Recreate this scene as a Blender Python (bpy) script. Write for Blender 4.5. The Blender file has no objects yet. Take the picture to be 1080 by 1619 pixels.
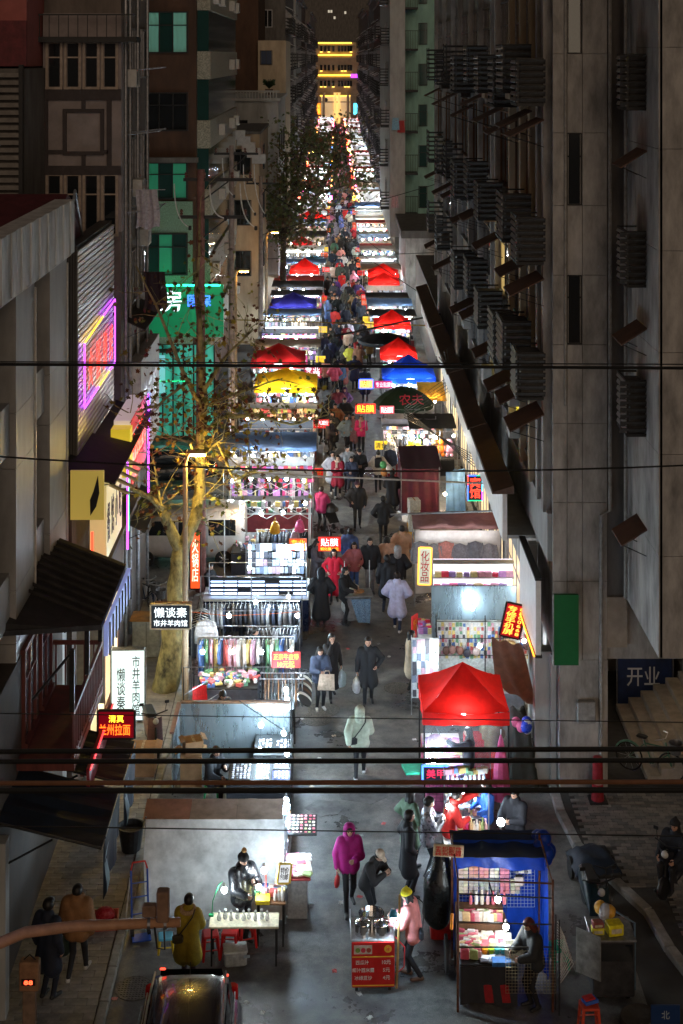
import bpy, math, random
import numpy as np
from mathutils import Vector, Matrix, Euler
random.seed(7); np.random.seed(7)
S = bpy.context.scene
COL = S.collection
# ---------------------------------------------------------------- camera, world, sun, exposure
EYE = 17.0                       # camera height over the road, metres
FPX, VPX, VPY = 2300.0, 530.0, 90.0   # focal length and horizon in photograph pixels (1080 x 1619)
cam_d = bpy.data.cameras.new('camera'); cam = bpy.data.objects.new('camera', cam_d); COL.objects.link(cam)
cam.location = (0, 0, EYE); cam.rotation_euler = (math.radians(90), 0, 0)
cam_d.sensor_fit = 'VERTICAL'; cam_d.sensor_height = 36.0; cam_d.lens = FPX / 1619 * 36.0
cam_d.shift_x = (540 - VPX) / 1619; cam_d.shift_y = -(809.5 - VPY) / 1619
cam_d.clip_end = 3000; S.camera = cam
W = bpy.data.worlds.new('World'); S.world = W; W.use_nodes = True
nt = W.node_tree; bg = nt.nodes['Background']
sky = nt.nodes.new('ShaderNodeTexSky'); sky.sky_type = 'NISHITA'; sky.sun_disc = False
sky.sun_elevation = math.radians(4); sky.sun_rotation = math.radians(200); sky.air_density = 2.5; sky.dust_density = 6
mixn = nt.nodes.new('ShaderNodeMix'); mixn.data_type = 'RGBA'; mixn.inputs[0].default_value = 0.85
mixn.inputs[7].default_value = (0.55, 0.47, 0.42, 1)      # glow of the town under a clouded night sky
nt.links.new(sky.outputs[0], mixn.inputs[6]); nt.links.new(mixn.outputs[2], bg.inputs[0])
bg.inputs[1].default_value = 0.024
sun_d = bpy.data.lights.new('sun', 'SUN'); sun = bpy.data.objects.new('sun', sun_d); COL.objects.link(sun)
sun_d.energy = 0.22; sun_d.angle = math.radians(40); sun_d.color = (1.0, 0.76, 0.56)
sun.rotation_euler = (math.radians(72), 0, math.radians(10))
S.view_settings.view_transform = 'Standard'; S.view_settings.look = 'None'
S.view_settings.gamma = 1.0; S.view_settings.exposure = 1.35; S.view_settings.use_curve_mapping = False
C = S.cycles
C.use_denoising = True
try: C.denoiser = 'OPENIMAGEDENOISE'
except Exception: pass
C.max_bounces = 5; C.diffuse_bounces = 3; C.glossy_bounces = 3; C.transmission_bounces = 4; C.transparent_max_bounces = 10
C.sample_clamp_indirect = 3.0; C.sample_clamp_direct = 0.0; C.caustics_reflective = False; C.caustics_refractive = False
C.use_light_tree = True

# ---------------------------------------------------------------- helpers: places
def D(py, z=0): return FPX * (EYE - z) / (py - VPY)
def X(px, d): return (px - VPX) * d / FPX
def Z(py, d): return EYE - (py - VPY) * d / FPX
def G(px, py, z=0):
 d = D(py, z); return Vector((X(px, d), d, z))
# ---------------------------------------------------------------- helpers: materials
MATS = {}
def mat(name, col=(.5, .5, .5), rough=.7, metal=0., noise=.18, scale=6., bump=0., spec=.4, trans=0., alpha=1., coat=0., streak=0., coords='Object'):
 if name in MATS: return MATS[name]
 m = bpy.data.materials.new(name); m.use_nodes = True; n = m.node_tree; L = n.links
 b = n.nodes['Principled BSDF']
 b.inputs['Roughness'].default_value = rough; b.inputs['Metallic'].default_value = metal
 b.inputs['Specular IOR Level'].default_value = spec; b.inputs['Base Color'].default_value = (*col, 1)
 if coat: b.inputs['Coat Weight'].default_value = coat
 if noise or bump:
  tc = n.nodes.new('ShaderNodeTexCoord'); nz = n.nodes.new('ShaderNodeTexNoise')
  nz.inputs['Scale'].default_value = scale; nz.inputs['Detail'].default_value = 5; nz.inputs['Roughness'].default_value = .65
  if streak:
   mp = n.nodes.new('ShaderNodeMapping'); mp.inputs['Scale'].default_value = (1, 1, streak)
   L.new(tc.outputs[coords], mp.inputs[0]); L.new(mp.outputs[0], nz.inputs['Vector'])
  else: L.new(tc.outputs[coords], nz.inputs['Vector'])
  rp = n.nodes.new('ShaderNodeValToRGB'); rp.color_ramp.elements[0].position = .3; rp.color_ramp.elements[1].position = .72
  lo = tuple(max(0, c * (1 - 2.2 * noise)) for c in col); hi = tuple(min(1, c * (1 + 1.4 * noise)) for c in col)
  rp.color_ramp.elements[0].color = (*lo, 1); rp.color_ramp.elements[1].color = (*hi, 1)
  L.new(nz.outputs[0], rp.inputs[0]); L.new(rp.outputs[0], b.inputs['Base Color'])
  mr = n.nodes.new('ShaderNodeMapRange'); mr.inputs[3].default_value = max(.04, rough - .18); mr.inputs[4].default_value = min(1, rough + .15)
  L.new(nz.outputs[0], mr.inputs[0]); L.new(mr.outputs[0], b.inputs['Roughness'])
  if bump:
   bp = n.nodes.new('ShaderNodeBump'); bp.inputs['Strength'].default_value = bump; bp.inputs['Distance'].default_value = .03
   L.new(nz.outputs[0], bp.inputs['Height']); L.new(bp.outputs[0], b.inputs['Normal'])
 out = n.nodes['Material Output']
 if trans:                                   # thin cloth or plastic that lets light through
  tr = n.nodes.new('ShaderNodeBsdfTranslucent'); tr.inputs[0].default_value = (*col, 1)
  mx = n.nodes.new('ShaderNodeMixShader'); mx.inputs[0].default_value = trans
  L.new(b.outputs[0], mx.inputs[1]); L.new(tr.outputs[0], mx.inputs[2]); L.new(mx.outputs[0], out.inputs[0])
 if alpha < 1:
  tp = n.nodes.new('ShaderNodeBsdfTransparent'); mx = n.nodes.new('ShaderNodeMixShader'); mx.inputs[0].default_value = alpha
  src = out.inputs[0].links[0].from_socket if out.inputs[0].links else b.outputs[0]
  L.new(tp.outputs[0], mx.inputs[1]); L.new(src, mx.inputs[2]); L.new(mx.outputs[0], out.inputs[0])
 MATS[name] = m; return m
def emat(name, col, strength, folds=0):
 if name in MATS: return MATS[name]
 m = bpy.data.materials.new(name); m.use_nodes = True; n = m.node_tree; b = n.nodes['Principled BSDF']
 b.inputs['Base Color'].default_value = (*[min(.8, c) for c in col], 1); b.inputs['Emission Color'].default_value = (*col, 1)
 b.inputs['Emission Strength'].default_value = strength; b.inputs['Roughness'].default_value = .4
 if folds:                                   # curtain folds in front of a lit room
  tc = n.nodes.new('ShaderNodeTexCoord'); wv = n.nodes.new('ShaderNodeTexWave'); wv.inputs['Scale'].default_value = folds; wv.inputs['Distortion'].default_value = 5; wv.inputs['Detail'].default_value = 3
  mr = n.nodes.new('ShaderNodeMapRange'); mr.inputs[3].default_value = strength * .25; mr.inputs[4].default_value = strength * 1.5
  n.links.new(tc.outputs['Object'], wv.inputs['Vector']); n.links.new(wv.outputs['Fac'], mr.inputs[0]); n.links.new(mr.outputs[0], b.inputs['Emission Strength'])
 MATS[name] = m; return m
def cmat(col, rough=.75, noise=.16, scale=14, **k):       # a plain coloured cloth, plastic or paint, by colour
 key = 'c_%02x%02x%02x_%d_%s' % (*[int(255 * max(0, min(1, c))) for c in col], int(rough * 100), ''.join('%s%g' % kv for kv in k.items()))
 return mat(key, col, rough, noise=noise, scale=scale, **k)
# ---------------------------------------------------------------- helpers: shapes
class MB:
 def __init__(s): s.v = []; s.f = []; s.m = []
 def add(s, vs, fs, mi=0):
  o = len(s.v); s.v.extend(tuple(p) for p in vs); s.f.extend(tuple(i + o for i in f) for f in fs); s.m.extend([mi] * len(fs)); return s
 def box(s, x0, x1, y0, y1, z0, z1, mi=0):
  vs = [(x, y, z) for z in (z0, z1) for y in (y0, y1) for x in (x0, x1)]
  return s.add(vs, [(0, 2, 3, 1), (4, 5, 7, 6), (0, 1, 5, 4), (2, 6, 7, 3), (0, 4, 6, 2), (1, 3, 7, 5)], mi)
 def cbox(s, c, d, rot=None, mi=0, bev=0.0):
  x, y, z = d[0] / 2, d[1] / 2, d[2] / 2
  if bev:
   b = min(bev, x * .9, y * .9, z * .9); pts = []
   for sz in (-1, 1):
    for r in (0, 1):
     zz = sz * (z - b * r) if sz < 0 else (z - b * (1 - r))
     ins = b if (sz < 0 and r == 0) or (sz > 0 and r == 1) else 0
     xx, yy = x - ins, y - ins
     pts += [(-xx + b, -yy, zz), (xx - b, -yy, zz), (xx, -yy + b, zz), (xx, yy - b, zz), (xx - b, yy, zz), (-xx + b, yy, zz), (-xx, yy - b, zz), (-xx, -yy + b, zz)]
   fs = [tuple(range(7, -1, -1)), tuple(range(24, 32))]
   for k in range(3):
    for i in range(8): j = (i + 1) % 8; fs.append((k * 8 + i, k * 8 + j, k * 8 + 8 + j, k * 8 + 8 + i))
   vs = [Vector(p) for p in pts]
  else:
   vs = [Vector((a, b_, c_)) for c_ in (-z, z) for b_ in (-y, y) for a in (-x, x)]
   fs = [(0, 2, 3, 1), (4, 5, 7, 6), (0, 1, 5, 4), (2, 6, 7, 3), (0, 4, 6, 2), (1, 3, 7, 5)]
  if rot is not None:
   R = rot if isinstance(rot, Matrix) else Euler(rot).to_matrix()
   vs = [R @ p for p in vs]
  c = Vector(c); return s.add([p + c for p in vs], fs, mi)
 def tube(s, pts, r, n=6, mi=0, cap=True):
  pts = [Vector(p) for p in pts]; rs = r if isinstance(r, (list, tuple)) else [r] * len(pts)
  o = len(s.v); up = None; N = len(pts)
  for i, p in enumerate(pts):
   t = (pts[min(i + 1, N - 1)] - pts[max(i - 1, 0)])
   if t.length < 1e-9: t = Vector((0, 0, 1))
   t.normalize()
   if up is None:
    up = t.orthogonal().normalized()
   u = (up - t * up.dot(t))
   if u.length < 1e-6: u = t.orthogonal()
   u.normalize(); up = u; w = t.cross(u)
   for k in range(n):
    a = 2 * math.pi * k / n; s.v.append(tuple(p + (u * math.cos(a) + w * math.sin(a)) * rs[i]))
  fs = [(o + i * n + k, o + i * n + (k + 1) % n, o + (i + 1) * n + (k + 1) % n, o + (i + 1) * n + k) for i in range(N - 1) for k in range(n)]
  if cap: fs += [tuple(o + k for k in range(n - 1, -1, -1)), tuple(o + (N - 1) * n + k for k in range(n))]
  s.f += fs; s.m += [mi] * len(fs); return s
 def lathe(s, prof, c=(0, 0, 0), n=16, mi=0, axis='z', cap=True):
  o = len(s.v)
  for r, h in prof:
   for k in range(n):
    a = 2 * math.pi * k / n; p = (r * math.cos(a), r * math.sin(a), h)
    if axis == 'x': p = (h, p[0], p[1])
    if axis == 'y': p = (p[0], h, p[1])
    s.v.append((p[0] + c[0], p[1] + c[1], p[2] + c[2]))
  fs = [(o + i * n + k, o + i * n + (k + 1) % n, o + (i + 1) * n + (k + 1) % n, o + (i + 1) * n + k) for i in range(len(prof) - 1) for k in range(n)]
  if cap: fs += [tuple(o + k for k in range(n - 1, -1, -1)), tuple(o + (len(prof) - 1) * n + k for k in range(n))]
  s.f += fs; s.m += [mi] * len(fs); return s
 def ball(s, c, r, n=10, k=6, mi=0, sc=(1, 1, 1)):
  pr = [(max(1e-4, math.sin(math.pi * i / k)) * r, -math.cos(math.pi * i / k) * r) for i in range(k + 1)]
  o = len(s.v); s.lathe(pr, (0, 0, 0), n, mi, cap=False)
  for i in range(o, len(s.v)): p = s.v[i]; s.v[i] = (p[0] * sc[0] + c[0], p[1] * sc[1] + c[1], p[2] * sc[2] + c[2])
  return s
 def quad(s, a, b, c, d, mi=0): return s.add([a, b, c, d], [(0, 1, 2, 3)], mi)
 def sheet(s, a, b, c, d, nx=8, ny=8, fn=None, mi=0, th=0.0):   # a..b bottom edge, d..c top edge; fn(u,v) displaces
  a, b, c, d = map(Vector, (a, b, c, d)); o = len(s.v)
  for j in range(ny + 1):
   for i in range(nx + 1):
    u, v = i / nx, j / ny; p = (a * (1 - u) + b * u) * (1 - v) + (d * (1 - u) + c * u) * v
    if fn: p = p + Vector(fn(u, v))
    s.v.append(tuple(p))
  fs = [(o + j * (nx + 1) + i, o + j * (nx + 1) + i + 1, o + (j + 1) * (nx + 1) + i + 1, o + (j + 1) * (nx + 1) + i) for j in range(ny) for i in range(nx)]
  s.f += fs; s.m += [mi] * len(fs); return s
 def prism(s, poly, axis, a0, a1, mi=0):            # polygon extruded along an axis
  def p(q, a): return {'x': (a, q[0], q[1]), 'y': (q[0], a, q[1]), 'z': (q[0], q[1], a)}[axis]
  n = len(poly); vs = [p(q, a0) for q in poly] + [p(q, a1) for q in poly]
  fs = [tuple(range(n - 1, -1, -1)), tuple(range(n, 2 * n))] + [(i, (i + 1) % n, n + (i + 1) % n, n + i) for i in range(n)]
  return s.add(vs, fs, mi)
 def xf(s, M, o=0):
  for i in range(o, len(s.v)): s.v[i] = tuple(M @ Vector(s.v[i]))
  return s
 def mesh(s, name, mats, smooth=False):
  me = bpy.data.meshes.new(name); me.from_pydata(s.v, [], s.f)
  for m in (mats if isinstance(mats, (list, tuple)) else [mats]): me.materials.append(m)
  if any(s.m): me.polygons.foreach_set('material_index', s.m)
  if smooth: me.polygons.foreach_set('use_smooth', [True] * len(s.f))
  me.update(); return me
LOCAL = set()
def put(name, me, parent=None, loc=None, rot=None, scale=None):
 o = bpy.data.objects.new(name, me); COL.objects.link(o)
 if parent is not None:
  o.parent = parent
  if parent.type == 'EMPTY' and parent.name not in LOCAL: o.matrix_parent_inverse = Matrix.Translation(-parent.location)
 if loc is not None: o.location = loc
 if rot is not None: o.rotation_euler = rot
 if scale is not None: o.scale = scale if isinstance(scale, (tuple, list)) else (scale,) * 3
 return o
def part(name, mb, mats, parent, smooth=False): return put(name, mb.mesh(name, mats, smooth), parent)
def tag(o, label=None, cat=None, group=None, kind=None):
 if label: o['label'] = label
 if cat: o['category'] = cat
 if group: o['group'] = group
 if kind: o['kind'] = kind
 return o
def thing(name, label, cat, loc=(0, 0, 0), rz=None, group=None):
 o = bpy.data.objects.new(name, None); COL.objects.link(o); o.location = loc; o.empty_display_size = .2
 if rz is not None: o.rotation_euler = (0, 0, rz); LOCAL.add(o.name)
 return tag(o, label, cat, group)
def single(name, mb, mats, label, cat, group=None, smooth=False, loc=None, rot=None):
 return tag(put(name, mb.mesh(name, mats, smooth), None, loc, rot), label, cat, group)
def struct(name, mb, mats, smooth=False): return tag(put(name, mb.mesh(name, mats, smooth)), kind='structure')
KIDS = {}
def copy_tree(o, parent=None, loc=None, label=None, group=None, _kids=None):
 if _kids is None:
  _kids = {}
  for q in bpy.data.objects:
   if q.parent: _kids.setdefault(q.parent, []).append(q)
 c = o.copy(); COL.objects.link(c)
 if parent is not None: c.parent = parent
 if o.name in LOCAL: LOCAL.add(c.name)
 if loc is not None: c.location = loc
 if label: c['label'] = label
 if group: c['group'] = group
 for ch in _kids.get(o, []): copy_tree(ch, c, None, None, None, _kids)
 return c
# ---------------------------------------------------------------- helpers: lettering
TXT = {}
def text_mesh(body, mat_, w=None, h=None, ext=.004):
 key = (body, mat_.name, w, h)
 if key in TXT: return TXT[key]
 c = bpy.data.curves.new('lettering', 'FONT'); c.body = body; c.align_x = 'CENTER'; c.resolution_u = 2; c.extrude = ext; c.space_line = .95
 c.offset = .004
 o = bpy.data.objects.new('lettering', c)
 me = bpy.data.meshes.new_from_object(o); bpy.data.objects.remove(o); bpy.data.curves.remove(c)
 n = len(me.vertices); a = np.empty(n * 3); me.vertices.foreach_get('co', a); a = a.reshape(-1, 3)
 lo, hi = a.min(0), a.max(0); a[:, :2] -= (lo[:2] + hi[:2]) / 2
 sx = w / (hi[0] - lo[0]) if w else None; sy = h / (hi[1] - lo[1]) if h else None
 a[:, 0] *= sx or sy; a[:, 1] *= sy or sx
 me.vertices.foreach_set('co', a.ravel()); me.materials.clear(); me.materials.append(mat_); me.name = 'lettering'; me.update()
 TXT[key] = me; return me
def lettering(body, mat_, parent, loc, w=None, h=None, rot=(math.pi / 2, 0, 0)):
 return put('lettering', text_mesh(body, mat_, w, h), parent, loc, rot)
def ease(a, b, t): return a + (b - a) * t
# ================================================================ MATERIALS OF THE SETTING
def road_material():
 m = bpy.data.materials.new('asphalt'); m.use_nodes = True; n = m.node_tree; L = n.links; b = n.nodes['Principled BSDF']
 tc = n.nodes.new('ShaderNodeTexCoord')
 def nz(sc, det=6, ro=.6):
  q = n.nodes.new('ShaderNodeTexNoise'); q.inputs['Scale'].default_value = sc; q.inputs['Detail'].default_value = det; q.inputs['Roughness'].default_value = ro
  L.new(tc.outputs['Object'], q.inputs['Vector']); return q
 big, mid, fine = nz(.45, 6, .7), nz(2.2, 8, .72), nz(55, 3, .6)
 r1 = n.nodes.new('ShaderNodeValToRGB'); e = r1.color_ramp.elements; e[0].position = .38; e[0].color = (.075, .074, .077, 1); e[1].position = .66; e[1].color = (.20, .195, .188, 1)
 L.new(mid.outputs[0], r1.inputs[0])
 r2 = n.nodes.new('ShaderNodeValToRGB'); e = r2.color_ramp.elements; e[0].position = .42; e[0].color = (.55, .55, .55, 1); e[1].position = .6; e[1].color = (1.2, 1.18, 1.1, 1)
 L.new(big.outputs[0], r2.inputs[0])
 mu = n.nodes.new('ShaderNodeMix'); mu.data_type = 'RGBA'; mu.blend_type = 'MULTIPLY'; mu.inputs[0].default_value = 1
 L.new(r1.outputs[0], mu.inputs[6]); L.new(r2.outputs[0], mu.inputs[7]);
 sp = n.nodes.new('ShaderNodeValToRGB'); e = sp.color_ramp.elements; e[0].position = .35; e[0].color = (.7, .7, .7, 1); e[1].position = .75; e[1].color = (1.35, 1.35, 1.3, 1)
 L.new(fine.outputs[0], sp.inputs[0])
 m2 = n.nodes.new('ShaderNodeMix'); m2.data_type = 'RGBA'; m2.blend_type = 'MULTIPLY'; m2.inputs[0].default_value = 1
 L.new(mu.outputs[2], m2.inputs[6]); L.new(sp.outputs[0], m2.inputs[7]); L.new(m2.outputs[2], b.inputs['Base Color'])
 rr = n.nodes.new('ShaderNodeMapRange'); rr.inputs[1].default_value = .38; rr.inputs[2].default_value = .62; rr.inputs[3].default_value = .22; rr.inputs[4].default_value = .66
 L.new(big.outputs[0], rr.inputs[0]); L.new(rr.outputs[0], b.inputs['Roughness'])
 bp = n.nodes.new('ShaderNodeBump'); bp.inputs['Strength'].default_value = .5; bp.inputs['Distance'].default_value = .012
 L.new(fine.outputs[0], bp.inputs['Height']); L.new(bp.outputs[0], b.inputs['Normal'])
 MATS['asphalt'] = m; return m
ASPH = road_material()
CONC = mat('concrete_grey', (.36, .345, .325), .85, noise=.26, scale=2.2, bump=.15, streak=.35)
CONCD = mat('concrete_dark', (.13, .12, .11), .85, noise=.2, scale=2.5, bump=.1, streak=.3)
PALE = mat('pale_render', (.38, .39, .38), .85, noise=.14, scale=1.6, bump=.1, streak=.3)
BEIGE = mat('beige_render', (.42, .33, .22), .85, noise=.14, scale=1.8, streak=.3)
GREENW = mat('pale_green_render', (.22, .38, .32), .85, noise=.14, scale=1.8, streak=.3)
BROWN = mat('brown_render', (.085, .045, .028), .85, noise=.2, scale=1.5, streak=.3)
PINKW = mat('red_painted_wall', (.30, .09, .08), .8, noise=.15, scale=1.2)
GREYT = mat('grey_stone_tile', (.33, .32, .305), .5, noise=.12, scale=2.5, streak=.4)
DARK = mat('dark_metal', (.03, .03, .03), .55, .4, noise=.2, scale=8)
BLACK = mat('black_paint', (.012, .012, .013), .5, noise=.1)
STEEL = mat('steel', (.55, .56, .57), .35, .9, noise=.15, scale=9)
STEELD = mat('dull_steel', (.28, .28, .29), .45, .8, noise=.2, scale=9)
ALU = mat('corrugated_aluminium', (.62, .62, .61), .45, .25, noise=.2, scale=3, streak=.3)
GALV = mat('galvanised_sheet', (.46, .54, .58), .3, .8, noise=.1, scale=5, bump=.15, streak=.2)
WHITEP = mat('white_paint', (.72, .72, .70), .5, noise=.07, scale=4)
WOOD = mat('brown_wood', (.16, .075, .035), .65, noise=.3, scale=5, bump=.2, streak=.15)
WOODR = mat('red_wood', (.15, .04, .032), .6, noise=.25, scale=4, streak=.2)
CARD = mat('cardboard', (.34, .19, .09), .85, noise=.12, scale=4)
GLASSD = mat('dark_glass', (.012, .014, .016), .06, noise=.0, spec=.7)
GLASSG = mat('teal_glass', (.015, .05, .045), .08, noise=0, spec=.7)
SLATE = mat('dark_roof_sheet', (.035, .030, .028), .7, noise=.3, scale=4, bump=.3, streak=.2)
NAVY = mat('navy_tarpaulin', (.008, .016, .032), .85, noise=.25, scale=3, bump=.2)
TERRA = mat('brown_canopy', (.12, .065, .045), .7, noise=.2, scale=3)
TILE_A = mat('paving_tile', (.24, .215, .19), .6, noise=.2, scale=4, coords='Object')
TILE_B = mat('paving_tile_dark', (.205, .185, .165), .6, noise=.2, scale=4)
KERB = mat('kerb_stone', (.28, .27, .25), .8, noise=.2, scale=5, bump=.2)
LIT_WARM = emat('lit_room_warm', (1, .78, .42), .4)
LIT_GREEN = emat('lit_room_green', (.03, .40, .22), .026, 1.6)
LIT_TEAL = emat('lit_shop_teal', (.05, .50, .38), .11, .7)
NEON_V = emat('neon_violet', (.55, .06, 1.0), 1.7)
NEON_Y = emat('neon_yellow', (1.0, .55, .03), 1.3)
NEON_R = emat('neon_red', (1.0, .04, .015), 1.6)
NEON_O = emat('neon_orange', (1.0, .26, .02), 2.0)
NEON_W = emat('neon_white', (.75, .9, 1), 1.3)
NEON_B = emat('neon_blue', (.04, .12, 1.0), 1.8)
NEON_G = emat('neon_green', (.02, .9, .3), .6)
# ================================================================ GROUND, ROAD, PAVEMENTS
struct('ground', MB().box(-600, 600, -40, 1500, -.4, -.004), mat('ground_soil', (.05, .047, .043), .9, noise=.2, scale=1))
struct('road', MB().box(-4.05, 5.6, 10, 420, -.3, 0.0), ASPH)
struct('side_street', MB().box(-40, -4.05, 46.6, 64.5, -.3, -.0005), ASPH)
k = MB()
for y in np.arange(18, 46, 1.0): k.cbox((-4.13, y + .5, .055), (.17, .985, .15), bev=.015)
struct('kerb', k, KERB)
lp = struct('pavement', MB().box(-9, -4.22, 14, 46.6, -.3, .085), mat('pavement_bed', (.06, .055, .05), .9))
tm = [MB().cbox((0, 0, 0), (.395, .195, .04), bev=.006).mesh('tile', m_) for m_ in (TILE_A, TILE_B)]
n_t = 0; rest = MB()
for j in range(111):
 for i in range(5):
  x = -4.44 - i * .40 - (.2 if j % 2 else 0); y = 24.6 + j * .2
  dz = random.uniform(-.003, .003)
  if n_t < 300: put('tile', tm[(i * 7 + j * 3 + (j * i) % 5) % 7 < 2], lp, (x, y, .09 + dz), (random.uniform(-.008, .008), random.uniform(-.008, .008), 0)); n_t += 1
  else: rest.cbox((x, y, .09 + dz), (.395, .195, .04), mi=int((i * 7 + j * 3) % 7 < 2))
for j in range(1, 111, 2): rest.cbox((-4.335, 24.6 + j * .2, .09), (.195, .195, .04), mi=j % 3 == 0)
tag(part('tile', rest, [TILE_A, TILE_B], lp), kind='stuff')
struct('road_marking', MB().add([(*G(643, 826).xy, .005), (*G(650, 826).xy, .005), (*G(659, 872).xy, .005), (*G(650, 872).xy, .005)], [(0, 1, 2, 3)]), mat('road_paint_yellow', (.5, .3, .05), .7, noise=.3, scale=9))
# corner plaza under the big right-hand block
pl = MB(); arc = [(5.6 + .0, 45), (5.0, 45), (5.0, 33.0), (5.15, 31.6), (5.6, 30.6)]
poly = [(30, 60), (5.05, 60), (5.05, 32.6), (5.2, 31.2), (5.7, 30.0), (6.2, 28.8), (6.35, 27.6), (6.6, 26.6), (7.2, 25.9), (30, 24.5)]
pl.prism(poly[::-1], 'z', -.3, .12); plaza = struct('plaza_pavement', pl, mat('plaza_bed', (.05, .047, .043), .9))
kb = MB()
for a, b in zip(poly[1:-1], poly[2:]):
 A, B = Vector((*a, .06)), Vector((*b, .06)); dv = B - A; n = max(1, int(dv.length / 1.0))
 for q in range(n):
  c0 = A + dv * ((q + .5) / n); kb.cbox(c0 + Vector((0, 0, .008)), (dv.length / n * .985, .2, .15), (0, 0, math.atan2(dv.y, dv.x)), bev=.015)
struct('kerb', kb, KERB)
pv = MB(); rnd = random.Random(3)
for j in range(60):
 for i in range(22):
  x = 5.45 + i * .22 + (.11 if j % 2 else 0); y = 26.0 + j * .125
  edge = 5.3 if y > 31 else (5.85 if y > 29.5 else 6.6 if y > 27.2 else 7.4 - (27.2 - y) * 0)
  if x < edge + .1: continue
  pv.cbox((x, y, .125 + rnd.uniform(-.003, .003)), (.21, .117, .03), mi=int(rnd.random() < .3))
tag(part('paver', pv, [TILE_B, mat('paver_worn', (.12, .115, .11), .6, noise=.2)], plaza), kind='stuff')
for nm, px, py, rr, lab in (('manhole_cover', 213, 1563, .36, 'round iron manhole cover beside the parked dark car'),
       ('manhole_cover', 512, 1122, .42, 'round pale manhole cover by the woman with the cloth tote bag'),
       ('manhole_cover', 500, 1137, .40, 'dusty manhole cover in the aisle just below another cover'),
       ('manhole_cover', 628, 1088, .36, 'worn manhole cover in the aisle next to the phone case racks')):
 p = G(px, py); m = MB().lathe([(rr, .001), (rr, .012), (rr * .93, .014), (rr * .9, .009), (rr * .05, .011)], p, 28)
 for q in range(-5, 6):
  for w in range(-5, 6):
   if math.hypot(q, w) < 5.1: m.cbox((p.x + q * rr * .155, p.y + w * rr * .155, .013), (rr * .09, rr * .09, .008))
 single(nm, m, mat('cast_iron', (.16, .145, .125), .55, .5, noise=.3, scale=20), lab, 'manhole cover')
pm = MB(); rr_ = random.Random(5)
for q in range(26):                    # patched and broken asphalt, flat litter
 x, y, r = rr_.uniform(-3.8, 4.4), rr_.uniform(25, 60), rr_.uniform(.25, .8)
 pts = [(x + r * rr_.uniform(.6, 1.1) * math.cos(a), y + r * rr_.uniform(.6, 1.3) * math.sin(a)) for a in np.linspace(0, 6.283, 11)[:-1]]
 pm.prism(pts, 'z', .0005, .004 + .0002 * q, q % 2)
tag(put('road_patches', pm.mesh('road_patches', [mat('patch_light', (.15, .145, .138), .8, noise=.3, scale=4, bump=.3), mat('patch_dark', (.095, .093, .092), .5, noise=.3, scale=4)])), kind='structure')
for i, (px, py, col) in enumerate([(362 / 2 + 0, 1580, (.5, .2, .15)), (415, 1602, (.6, .6, .55)), (390, 1586, (.5, .5, .45)), (585, 1610, (.5, .5, .45)), (478, 1137, (.7, .7, .68)), (655, 1170, (.7, .72, .72)), (650, 1185, (.65, .66, .66)), (505, 1200, (.6, .6, .6)), (820, 1278, (.65, .65, .65))] + [(rr_.uniform(475, 650), rr_.uniform(700, 1600), rr_.choice([(.6, .6, .58), (.5, .4, .3), (.5, .1, .1), (.3, .3, .3)])) for _ in range(34)]):
 p = G(px, py); m = MB().sheet((-.06, -.04, .006), (.05, -.05, .006), (.06, .04, .006), (-.05, .04, .006), 4, 3, lambda u, v: (0, 0, .02 * math.sin(7 * u + 4 * v + i) ** 2))
 single('litter', m, cmat(col, .8), 'crumpled scrap of paper litter lying on the dark road', 'litter', 'scraps of paper on the road', loc=p, rot=(0, 0, i * 1.3))
# ================================================================ BUILDINGS: pieces
def frame_window(parent, c, w, h, face, glass, frame, cols=2, rows=1, proud=.05, t=.05, mull=.04, label=None):
 """window standing on a wall; face 'y' looks to the camera, 'x+' / 'x-' looks across the street"""
 mb = MB(); u = lambda a, d, z: (c[0] + a, c[1] - d, c[2] + z) if face == 'y' else ((c[0] + d, c[1] + a, c[2] + z) if face == 'x+' else (c[0] - d, c[1] - a, c[2] + z))
 def bar(a0, a1, z0, z1, d0=-.02, d1=proud):
  P_, Q_ = u(a0, d0, z0), u(a1, d1, z1)
  mb.box(min(P_[0], Q_[0]), max(P_[0], Q_[0]), min(P_[1], Q_[1]), max(P_[1], Q_[1]), min(P_[2], Q_[2]), max(P_[2], Q_[2]))
 bar(-w / 2 - t, w / 2 + t, h / 2, h / 2 + t); bar(-w / 2 - t, w / 2 + t, -h / 2 - t, -h / 2, d1=proud + .05)
 bar(-w / 2 - t, -w / 2, -h / 2, h / 2); bar(w / 2, w / 2 + t, -h / 2, h / 2)
 for i in range(1, cols): a = -w / 2 + w * i / cols; bar(a - mull / 2, a + mull / 2, -h / 2, h / 2, d1=proud - .008)
 for j in range(1, rows): z = -h / 2 + h * (j / rows if rows > 2 else .68); bar(-w / 2, w / 2, z - mull / 2, z + mull / 2, d1=proud - .012)
 o = part('window', mb, frame, parent)
 if label: o['label'] = label
 g = glass if isinstance(glass, list) else [glass]
 for i in range(cols):
  a0, a1 = -w / 2 + w * i / cols + mull / 2, -w / 2 + w * (i + 1) / cols - mull / 2
  P_, Q_ = u(a0, .008, -h / 2), u(a1, .02, h / 2)
  put('pane', MB().box(min(P_[0], Q_[0]), max(P_[0], Q_[0]), min(P_[1], Q_[1]), max(P_[1], Q_[1]), P_[2], Q_[2]).mesh('pane', g[i % len(g)]), o)
 return o
SLATX = MB().cbox((0, 0, 0), (.70, .03, .11), (math.radians(30), 0, 0)).mesh('slat', mat('slat_dark', (.075, .073, .07), .5, .3, noise=.2))
SLATY = MB().cbox((0, 0, 0), (.03, 1.0, .085), (0, math.radians(25), 0)).mesh('slat', mat('slat_grey', (.36, .36, .36), .45, .4, noise=.1))
ACB = MB()
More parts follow.
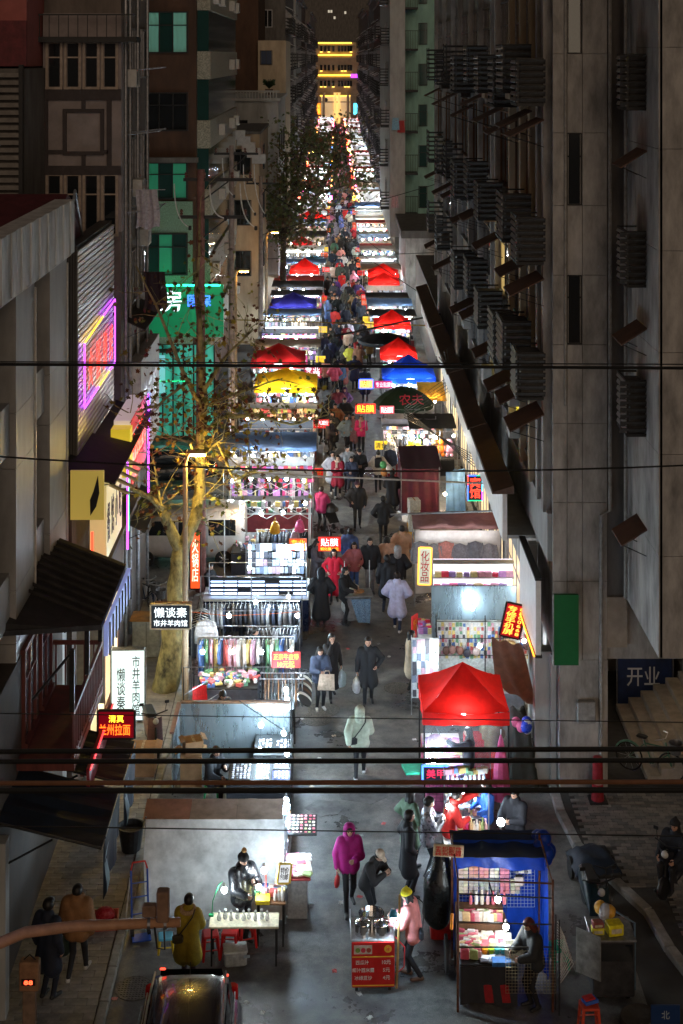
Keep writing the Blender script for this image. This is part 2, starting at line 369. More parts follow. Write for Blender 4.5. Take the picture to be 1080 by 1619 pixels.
ACB.cbox((0, 0, 0), (.32, .8, .56), bev=.02, mi=0)
for q in range(6): ACB.lathe([(.06 + q * .032, -.175), (.068 + q * .032, -.175)], (0, -.12, 0), 14, 1, 'x', cap=False)
ACB.box(-.17, -.165, .22, .36, -.2, .2, 1)
AC_ME = ACB.mesh('air_conditioner', [mat('ac_white', (.45, .44, .41), .5, noise=.1), DARK])
def ac_unit(parent, loc, rz=0, s=1.0): return put('air_conditioner', AC_ME, parent, loc, (0, 0, rz), s)
CAGES = {}
def far_cage(parent, xw, y, z, side, depth=.55, ln=1.8, h=1.5, slats=4):
 key = (side, depth, ln, h, slats)
 if key not in CAGES:
  mb = MB(); x1 = side * depth
  mb.box(min(0, x1), max(0, x1), 0, ln, -.06, 0)
  for yy in (0, ln): mb.box(x1 - .02, x1 + .02, yy - .02, yy + .02, 0, h)
  for i in range(slats + 1):
   zz = h * (i + .5) / (slats + 1); mb.box(min(0, x1), max(0, x1), -.02, .01, zz - .04, zz + .04); mb.box(x1 - .02, x1 + .02, .03, ln - .03, zz - .04, zz + .04)
  CAGES[key] = mb.mesh('louvre_box', DARK)
 return put('louvre_box', CAGES[key], parent, (xw, y, z))
FWIN = {}
def far_window(parent, c, w, h, face, glass, frame):
 key = (w, h, face, glass.name, frame.name)
 if key not in FWIN:
  mb = MB()
  for (a0, a1, z0, z1, d, mi) in ((-w / 2 - .06, w / 2 + .06, h / 2, h / 2 + .07, .06, 0), (-w / 2 - .06, w / 2 + .06, -h / 2 - .07, -h / 2, .12, 0), (-w / 2 - .06, -w / 2, -h / 2, h / 2, .06, 0), (w / 2, w / 2 + .06, -h / 2, h / 2, .06, 0), (-.03, .03, -h / 2, h / 2, .05, 0), (-w / 2, -.031, -h / 2 + .001, h / 2 - .001, .02, 1), (.031, w / 2, -h / 2 + .001, h / 2 - .001, .02, 1)):
   if face == 'y': mb.box(a0, a1, -d, .01, z0, z1, mi)
   elif face == 'x+': mb.box(-.01, d, a0, a1, z0, z1, mi)
   else: mb.box(-d, .01, a0, a1, z0, z1, mi)
  FWIN[key] = mb.mesh('window', [frame, glass])
 return put('window', FWIN[key], parent, c)
def cage(parent, xw, y, z, side, depth=.7, ln=1.05, h=1.35, slats=8, sy=None):
 """louvred box round an air-conditioner, standing out from the street wall at X = xw; side -1 = towards smaller X"""
 mb = MB(); x1 = xw + side * depth
 for yy in (y, y + ln):
  mb.box(min(x1, x1 + .04), max(x1, x1 + .04), yy - .02, yy + .02, z, z + h)
  for zz in (z, z + h): mb.box(min(x1, xw), max(x1, xw), yy - .015, yy + .015, zz - .02, zz + .02)
 for zz in (z, z + h): mb.box(x1 - .02, x1 + .02, y, y + ln, zz - .02, zz + .02)
 mb.box(min(x1, xw), max(x1, xw), y, y + ln, z - .05, z - .022)
 o = part('louvre_box', mb, DARK, parent)
 put('inner_unit', MB().box(min(x1 + .1, xw), max(x1 - .1, xw) if side < 0 else max(x1 - .1, xw), y + .08, y + ln - .05, z + .02, z + h * .92).mesh('inner_unit', mat('inner_grey', (.07, .065, .06), .7, noise=.3, scale=4)), o)
 for i in range(slats):
  zz = z + h * (i + .6) / slats
  put('slat', SLATX, o, ((x1 + xw) / 2, y, zz)); put('slat', SLATY, o, (x1, y + ln / 2, zz), scale=(1, ln, 1))
 return o
def hood(parent, xw, y, z, side, ln=1.3, out=.75, drop=.42, m=None):   # sloping rain hood with two struts
 mb = MB(); x1 = xw + side * out
 mb.add([(xw, y, z), (xw, y + ln, z), (x1, y + ln, z - drop), (x1, y, z - drop), (xw, y, z - .03), (xw, y + ln, z - .03), (x1, y + ln, z - drop - .03), (x1, y, z - drop - .03)],
     [(0, 1, 2, 3), (7, 6, 5, 4), (0, 3, 7, 4), (3, 2, 6, 7), (2, 1, 5, 6), (1, 0, 4, 5)], 0)
 for yy in (y + .08, y + ln - .08): mb.tube([(xw, yy, z - drop - .25), (x1 - side * .05, yy, z - drop - .02)], .012, 4, 1)
 return part('rain_hood', mb, [m or TERRA, DARK], parent)
# ================================================================ RIGHT: the big grey block with louvred air-conditioner boxes
R1 = thing('apartment_block', 'tall grey concrete apartment block with rows of louvred air-conditioner boxes, above the right-hand stalls', 'building', (6, 34, 0))
XF, YF = 5.0, 33.4
part('wall', MB().box(XF + .06, 9, YF + .08, 72, 3.15, 24).box(6.75, 9, 30.08, YF + .079, 4.65, 24), CONC, R1)
win = [(Z(325, YF), Z(210, YF)), (Z(545, YF), Z(435, YF)), (Z(85, YF), Z(-30, YF))]
rows = sorted({3.15, 24.0, *[z for w in win for z in w]})
for a, b in zip(rows, rows[1:]):                      # stone panels of the end wall, with slots left for the windows
 is_win = any(abs(a - w[0]) < .01 for w in win)
 n = max(1, round((b - a) / 1.7))
 for q in range(n):
  z0, z1 = a + (b - a) * q / n + .006, a + (b - a) * (q + 1) / n - .006
  for (x0, x1) in ((XF, 5.32), (5.68, 6.24)) if is_win else ((XF, 5.32), (5.332, 5.668), (5.68, 6.24)):
   part('panel', MB().box(x0, x1, YF, YF + .078, z0, z1), CONC, R1)
for w in win: frame_window(R1, (5.5, YF + .078, (w[0] + w[1]) / 2), .30, w[1] - w[0] - .06, 'y', [GLASSG if w[1] > 17 else GLASSD], DARK, 1, 2, proud=.03, t=.02)
for i in range(9):
 part('panel', MB().box(6.7, 9, 30, 30.078, 4.6 + i * 2.1 + .006, 4.6 + (i + 1) * 2.1 - .006), CONC, R1)
 part('panel', MB().box(6.67, 6.748, 30.0, 33.3, 4.6 + i * 2.1 + .006, 4.6 + (i + 1) * 2.1 - .006), CONC, R1)
part('panel', MB().box(6.252, 6.66, YF + .03, YF + .079, 3.5, 24), CONCD, R1)
for i, zc in enumerate((15.9, 12.1, 8.9)):            # boxes and hoods on the side of the wing
 cage(R1, 6.67, 31.2, zc, -1, depth=.42, ln=1.0, h=1.15, slats=8)
 hood(R1, 6.67, 31.1, zc - .9 - (1.1 if i == 2 else 0), -1, ln=1.1, out=.55, drop=.35)
dp = MB()
for yy, xx in ((YF - .05, 6.3),): dp.tube([(xx, yy, 20), (xx, yy, 6.6), (6.1, yy, 6.5), (6.1, yy, .1)], .045, 8)
dp.tube([(5.28, YF - .04, 20), (5.28, YF - .04, 9)], .03, 6); dp.tube([(6.55, 32.8, 20), (6.55, 32.8, 4.8)], .04, 8)
part('drain_pipe', dp, mat('pipe_grey', (.3, .29, .27), .6), R1)
part('column', MB().box(5.16, 6.26, YF + .02, YF + .9, .1, 3.14), CONC, R1)
part('column', MB().box(5.0, 5.12, YF + .3, YF + .42, .1, 3.14), PALE, R1)
part('meter_box', MB().cbox((5.75, YF - .07, 2.0), (.42, .16, .5), bev=.02), mat('meter_grey', (.3, .3, .29), .5, .3), R1)
part('beam', MB().box(6.27, 6.66, YF + .1, 36, 3.16, 3.48).box(6.24, 6.7, YF - .02, YF + .029, 3.45, 4.6), mat('beam_beige', (.36, .30, .24), .85, noise=.1), R1)
# street front: wall strips, pilasters, windows, boxes, hoods
fl = [6.45 + 3.25 * i for i in range(5)]
yy = 34.0; bay = 0
pil = [34.0, 35.0, 36.4, 38.2, 40.6, 44.2, 45.4, 49.4, 53.0, 57.6, 61.0, 66.0, 71.0]
for i, p in enumerate(pil): part('pilaster', MB().box(4.86, XF + .058, p, p + .32, 6.36, 24), BEIGE if i in (2, 3, 4) else CONC, R1)
part('sill_band', MB().box(4.92, XF + .057, 33.75, 41.5, 5.3, 6.4), PALE, R1)
for f, z in enumerate(fl[:4]):
 for i in range(len(pil) - 1):
  a, b = pil[i] + .36, pil[i + 1] - .04
  if b - a < .5: continue
  lit = None
  if f == 0 and i in (3, 5): lit = emat('lit_room_yellow', (1, .72, .02), .35)
  if f == 1 and i == 4: lit = emat('lit_room_dim', (.9, .6, .2), .18)
  frame_window(R1, (XF + .06, (a + b) / 2, z + 1.35), b - a - .12, 2.1, 'x-', [lit or GLASSD, GLASSD, GLASSD], STEELD if f != 2 else WOOD, 3 if b - a > 2 else 2, 2)
for f, z in enumerate([9.05, 12.2, 15.9]):
 for j, y0 in enumerate((33.9, 36.0, 38.8, 42.2, 46.6, 50.6, 55.2, 60.2, 65.4)):
  if (f == 1 and j == 2) or (f == 0 and j == 6): continue
  off = [0, .25, -.2, .1, .3, -.1, .2, 0, .1][j]
  cage(R1, 4.86, y0, z + off, -1, depth=.62 + .1 * (j % 2), ln=1.15 + .2 * (j % 3), h=1.05 + .1 * (j % 3), slats=7) if j < 6 else far_cage(R1, 4.86, y0, z + off, -1, depth=.65, ln=1.3, h=1.4, slats=6)
  hood(R1, 4.86, y0 - .1, z + off - .35 - (.12 if j % 2 else 0), -1, ln=1.35, out=.8, drop=.4)
  if j % 2: part('balcony_panel', MB().box(4.5, 4.86, y0 + 1.5, y0 + 2.5, z + off - .25, z + off + .45), BEIGE if j < 5 else CONCD, R1)
for (y0, z0) in ((38.3, 7.3), (38.4, 8.1), (45.0, 7.2), (52.0, 7.6)): ac_unit(R1, (4.68, y0, z0), 0, .9)
for i, (ya, yb, zc) in enumerate(((36.6, 42.9, 6.05), (43.4, 50.9, 5.92), (51.5, 60.3, 5.8), (60.9, 71.5, 5.7))):
 mb = MB(); mb.add([(4.5, ya, zc + .16), (4.5, yb, zc + .16), (3.97, yb, zc), (3.97, ya, zc), (4.5, ya, zc - .05), (4.5, yb, zc - .05), (3.95, yb, zc - .05), (3.95, ya, zc - .05)],
       [(0, 1, 2, 3), (7, 6, 5, 4), (3, 2, 6, 7), (0, 3, 7, 4), (2, 1, 5, 6), (1, 0, 4, 5)])
 part('canopy', mb, TERRA, R1)
 part('fascia', MB().box(4.22, 4.34, ya + .1, yb - .1, zc - 1.25, zc - .06), WHITEP, R1)
 part('soffit', MB().box(4.35, XF + .05, ya + .1, yb, zc - 1.2, zc - 1.12), PALE, R1)
part('fascia', MB().box(4.62, 4.74, 33.5, 36.4, 3.22, 4.95), WHITEP, R1)
part('fascia_trim', MB().box(4.6, 4.76, 33.45, 36.45, 4.951, 5.0), DARK, R1); part('fascia_trim', MB().box(4.6, 4.76, 33.45, 36.45, 3.17, 3.219), DARK, R1)
part('fascia_trim', MB().tube([(4.58, 33.5, 3.2), (4.58, 36.2, 3.2)], .02, 6), NEON_O, R1)
part('shopfront', MB().box(5.3, 5.4, 36.5, 72, .1, 4.6), mat('shopfront_white', (.5, .48, .44), .6), R1)
for y0 in np.arange(37, 71, 4.2): frame_window(R1, (5.3, y0 + 1.6, 1.55), 2.8, 2.4, 'x-', emat('lit_shop_warm', (1, .72, .42), .24, 1.1), STEELD, 3, 2)
part('wall', MB().box(4.66, 5.06, YF + .5, YF + .9, .1, 3.14).box(4.82, 5.02, 36.1, 36.4, .1, 4.9), PALE, R1)
part('wall', MB().box(9.0, 9.2, 30, 45, .1, 4.6).box(5.42, 9, 40, 40.2, .1, 3.1), CONCD, R1)
gs = thing('hanging_sign', 'plain dark green sign panel standing out from the grey corner column', 'sign', (5.25, 33.3, 4))
part('panel', MB().box(X(876, 33.1), X(915, 33.1), 33.1, 33.2, Z(1052, 33.1), Z(941, 33.1)), mat('sign_green', (.005, .13, .035), .5, noise=.05), gs)
part('frame', MB().box(X(876, 33.1) - .02, X(876, 33.1) - .001, 33.09, 33.21, Z(1053, 33.1), Z(940, 33.1)), STEEL, gs)
# entrance stairs, banner
st = thing('entrance_steps', 'pale stone steps climbing beside the banner under the grey block', 'steps', (8, 35, .12))
for i in range(6): part('step', MB().cbox((7.25 + i * .32 + .8, 35.7, .12 + .085 + i * .085), (1.6 + .001 * i, 3.8 - .004 * i, .17 + i * .17), bev=.01), mat('step_stone', (.33, .29, .24), .7, noise=.15, scale=3), st)
part('cheek_wall', MB().box(8.95, 8.99, 33.9, 37.5, .12, 2.2), CONC, st)
cl_ = thing('ceiling_lamp', 'warm lamp under the soffit above the stone steps', 'lamp', (7.9, 35.6, 2.9)); part('globe', MB().ball((7.9, 35.6, 2.95), .09, 12, 8), emat('entrance_lamp', (1, .74, .45), 26), cl_, True); part('rose', MB().lathe([(.06, 3.02), (.1, 3.14)], (7.9, 35.6, 0), 12), DARK, cl_)
bn = thing('banner', 'dark blue banner with large white characters beside the stone steps', 'banner', (8, 37.8, .12))
part('cloth', MB().sheet((7.35, 37.8, .14), (8.75, 37.8, .14), (8.75, 37.8, 1.55), (7.35, 37.8, 1.5), 10, 4, lambda u, v: (0, .02 * math.sin(9 * u), 0)), mat('banner_navy', (.008, .02, .07), .6), bn)
lettering('开业', mat('banner_white', (.5, .5, .52), .6, noise=.05), bn, (8.0, 37.76, .92), w=.85, h=.5)
for x_ in (7.32, 8.78): part('pole', MB().tube([(x_, 37.8, .12), (x_, 37.8, 1.7)], .02), STEELD, bn)
# ---------------- right: pale green block behind, lower concrete part, far dark terraces
R2 = thing('apartment_block', 'pale green block with dark caged balconies rising behind the grey block on the right-hand side', 'building', (5.6, 106, 0))
part('wall', MB().box(3.95, 5.05, 105, 128, 4, 26), PALE, R2)
part('wall', MB().box(5.1, 9, 107, 128, 4, 26), GREENW, R2)
part('wall', MB().box(4.6, 9, 95, 104.9, 0, 5.2), CONC, R2); part('ledge', MB().box(4.3, 9, 94.5, 104.95, 5.21, 5.7), CONCD, R2)
part('wall', MB().box(5.2, 9, 73, 94, 0, 4.2), CONCD, R2)
for i in range(7):
 z = 5.6 + i * 3.0
 mb = MB().box(5.06, 6.0, 105.3, 106.9, z - .15, z)
 for q in range(8): mb.tube([(5.08 + q * .125, 105.32, z), (5.08 + q * .125, 105.32, z + 1.3)], .018, 4)
 for q in range(8): mb.tube([(5.06, 105.3 + q * .2, z), (5.06, 105.3 + q * .2, z + 1.3)], .018, 4)
 mb.tube([(5.06, 106.9, z + 1.3), (5.06, 105.3, z + 1.3), (6.0, 105.3, z + 1.3)], .025, 4)
 part('balcony', mb, DARK, R2)
 hood(R2, 5.06, 105.2, z - .3, -1, ln=1.5, out=.5, drop=.3)
 frame_window(R2, (6.45, 107, z + 1.1), .55, 1.5, 'y', GLASSG, DARK, 1, 2)
 far_cage(R2, 3.95, 106.5 + (i % 2) * 2, z + .3, -1, depth=.6, ln=1.6, h=1.3, slats=5); frame_window(R2, (3.95, 112, z + 1.2), 3, 1.5, 'x-', GLASSD, STEELD, 3, 1)
 for zz in (0, 1.5): part('panel', MB().box(3.97, 4.98, 104.955, 104.995, z + zz + .01 - .3, z + zz + 1.49 - .3), PALE, R2)
for q, (x, z, c) in enumerate(((4.35, 12.2, (.25, .45, .6)), (4.75, 12.0, (.4, .05, .05)), (4.3, 6.6, (.5, .35, .38)))):
 m = MB().sheet((-.28, 0, -.45), (.28, 0, -.45), (.22, 0, .4), (-.22, 0, .4), 6, 4, lambda u, v: (0, .03 * math.sin(12 * u), 0)); m.tube([(-.4, 0, .42), (.4, 0, .42)], .012, 4)
 single('laundry', m, cmat(c, .9), ['light blue shirt', 'dark red cloth', 'faded pink shirt'][q] + ' drying below a balcony of the pale green block', 'laundry', loc=(x, 104.7, z))
rf = random.Random(21)
def far_block(y0, y1, xw, side, zt, wallm, n, group, lab, lit=.04):
 o = thing('terrace_house', lab, 'building', (xw + side * 2, y0, 0), group=group)
 x2 = xw + side * 7
 part('wall', MB().box(min(xw, x2), max(xw, x2), y0, y1, 0, zt), wallm, o)
 part('roof', MB().box(min(xw - side * .3, x2), max(xw - side * .3, x2), y0 - .05, y1, zt + .001, zt + .3), CONCD, o)
 z = 3.6
 while z < zt - 2 and z < 22:
  y = y0 + 1.0
  while y < y1 - 2.2:
   g = LIT_WARM if rf.random() < lit else GLASSD
   far_window(o, (xw, y + .9, z + 1.2), 1.5, 1.5, 'x+' if side < 0 else 'x-', g, STEELD)
   if rf.random() < .55: far_cage(o, xw, y, z - .1, -side, depth=.55, ln=1.8, h=1.5, slats=4)
   elif rf.random() < .6: ac_unit(o, (xw - side * .2, y + rf.random(), z + .2), 0 if side > 0 else math.pi)
   if rf.random() < .5: hood(o, xw, y, z + 2.3, -side, ln=1.8, out=.6, drop=.3, m=TERRA if rf.random() < .5 else WHITEP)
   y += 3.1
  for w in range(1, 3):
   xx = xw + side * (.4 + w * 1.1)
   far_window(o, (xx, y0, z + 1.2), .7, 1.4, 'y', GLASSD, STEELD)
  z += 3.1
 return o
for i, (a, b, xw, zt, m_) in enumerate(((129, 155, 5.3, 24, CONCD), (156, 188, 5.0, 23, BROWN), (189, 226, 5.3, 25, CONCD), (227, 270, 5.1, 24, CONCD), (271, 335, 5.4, 26, CONCD))):
 far_block(a, b, xw, 1, zt, m_, 0, 'dark far houses on the right-hand side', '%s dark apartment house beyond the pale green block on the right-hand side' % ['first', 'second', 'third', 'fourth', 'fifth'][i])
# ================================================================ LEFT: grey stone shop block
L1 = thing('commercial_block', 'grey stone-clad block with wide piers and a corrugated metal parapet at the left edge', 'building', (-7, 28, 0))
XL = -6.0
part('wall', MB().box(-12, XL - .42, 18, 32.45, 0, 12.6), mat('recess_grey', (.20, .195, .185), .6, noise=.12, scale=2.5, streak=.4), L1)
for (a, b) in ((20.5, 22.2), (23.9, 25.6), (27.35, 29.0), (30.6, 32.5)):
 z = .1
 for q, h in enumerate((2.4, 1.1, 2.35, 1.0, 2.3, 1.05, 2.29)):
  part('panel', MB().box(XL - .415, XL, a, b, z + .006, z + h - .006), GREYT, L1); z += h
for (a, b) in ((18.0, 20.49), (22.21, 23.89), (25.61, 27.34), (29.01, 30.59)):
 for z in (3.1, 6.35, 9.55): part('spandrel', MB().box(XL - .415, XL - .12, a, b, z, z + .95), GREYT, L1)
 for z in (4.1, 7.35, 10.55): frame_window(L1, (XL - .42, (a + b) / 2, z + 1.0), b - a - .12, 1.9, 'x+', emat('lit_room_blue', (.2, .4, 1), .25) if (a < 24 and z < 9) else GLASSD, STEELD, 2, 1)
par = MB()
for i, y in enumerate(np.arange(18, 32.6, .42)): par.box(-6.3, -5.86 - (.025 if i % 2 else 0), y, y + .415, 12.62, 13.8)
tag(part('parapet_sheet', par, ALU, L1))
part('roof', MB().box(-12, -6.31, 18, 32.6, 12.65, 12.9), CONCD, L1)
part('edge_trim', MB().tube([(-5.95, 18, 12.58), (-5.95, 32.6, 12.58)], .04, 6), STEEL, L1)
for (a) in (29.05, 32.52): part('edge_strip', MB().box(XL + .001, XL + .035, a - .03, a + .005, 4.5, 12.4), mat('edge_white', (.62, .58, .52), .35, noise=.1), L1)  # plain pale strip along the edge of two piers
# ---------------- red roofed annexe and the silver slatted hoarding
A1 = thing('annexe', 'narrow annexe with dark red pitched roof between grey block and silver hoarding', 'building', (-6.6, 33.4, 0))
part('wall', MB().box(-9, -6.45, 32.6, 39.7, 0, 12.1), CONCD, A1)
mb = MB(); mb.prism([(32.7, 12.1), (36.4, 12.1), (36.4, 13.1), (34.5, 13.75), (32.7, 13.0)], 'x', -9, -6.35)
part('roof', mb, mat('dark_red_sheet', (.07, .015, .02), .5, noise=.2), A1)
part('gable_trim', MB().tube([(-6.33, 34.4, 12.6), (-6.33, 35.4, 13.75), (-6.33, 36.4, 12.5)], .035, 6), STEEL, A1)
HB = thing('hoarding', 'tall silver slatted hoarding with a violet neon frame and glowing red characters', 'sign', (-6.1, 36.8, 7.3))
part('backing', MB().box(-6.42, -6.08, 34.1, 39.6, 7.2, 12.55), DARK, HB)
for i in range(7): part('corrugated_sheet', MB().box(-6.45 + .062 * i - .0, -6.45 + .062 * i + .04, 34.04, 34.098, 7.2, 12.55), CONCD, HB)
sl = MB().cbox((0, 0, 0), (.05, 5.5, .112), (0, math.radians(6), 0)).mesh('slat', mat('polished_slat', (.70, .70, .69), .45, .8, noise=.1, scale=3))
for i in range(38): put('slat', sl, HB, (-6.045, 36.85, 7.32 + i * .137))
for pts, m_ in (([(34.55, 8.66), (34.55, 10.2)], NEON_V), ([(34.55, 10.2), (37.3, 10.35)], NEON_Y), ([(37.3, 10.35), (39.3, 10.45)], NEON_V), ([(39.3, 10.45), (39.3, 8.75)], NEON_V), ([(34.55, 8.66), (36.6, 8.7)], NEON_V), ([(36.6, 8.7), (38.3, 8.73)], NEON_Y), ([(38.3, 8.73), (39.3, 8.75)], NEON_V)):
 part('neon_tube', MB().tube([(-5.95, y, z) for y, z in pts], .022, 6), m_, HB)
for i, (ch, y) in enumerate(zip('火锅烧烤', (35.3, 36.4, 37.5, 38.5))):
 put('lettering', text_mesh(ch, emat('hoarding_red', (1, .05, .02), .8), .58, .95), HB, (-5.93, y, 9.45), (math.pi / 2, 0, math.pi / 2))
# ---------------- left: flats with bay windows
L3 = thing('apartment_block', 'dim grey flats with banded bay windows and a square panel motif above the silver hoarding', 'building', (-7, 41, 0))
Y3 = 40.4
part('wall', MB().box(-14, -5.95, Y3, 46.4, 0, 24), mat('grime_render', (.15, .125, .11), .85, noise=.2, scale=1.6, streak=.3), L3)
bx0, bx1 = X(68, Y3 - .5), X(192, Y3 - .5)
bay = MB().box(bx0, bx1, Y3 - .5, Y3 - .002, 12.2, 18.2)
part('bay', bay, mat('bay_render', (.25, .215, .21), .8, noise=.12, scale=2), L3)
for (py0, py1, gl) in ((66, 140, GLASSD), (275, 372, GLASSD)):
 zt, zb = Z(py0, Y3 - .5), Z(py1, Y3 - .5); n = 4; w = (bx1 - bx0 - .12) / n
 for i in range(n): frame_window(L3, (bx0 + .06 + (i + .5) * w, Y3 - .5, (zt + zb) / 2), w - .18, zt - zb - .1, 'y', gl, mat('window_frame_tan', (.34, .27, .215), .6), 1, 2, proud=.06, t=.07)
zt, zb = Z(158, Y3 - .5), Z(262, Y3 - .5)
def fr(x0, x1, z0, z1): part('panel_moulding', MB().box(x0, x1, Y3 - .58, Y3 - .502, z0, z1), mat('moulding_dark', (.045, .035, .035), .7), L3)
fr(bx0, bx1, zt, zt + .3); fr(bx0, bx1, zb - .25, zb)
cx0, cx1, cz0, cz1 = X(100, Y3 - .5), X(165, Y3 - .5), Z(245, Y3 - .5), Z(172, Y3 - .5)
fr(cx0, cx1, cz1 - .1, cz1); fr(cx0, cx1, cz0, cz0 + .1); fr(cx0, cx0 + .1, cz0 + .101, cz1 - .101); fr(cx1 - .1, cx1, cz0 + .101, cz1 - .101)
fr((cx0 + cx1) / 2 - .05, (cx0 + cx1) / 2 + .05, cz1 + .001, zt - .001); fr((cx0 + cx1) / 2 - .05, (cx0 + cx1) / 2 + .05, zb + .001, cz0 - .001)
fr(X(82, Y3), cx0 - .001, 14.35, 14.45); fr(cx1 + .001, X(176, Y3), 14.35, 14.45); fr(X(75, Y3), X(82, Y3), zb + .001, zt - .001); fr(X(174, Y3), X(181, Y3), zb + .001, zt - .001)
rl = MB().box(-8.6, -5.4, Y3 - .9, Y3 - .01, 17.4, 17.55)
for x in np.arange(-8.55, -5.4, .26): rl.tube([(x, Y3 - .88, 17.55), (x, Y3 - .88, 18.15)], .014, 4)
rl.tube([(-8.6, Y3 - .88, 18.15), (-5.4, Y3 - .88, 18.15)], .03, 4); part('balcony_rail', rl, DARK, L3)
for (y, z) in ((41.2, 16.4), (42.4, 13.2), (43.8, 11.6), (44.6, 10.1)): ac_unit(L3, (-5.72, y, z), math.pi, .9)
pp = MB()
for y in (40.7, 41.6, 43.2, 45.4): pp.tube([(-5.86, y, .5), (-5.86, y, 20)], .05, 7)
for z in (16.6, 14.8, 12.6): pp.tube([(-5.95, 41, z), (-4.95, 41.2, z + .1)], .02, 5); pp.tube([(-5.95, 42.6, z), (-4.95, 42.6, z + .1)], .02, 5); pp.tube([(-5.0, 40.9, z + .1), (-5.0, 42.8, z + .1)], .015, 5)
part('drain_pipe', pp, STEELD, L3)
for z in (3.9, 9.6): hood(L3, -5.95, 41, z, 1, ln=3.6, out=.6, drop=.3, m=SLATE)
for z in (10.6, 13.9, 17.1):
 for y in (42.6, 45): frame_window(L3, (-5.95, y, z), 1.1, 1.4, 'x+', GLASSD, STEELD, 2, 1)
part('fascia', MB().box(-5.94, -5.6, 42.0, 46.3, 5.2, 8.2), mat('fascia_grey', (.42, .40, .38), .6, noise=.12), L3)
for i, y in enumerate((42.8, 43.9, 45.0)): put('lettering', text_mesh('羊肉馆'[i], STEEL, .8, 1.4), L3, (-5.585, y, 6.8), (math.pi / 2, 0, math.pi / 2))
for q, (x, y, z, c, l) in enumerate(((-5.3, 41.1, 12.75, (.42, .42, .46), 'grey-white shirt hanging out to dry from a pole beside the bay windows'), (-5.15, 41.6, 10.35, (.03, .02, .025), 'dark jacket hanging out to dry below the grey-white shirt'))):
 m = MB().sheet((-.33, 0, -.6), (.33, 0, -.58), (.3, 0, .5), (-.3, 0, .5), 8, 5, lambda u, v: (.03 * math.sin(5 * v), .05 * math.sin(14 * u), .05 * math.sin(9 * u) * (1 - v))); m.tube([(-.5, 0, .5), (.5, 0, .5)], .012, 4)
 single('laundry', m, cmat(c, .9), l, 'laundry', loc=(x, y, z))
LV = thing('louvred_wall', 'long horizontal louvres of a dark plant screen at the upper left edge', 'screen', (-9, 37, 12))
for i in range(20): part('slat', MB().cbox((-9.3, 36.8, 12.9 + i * .19 + .02), (2.62, .06, .12), (math.radians(-25), 0, 0)), mat('louvre_grey', (.16, .145, .13), .6, noise=.15), LV)
part('frame', MB().box(-8.0, -7.9, 36.75, 36.95, 12.6, 16.8), DARK, LV)
part('wall', MB().box(-12, -7.95, 37.0, 40.3, 10, 16.7), CONCD, LV)
PW = thing('penthouse', 'dull red rendered penthouse wall at the top left corner', 'building', (-9.5, 38, 16.8))
part('wall', MB().box(-12, X(42, 38), 38, 40.3, 16.75, 21), PINKW, PW); part('band', MB().box(-12, X(42, 38) + .02, 37.9, 37.998, 16.76, 17.95), mat('dark_red_band', (.13, .03, .035), .8), PW)
# ---------------- left: wooden two storey shop with balcony
WS = thing('wooden_shop', 'dark two-storey wooden shop with deep eaves and a railed balcony in the left corner', 'building', (-6.2, 28, 0))
part('wall', MB().box(-9.5, -5.98, 20, 31.9, .1, 5.6), mat('dark_plaster', (.07, .055, .045), .8, noise=.2, scale=2), WS)
mb = MB(); mb.add([(-4.55, 28.3, 5.95), (-4.55, 31.7, 5.95), (-9.5, 31.7, 7.9), (-9.5, 24.3, 7.9), (-7.0, 26.2, 6.6), (-4.55, 28.3, 5.85), (-4.55, 31.7, 5.85), (-9.5, 31.7, 7.8), (-9.5, 24.3, 7.8), (-7.0, 26.2, 6.5)],
      [(0, 1, 2, 3, 4), (9, 8, 7, 6, 5), (0, 5, 6, 1), (1, 6, 7, 2), (3, 8, 9, 4), (4, 9, 5, 0)])
part('roof', mb, SLATE, WS)
for i in range(9):                                     # roof tiles as raised ribs
 y = 28.5 + i * .36; part('roof_rib', MB().tube([(-4.55, y, 5.97), (-9.3, y, 7.84)], .035, 5), SLATE, WS)
part('eave_light_box', MB().box(-4.52, -4.44, 28.4, 31.6, 5.3, 5.9), emat('eave_lightbox', (.35, .45, 1), .14), WS)
for i in range(8): part('eave_bracket', MB().box(-4.43, -4.40, 28.5 + i * .42, 28.54 + i * .42, 5.28, 5.92), DARK, WS)
bal = MB().box(-6.0, -4.9, 27.3, 30.7, 3.6, 3.75)
part('balcony_floor', bal, WOODR, WS)
br = MB().box(-4.96, -4.9, 27.3, 30.7, 4.62, 4.7).box(-4.96, -4.9, 27.3, 30.7, 3.82, 3.88).box(-6, -4.961, 30.64, 30.7, 4.62, 4.7)
part('balcony_rail', br, WOODR, WS)
for i in range(18): part('baluster', MB().box(-4.95, -4.91, 27.35 + i * .193, 27.38 + i * .193, 3.881, 4.619), WOODR, WS)
for i in range(5): part('baluster', MB().box(-5.9 + i * .2, -5.87 + i * .2, 30.65, 30.69, 3.76, 4.619), WOODR, WS)
for y in (27.35, 29.0, 30.65): part('post', MB().box(-4.99, -4.90, y - .05, y + .05, 4.7, 5.86), DARK, WS)
part('brace', MB().tube([(-4.95, 30.6, 5.8), (-5.7, 30.6, 4.9)], .03, 5).tube([(-4.95, 27.4, 5.8), (-5.7, 27.4, 4.9)], .03, 5).tube([(-5.95, 28.2, 3.0), (-4.95, 28.2, 3.6)], .03, 5), DARK, WS)
for y in (28.3, 29.9): frame_window(WS, (-5.98, y, 4.75), .95, 1.7, 'x+', mat('pale_pane', (.10, .11, .12), .2, noise=0), WOODR, 2, 2, proud=.07, t=.09)
part('lattice_screen', MB().box(-5.6, -5.0, 31.5, 31.53, 3.0, 5.8), mat('screen_cream', (.55, .52, .42), .6, trans=.4), WS)
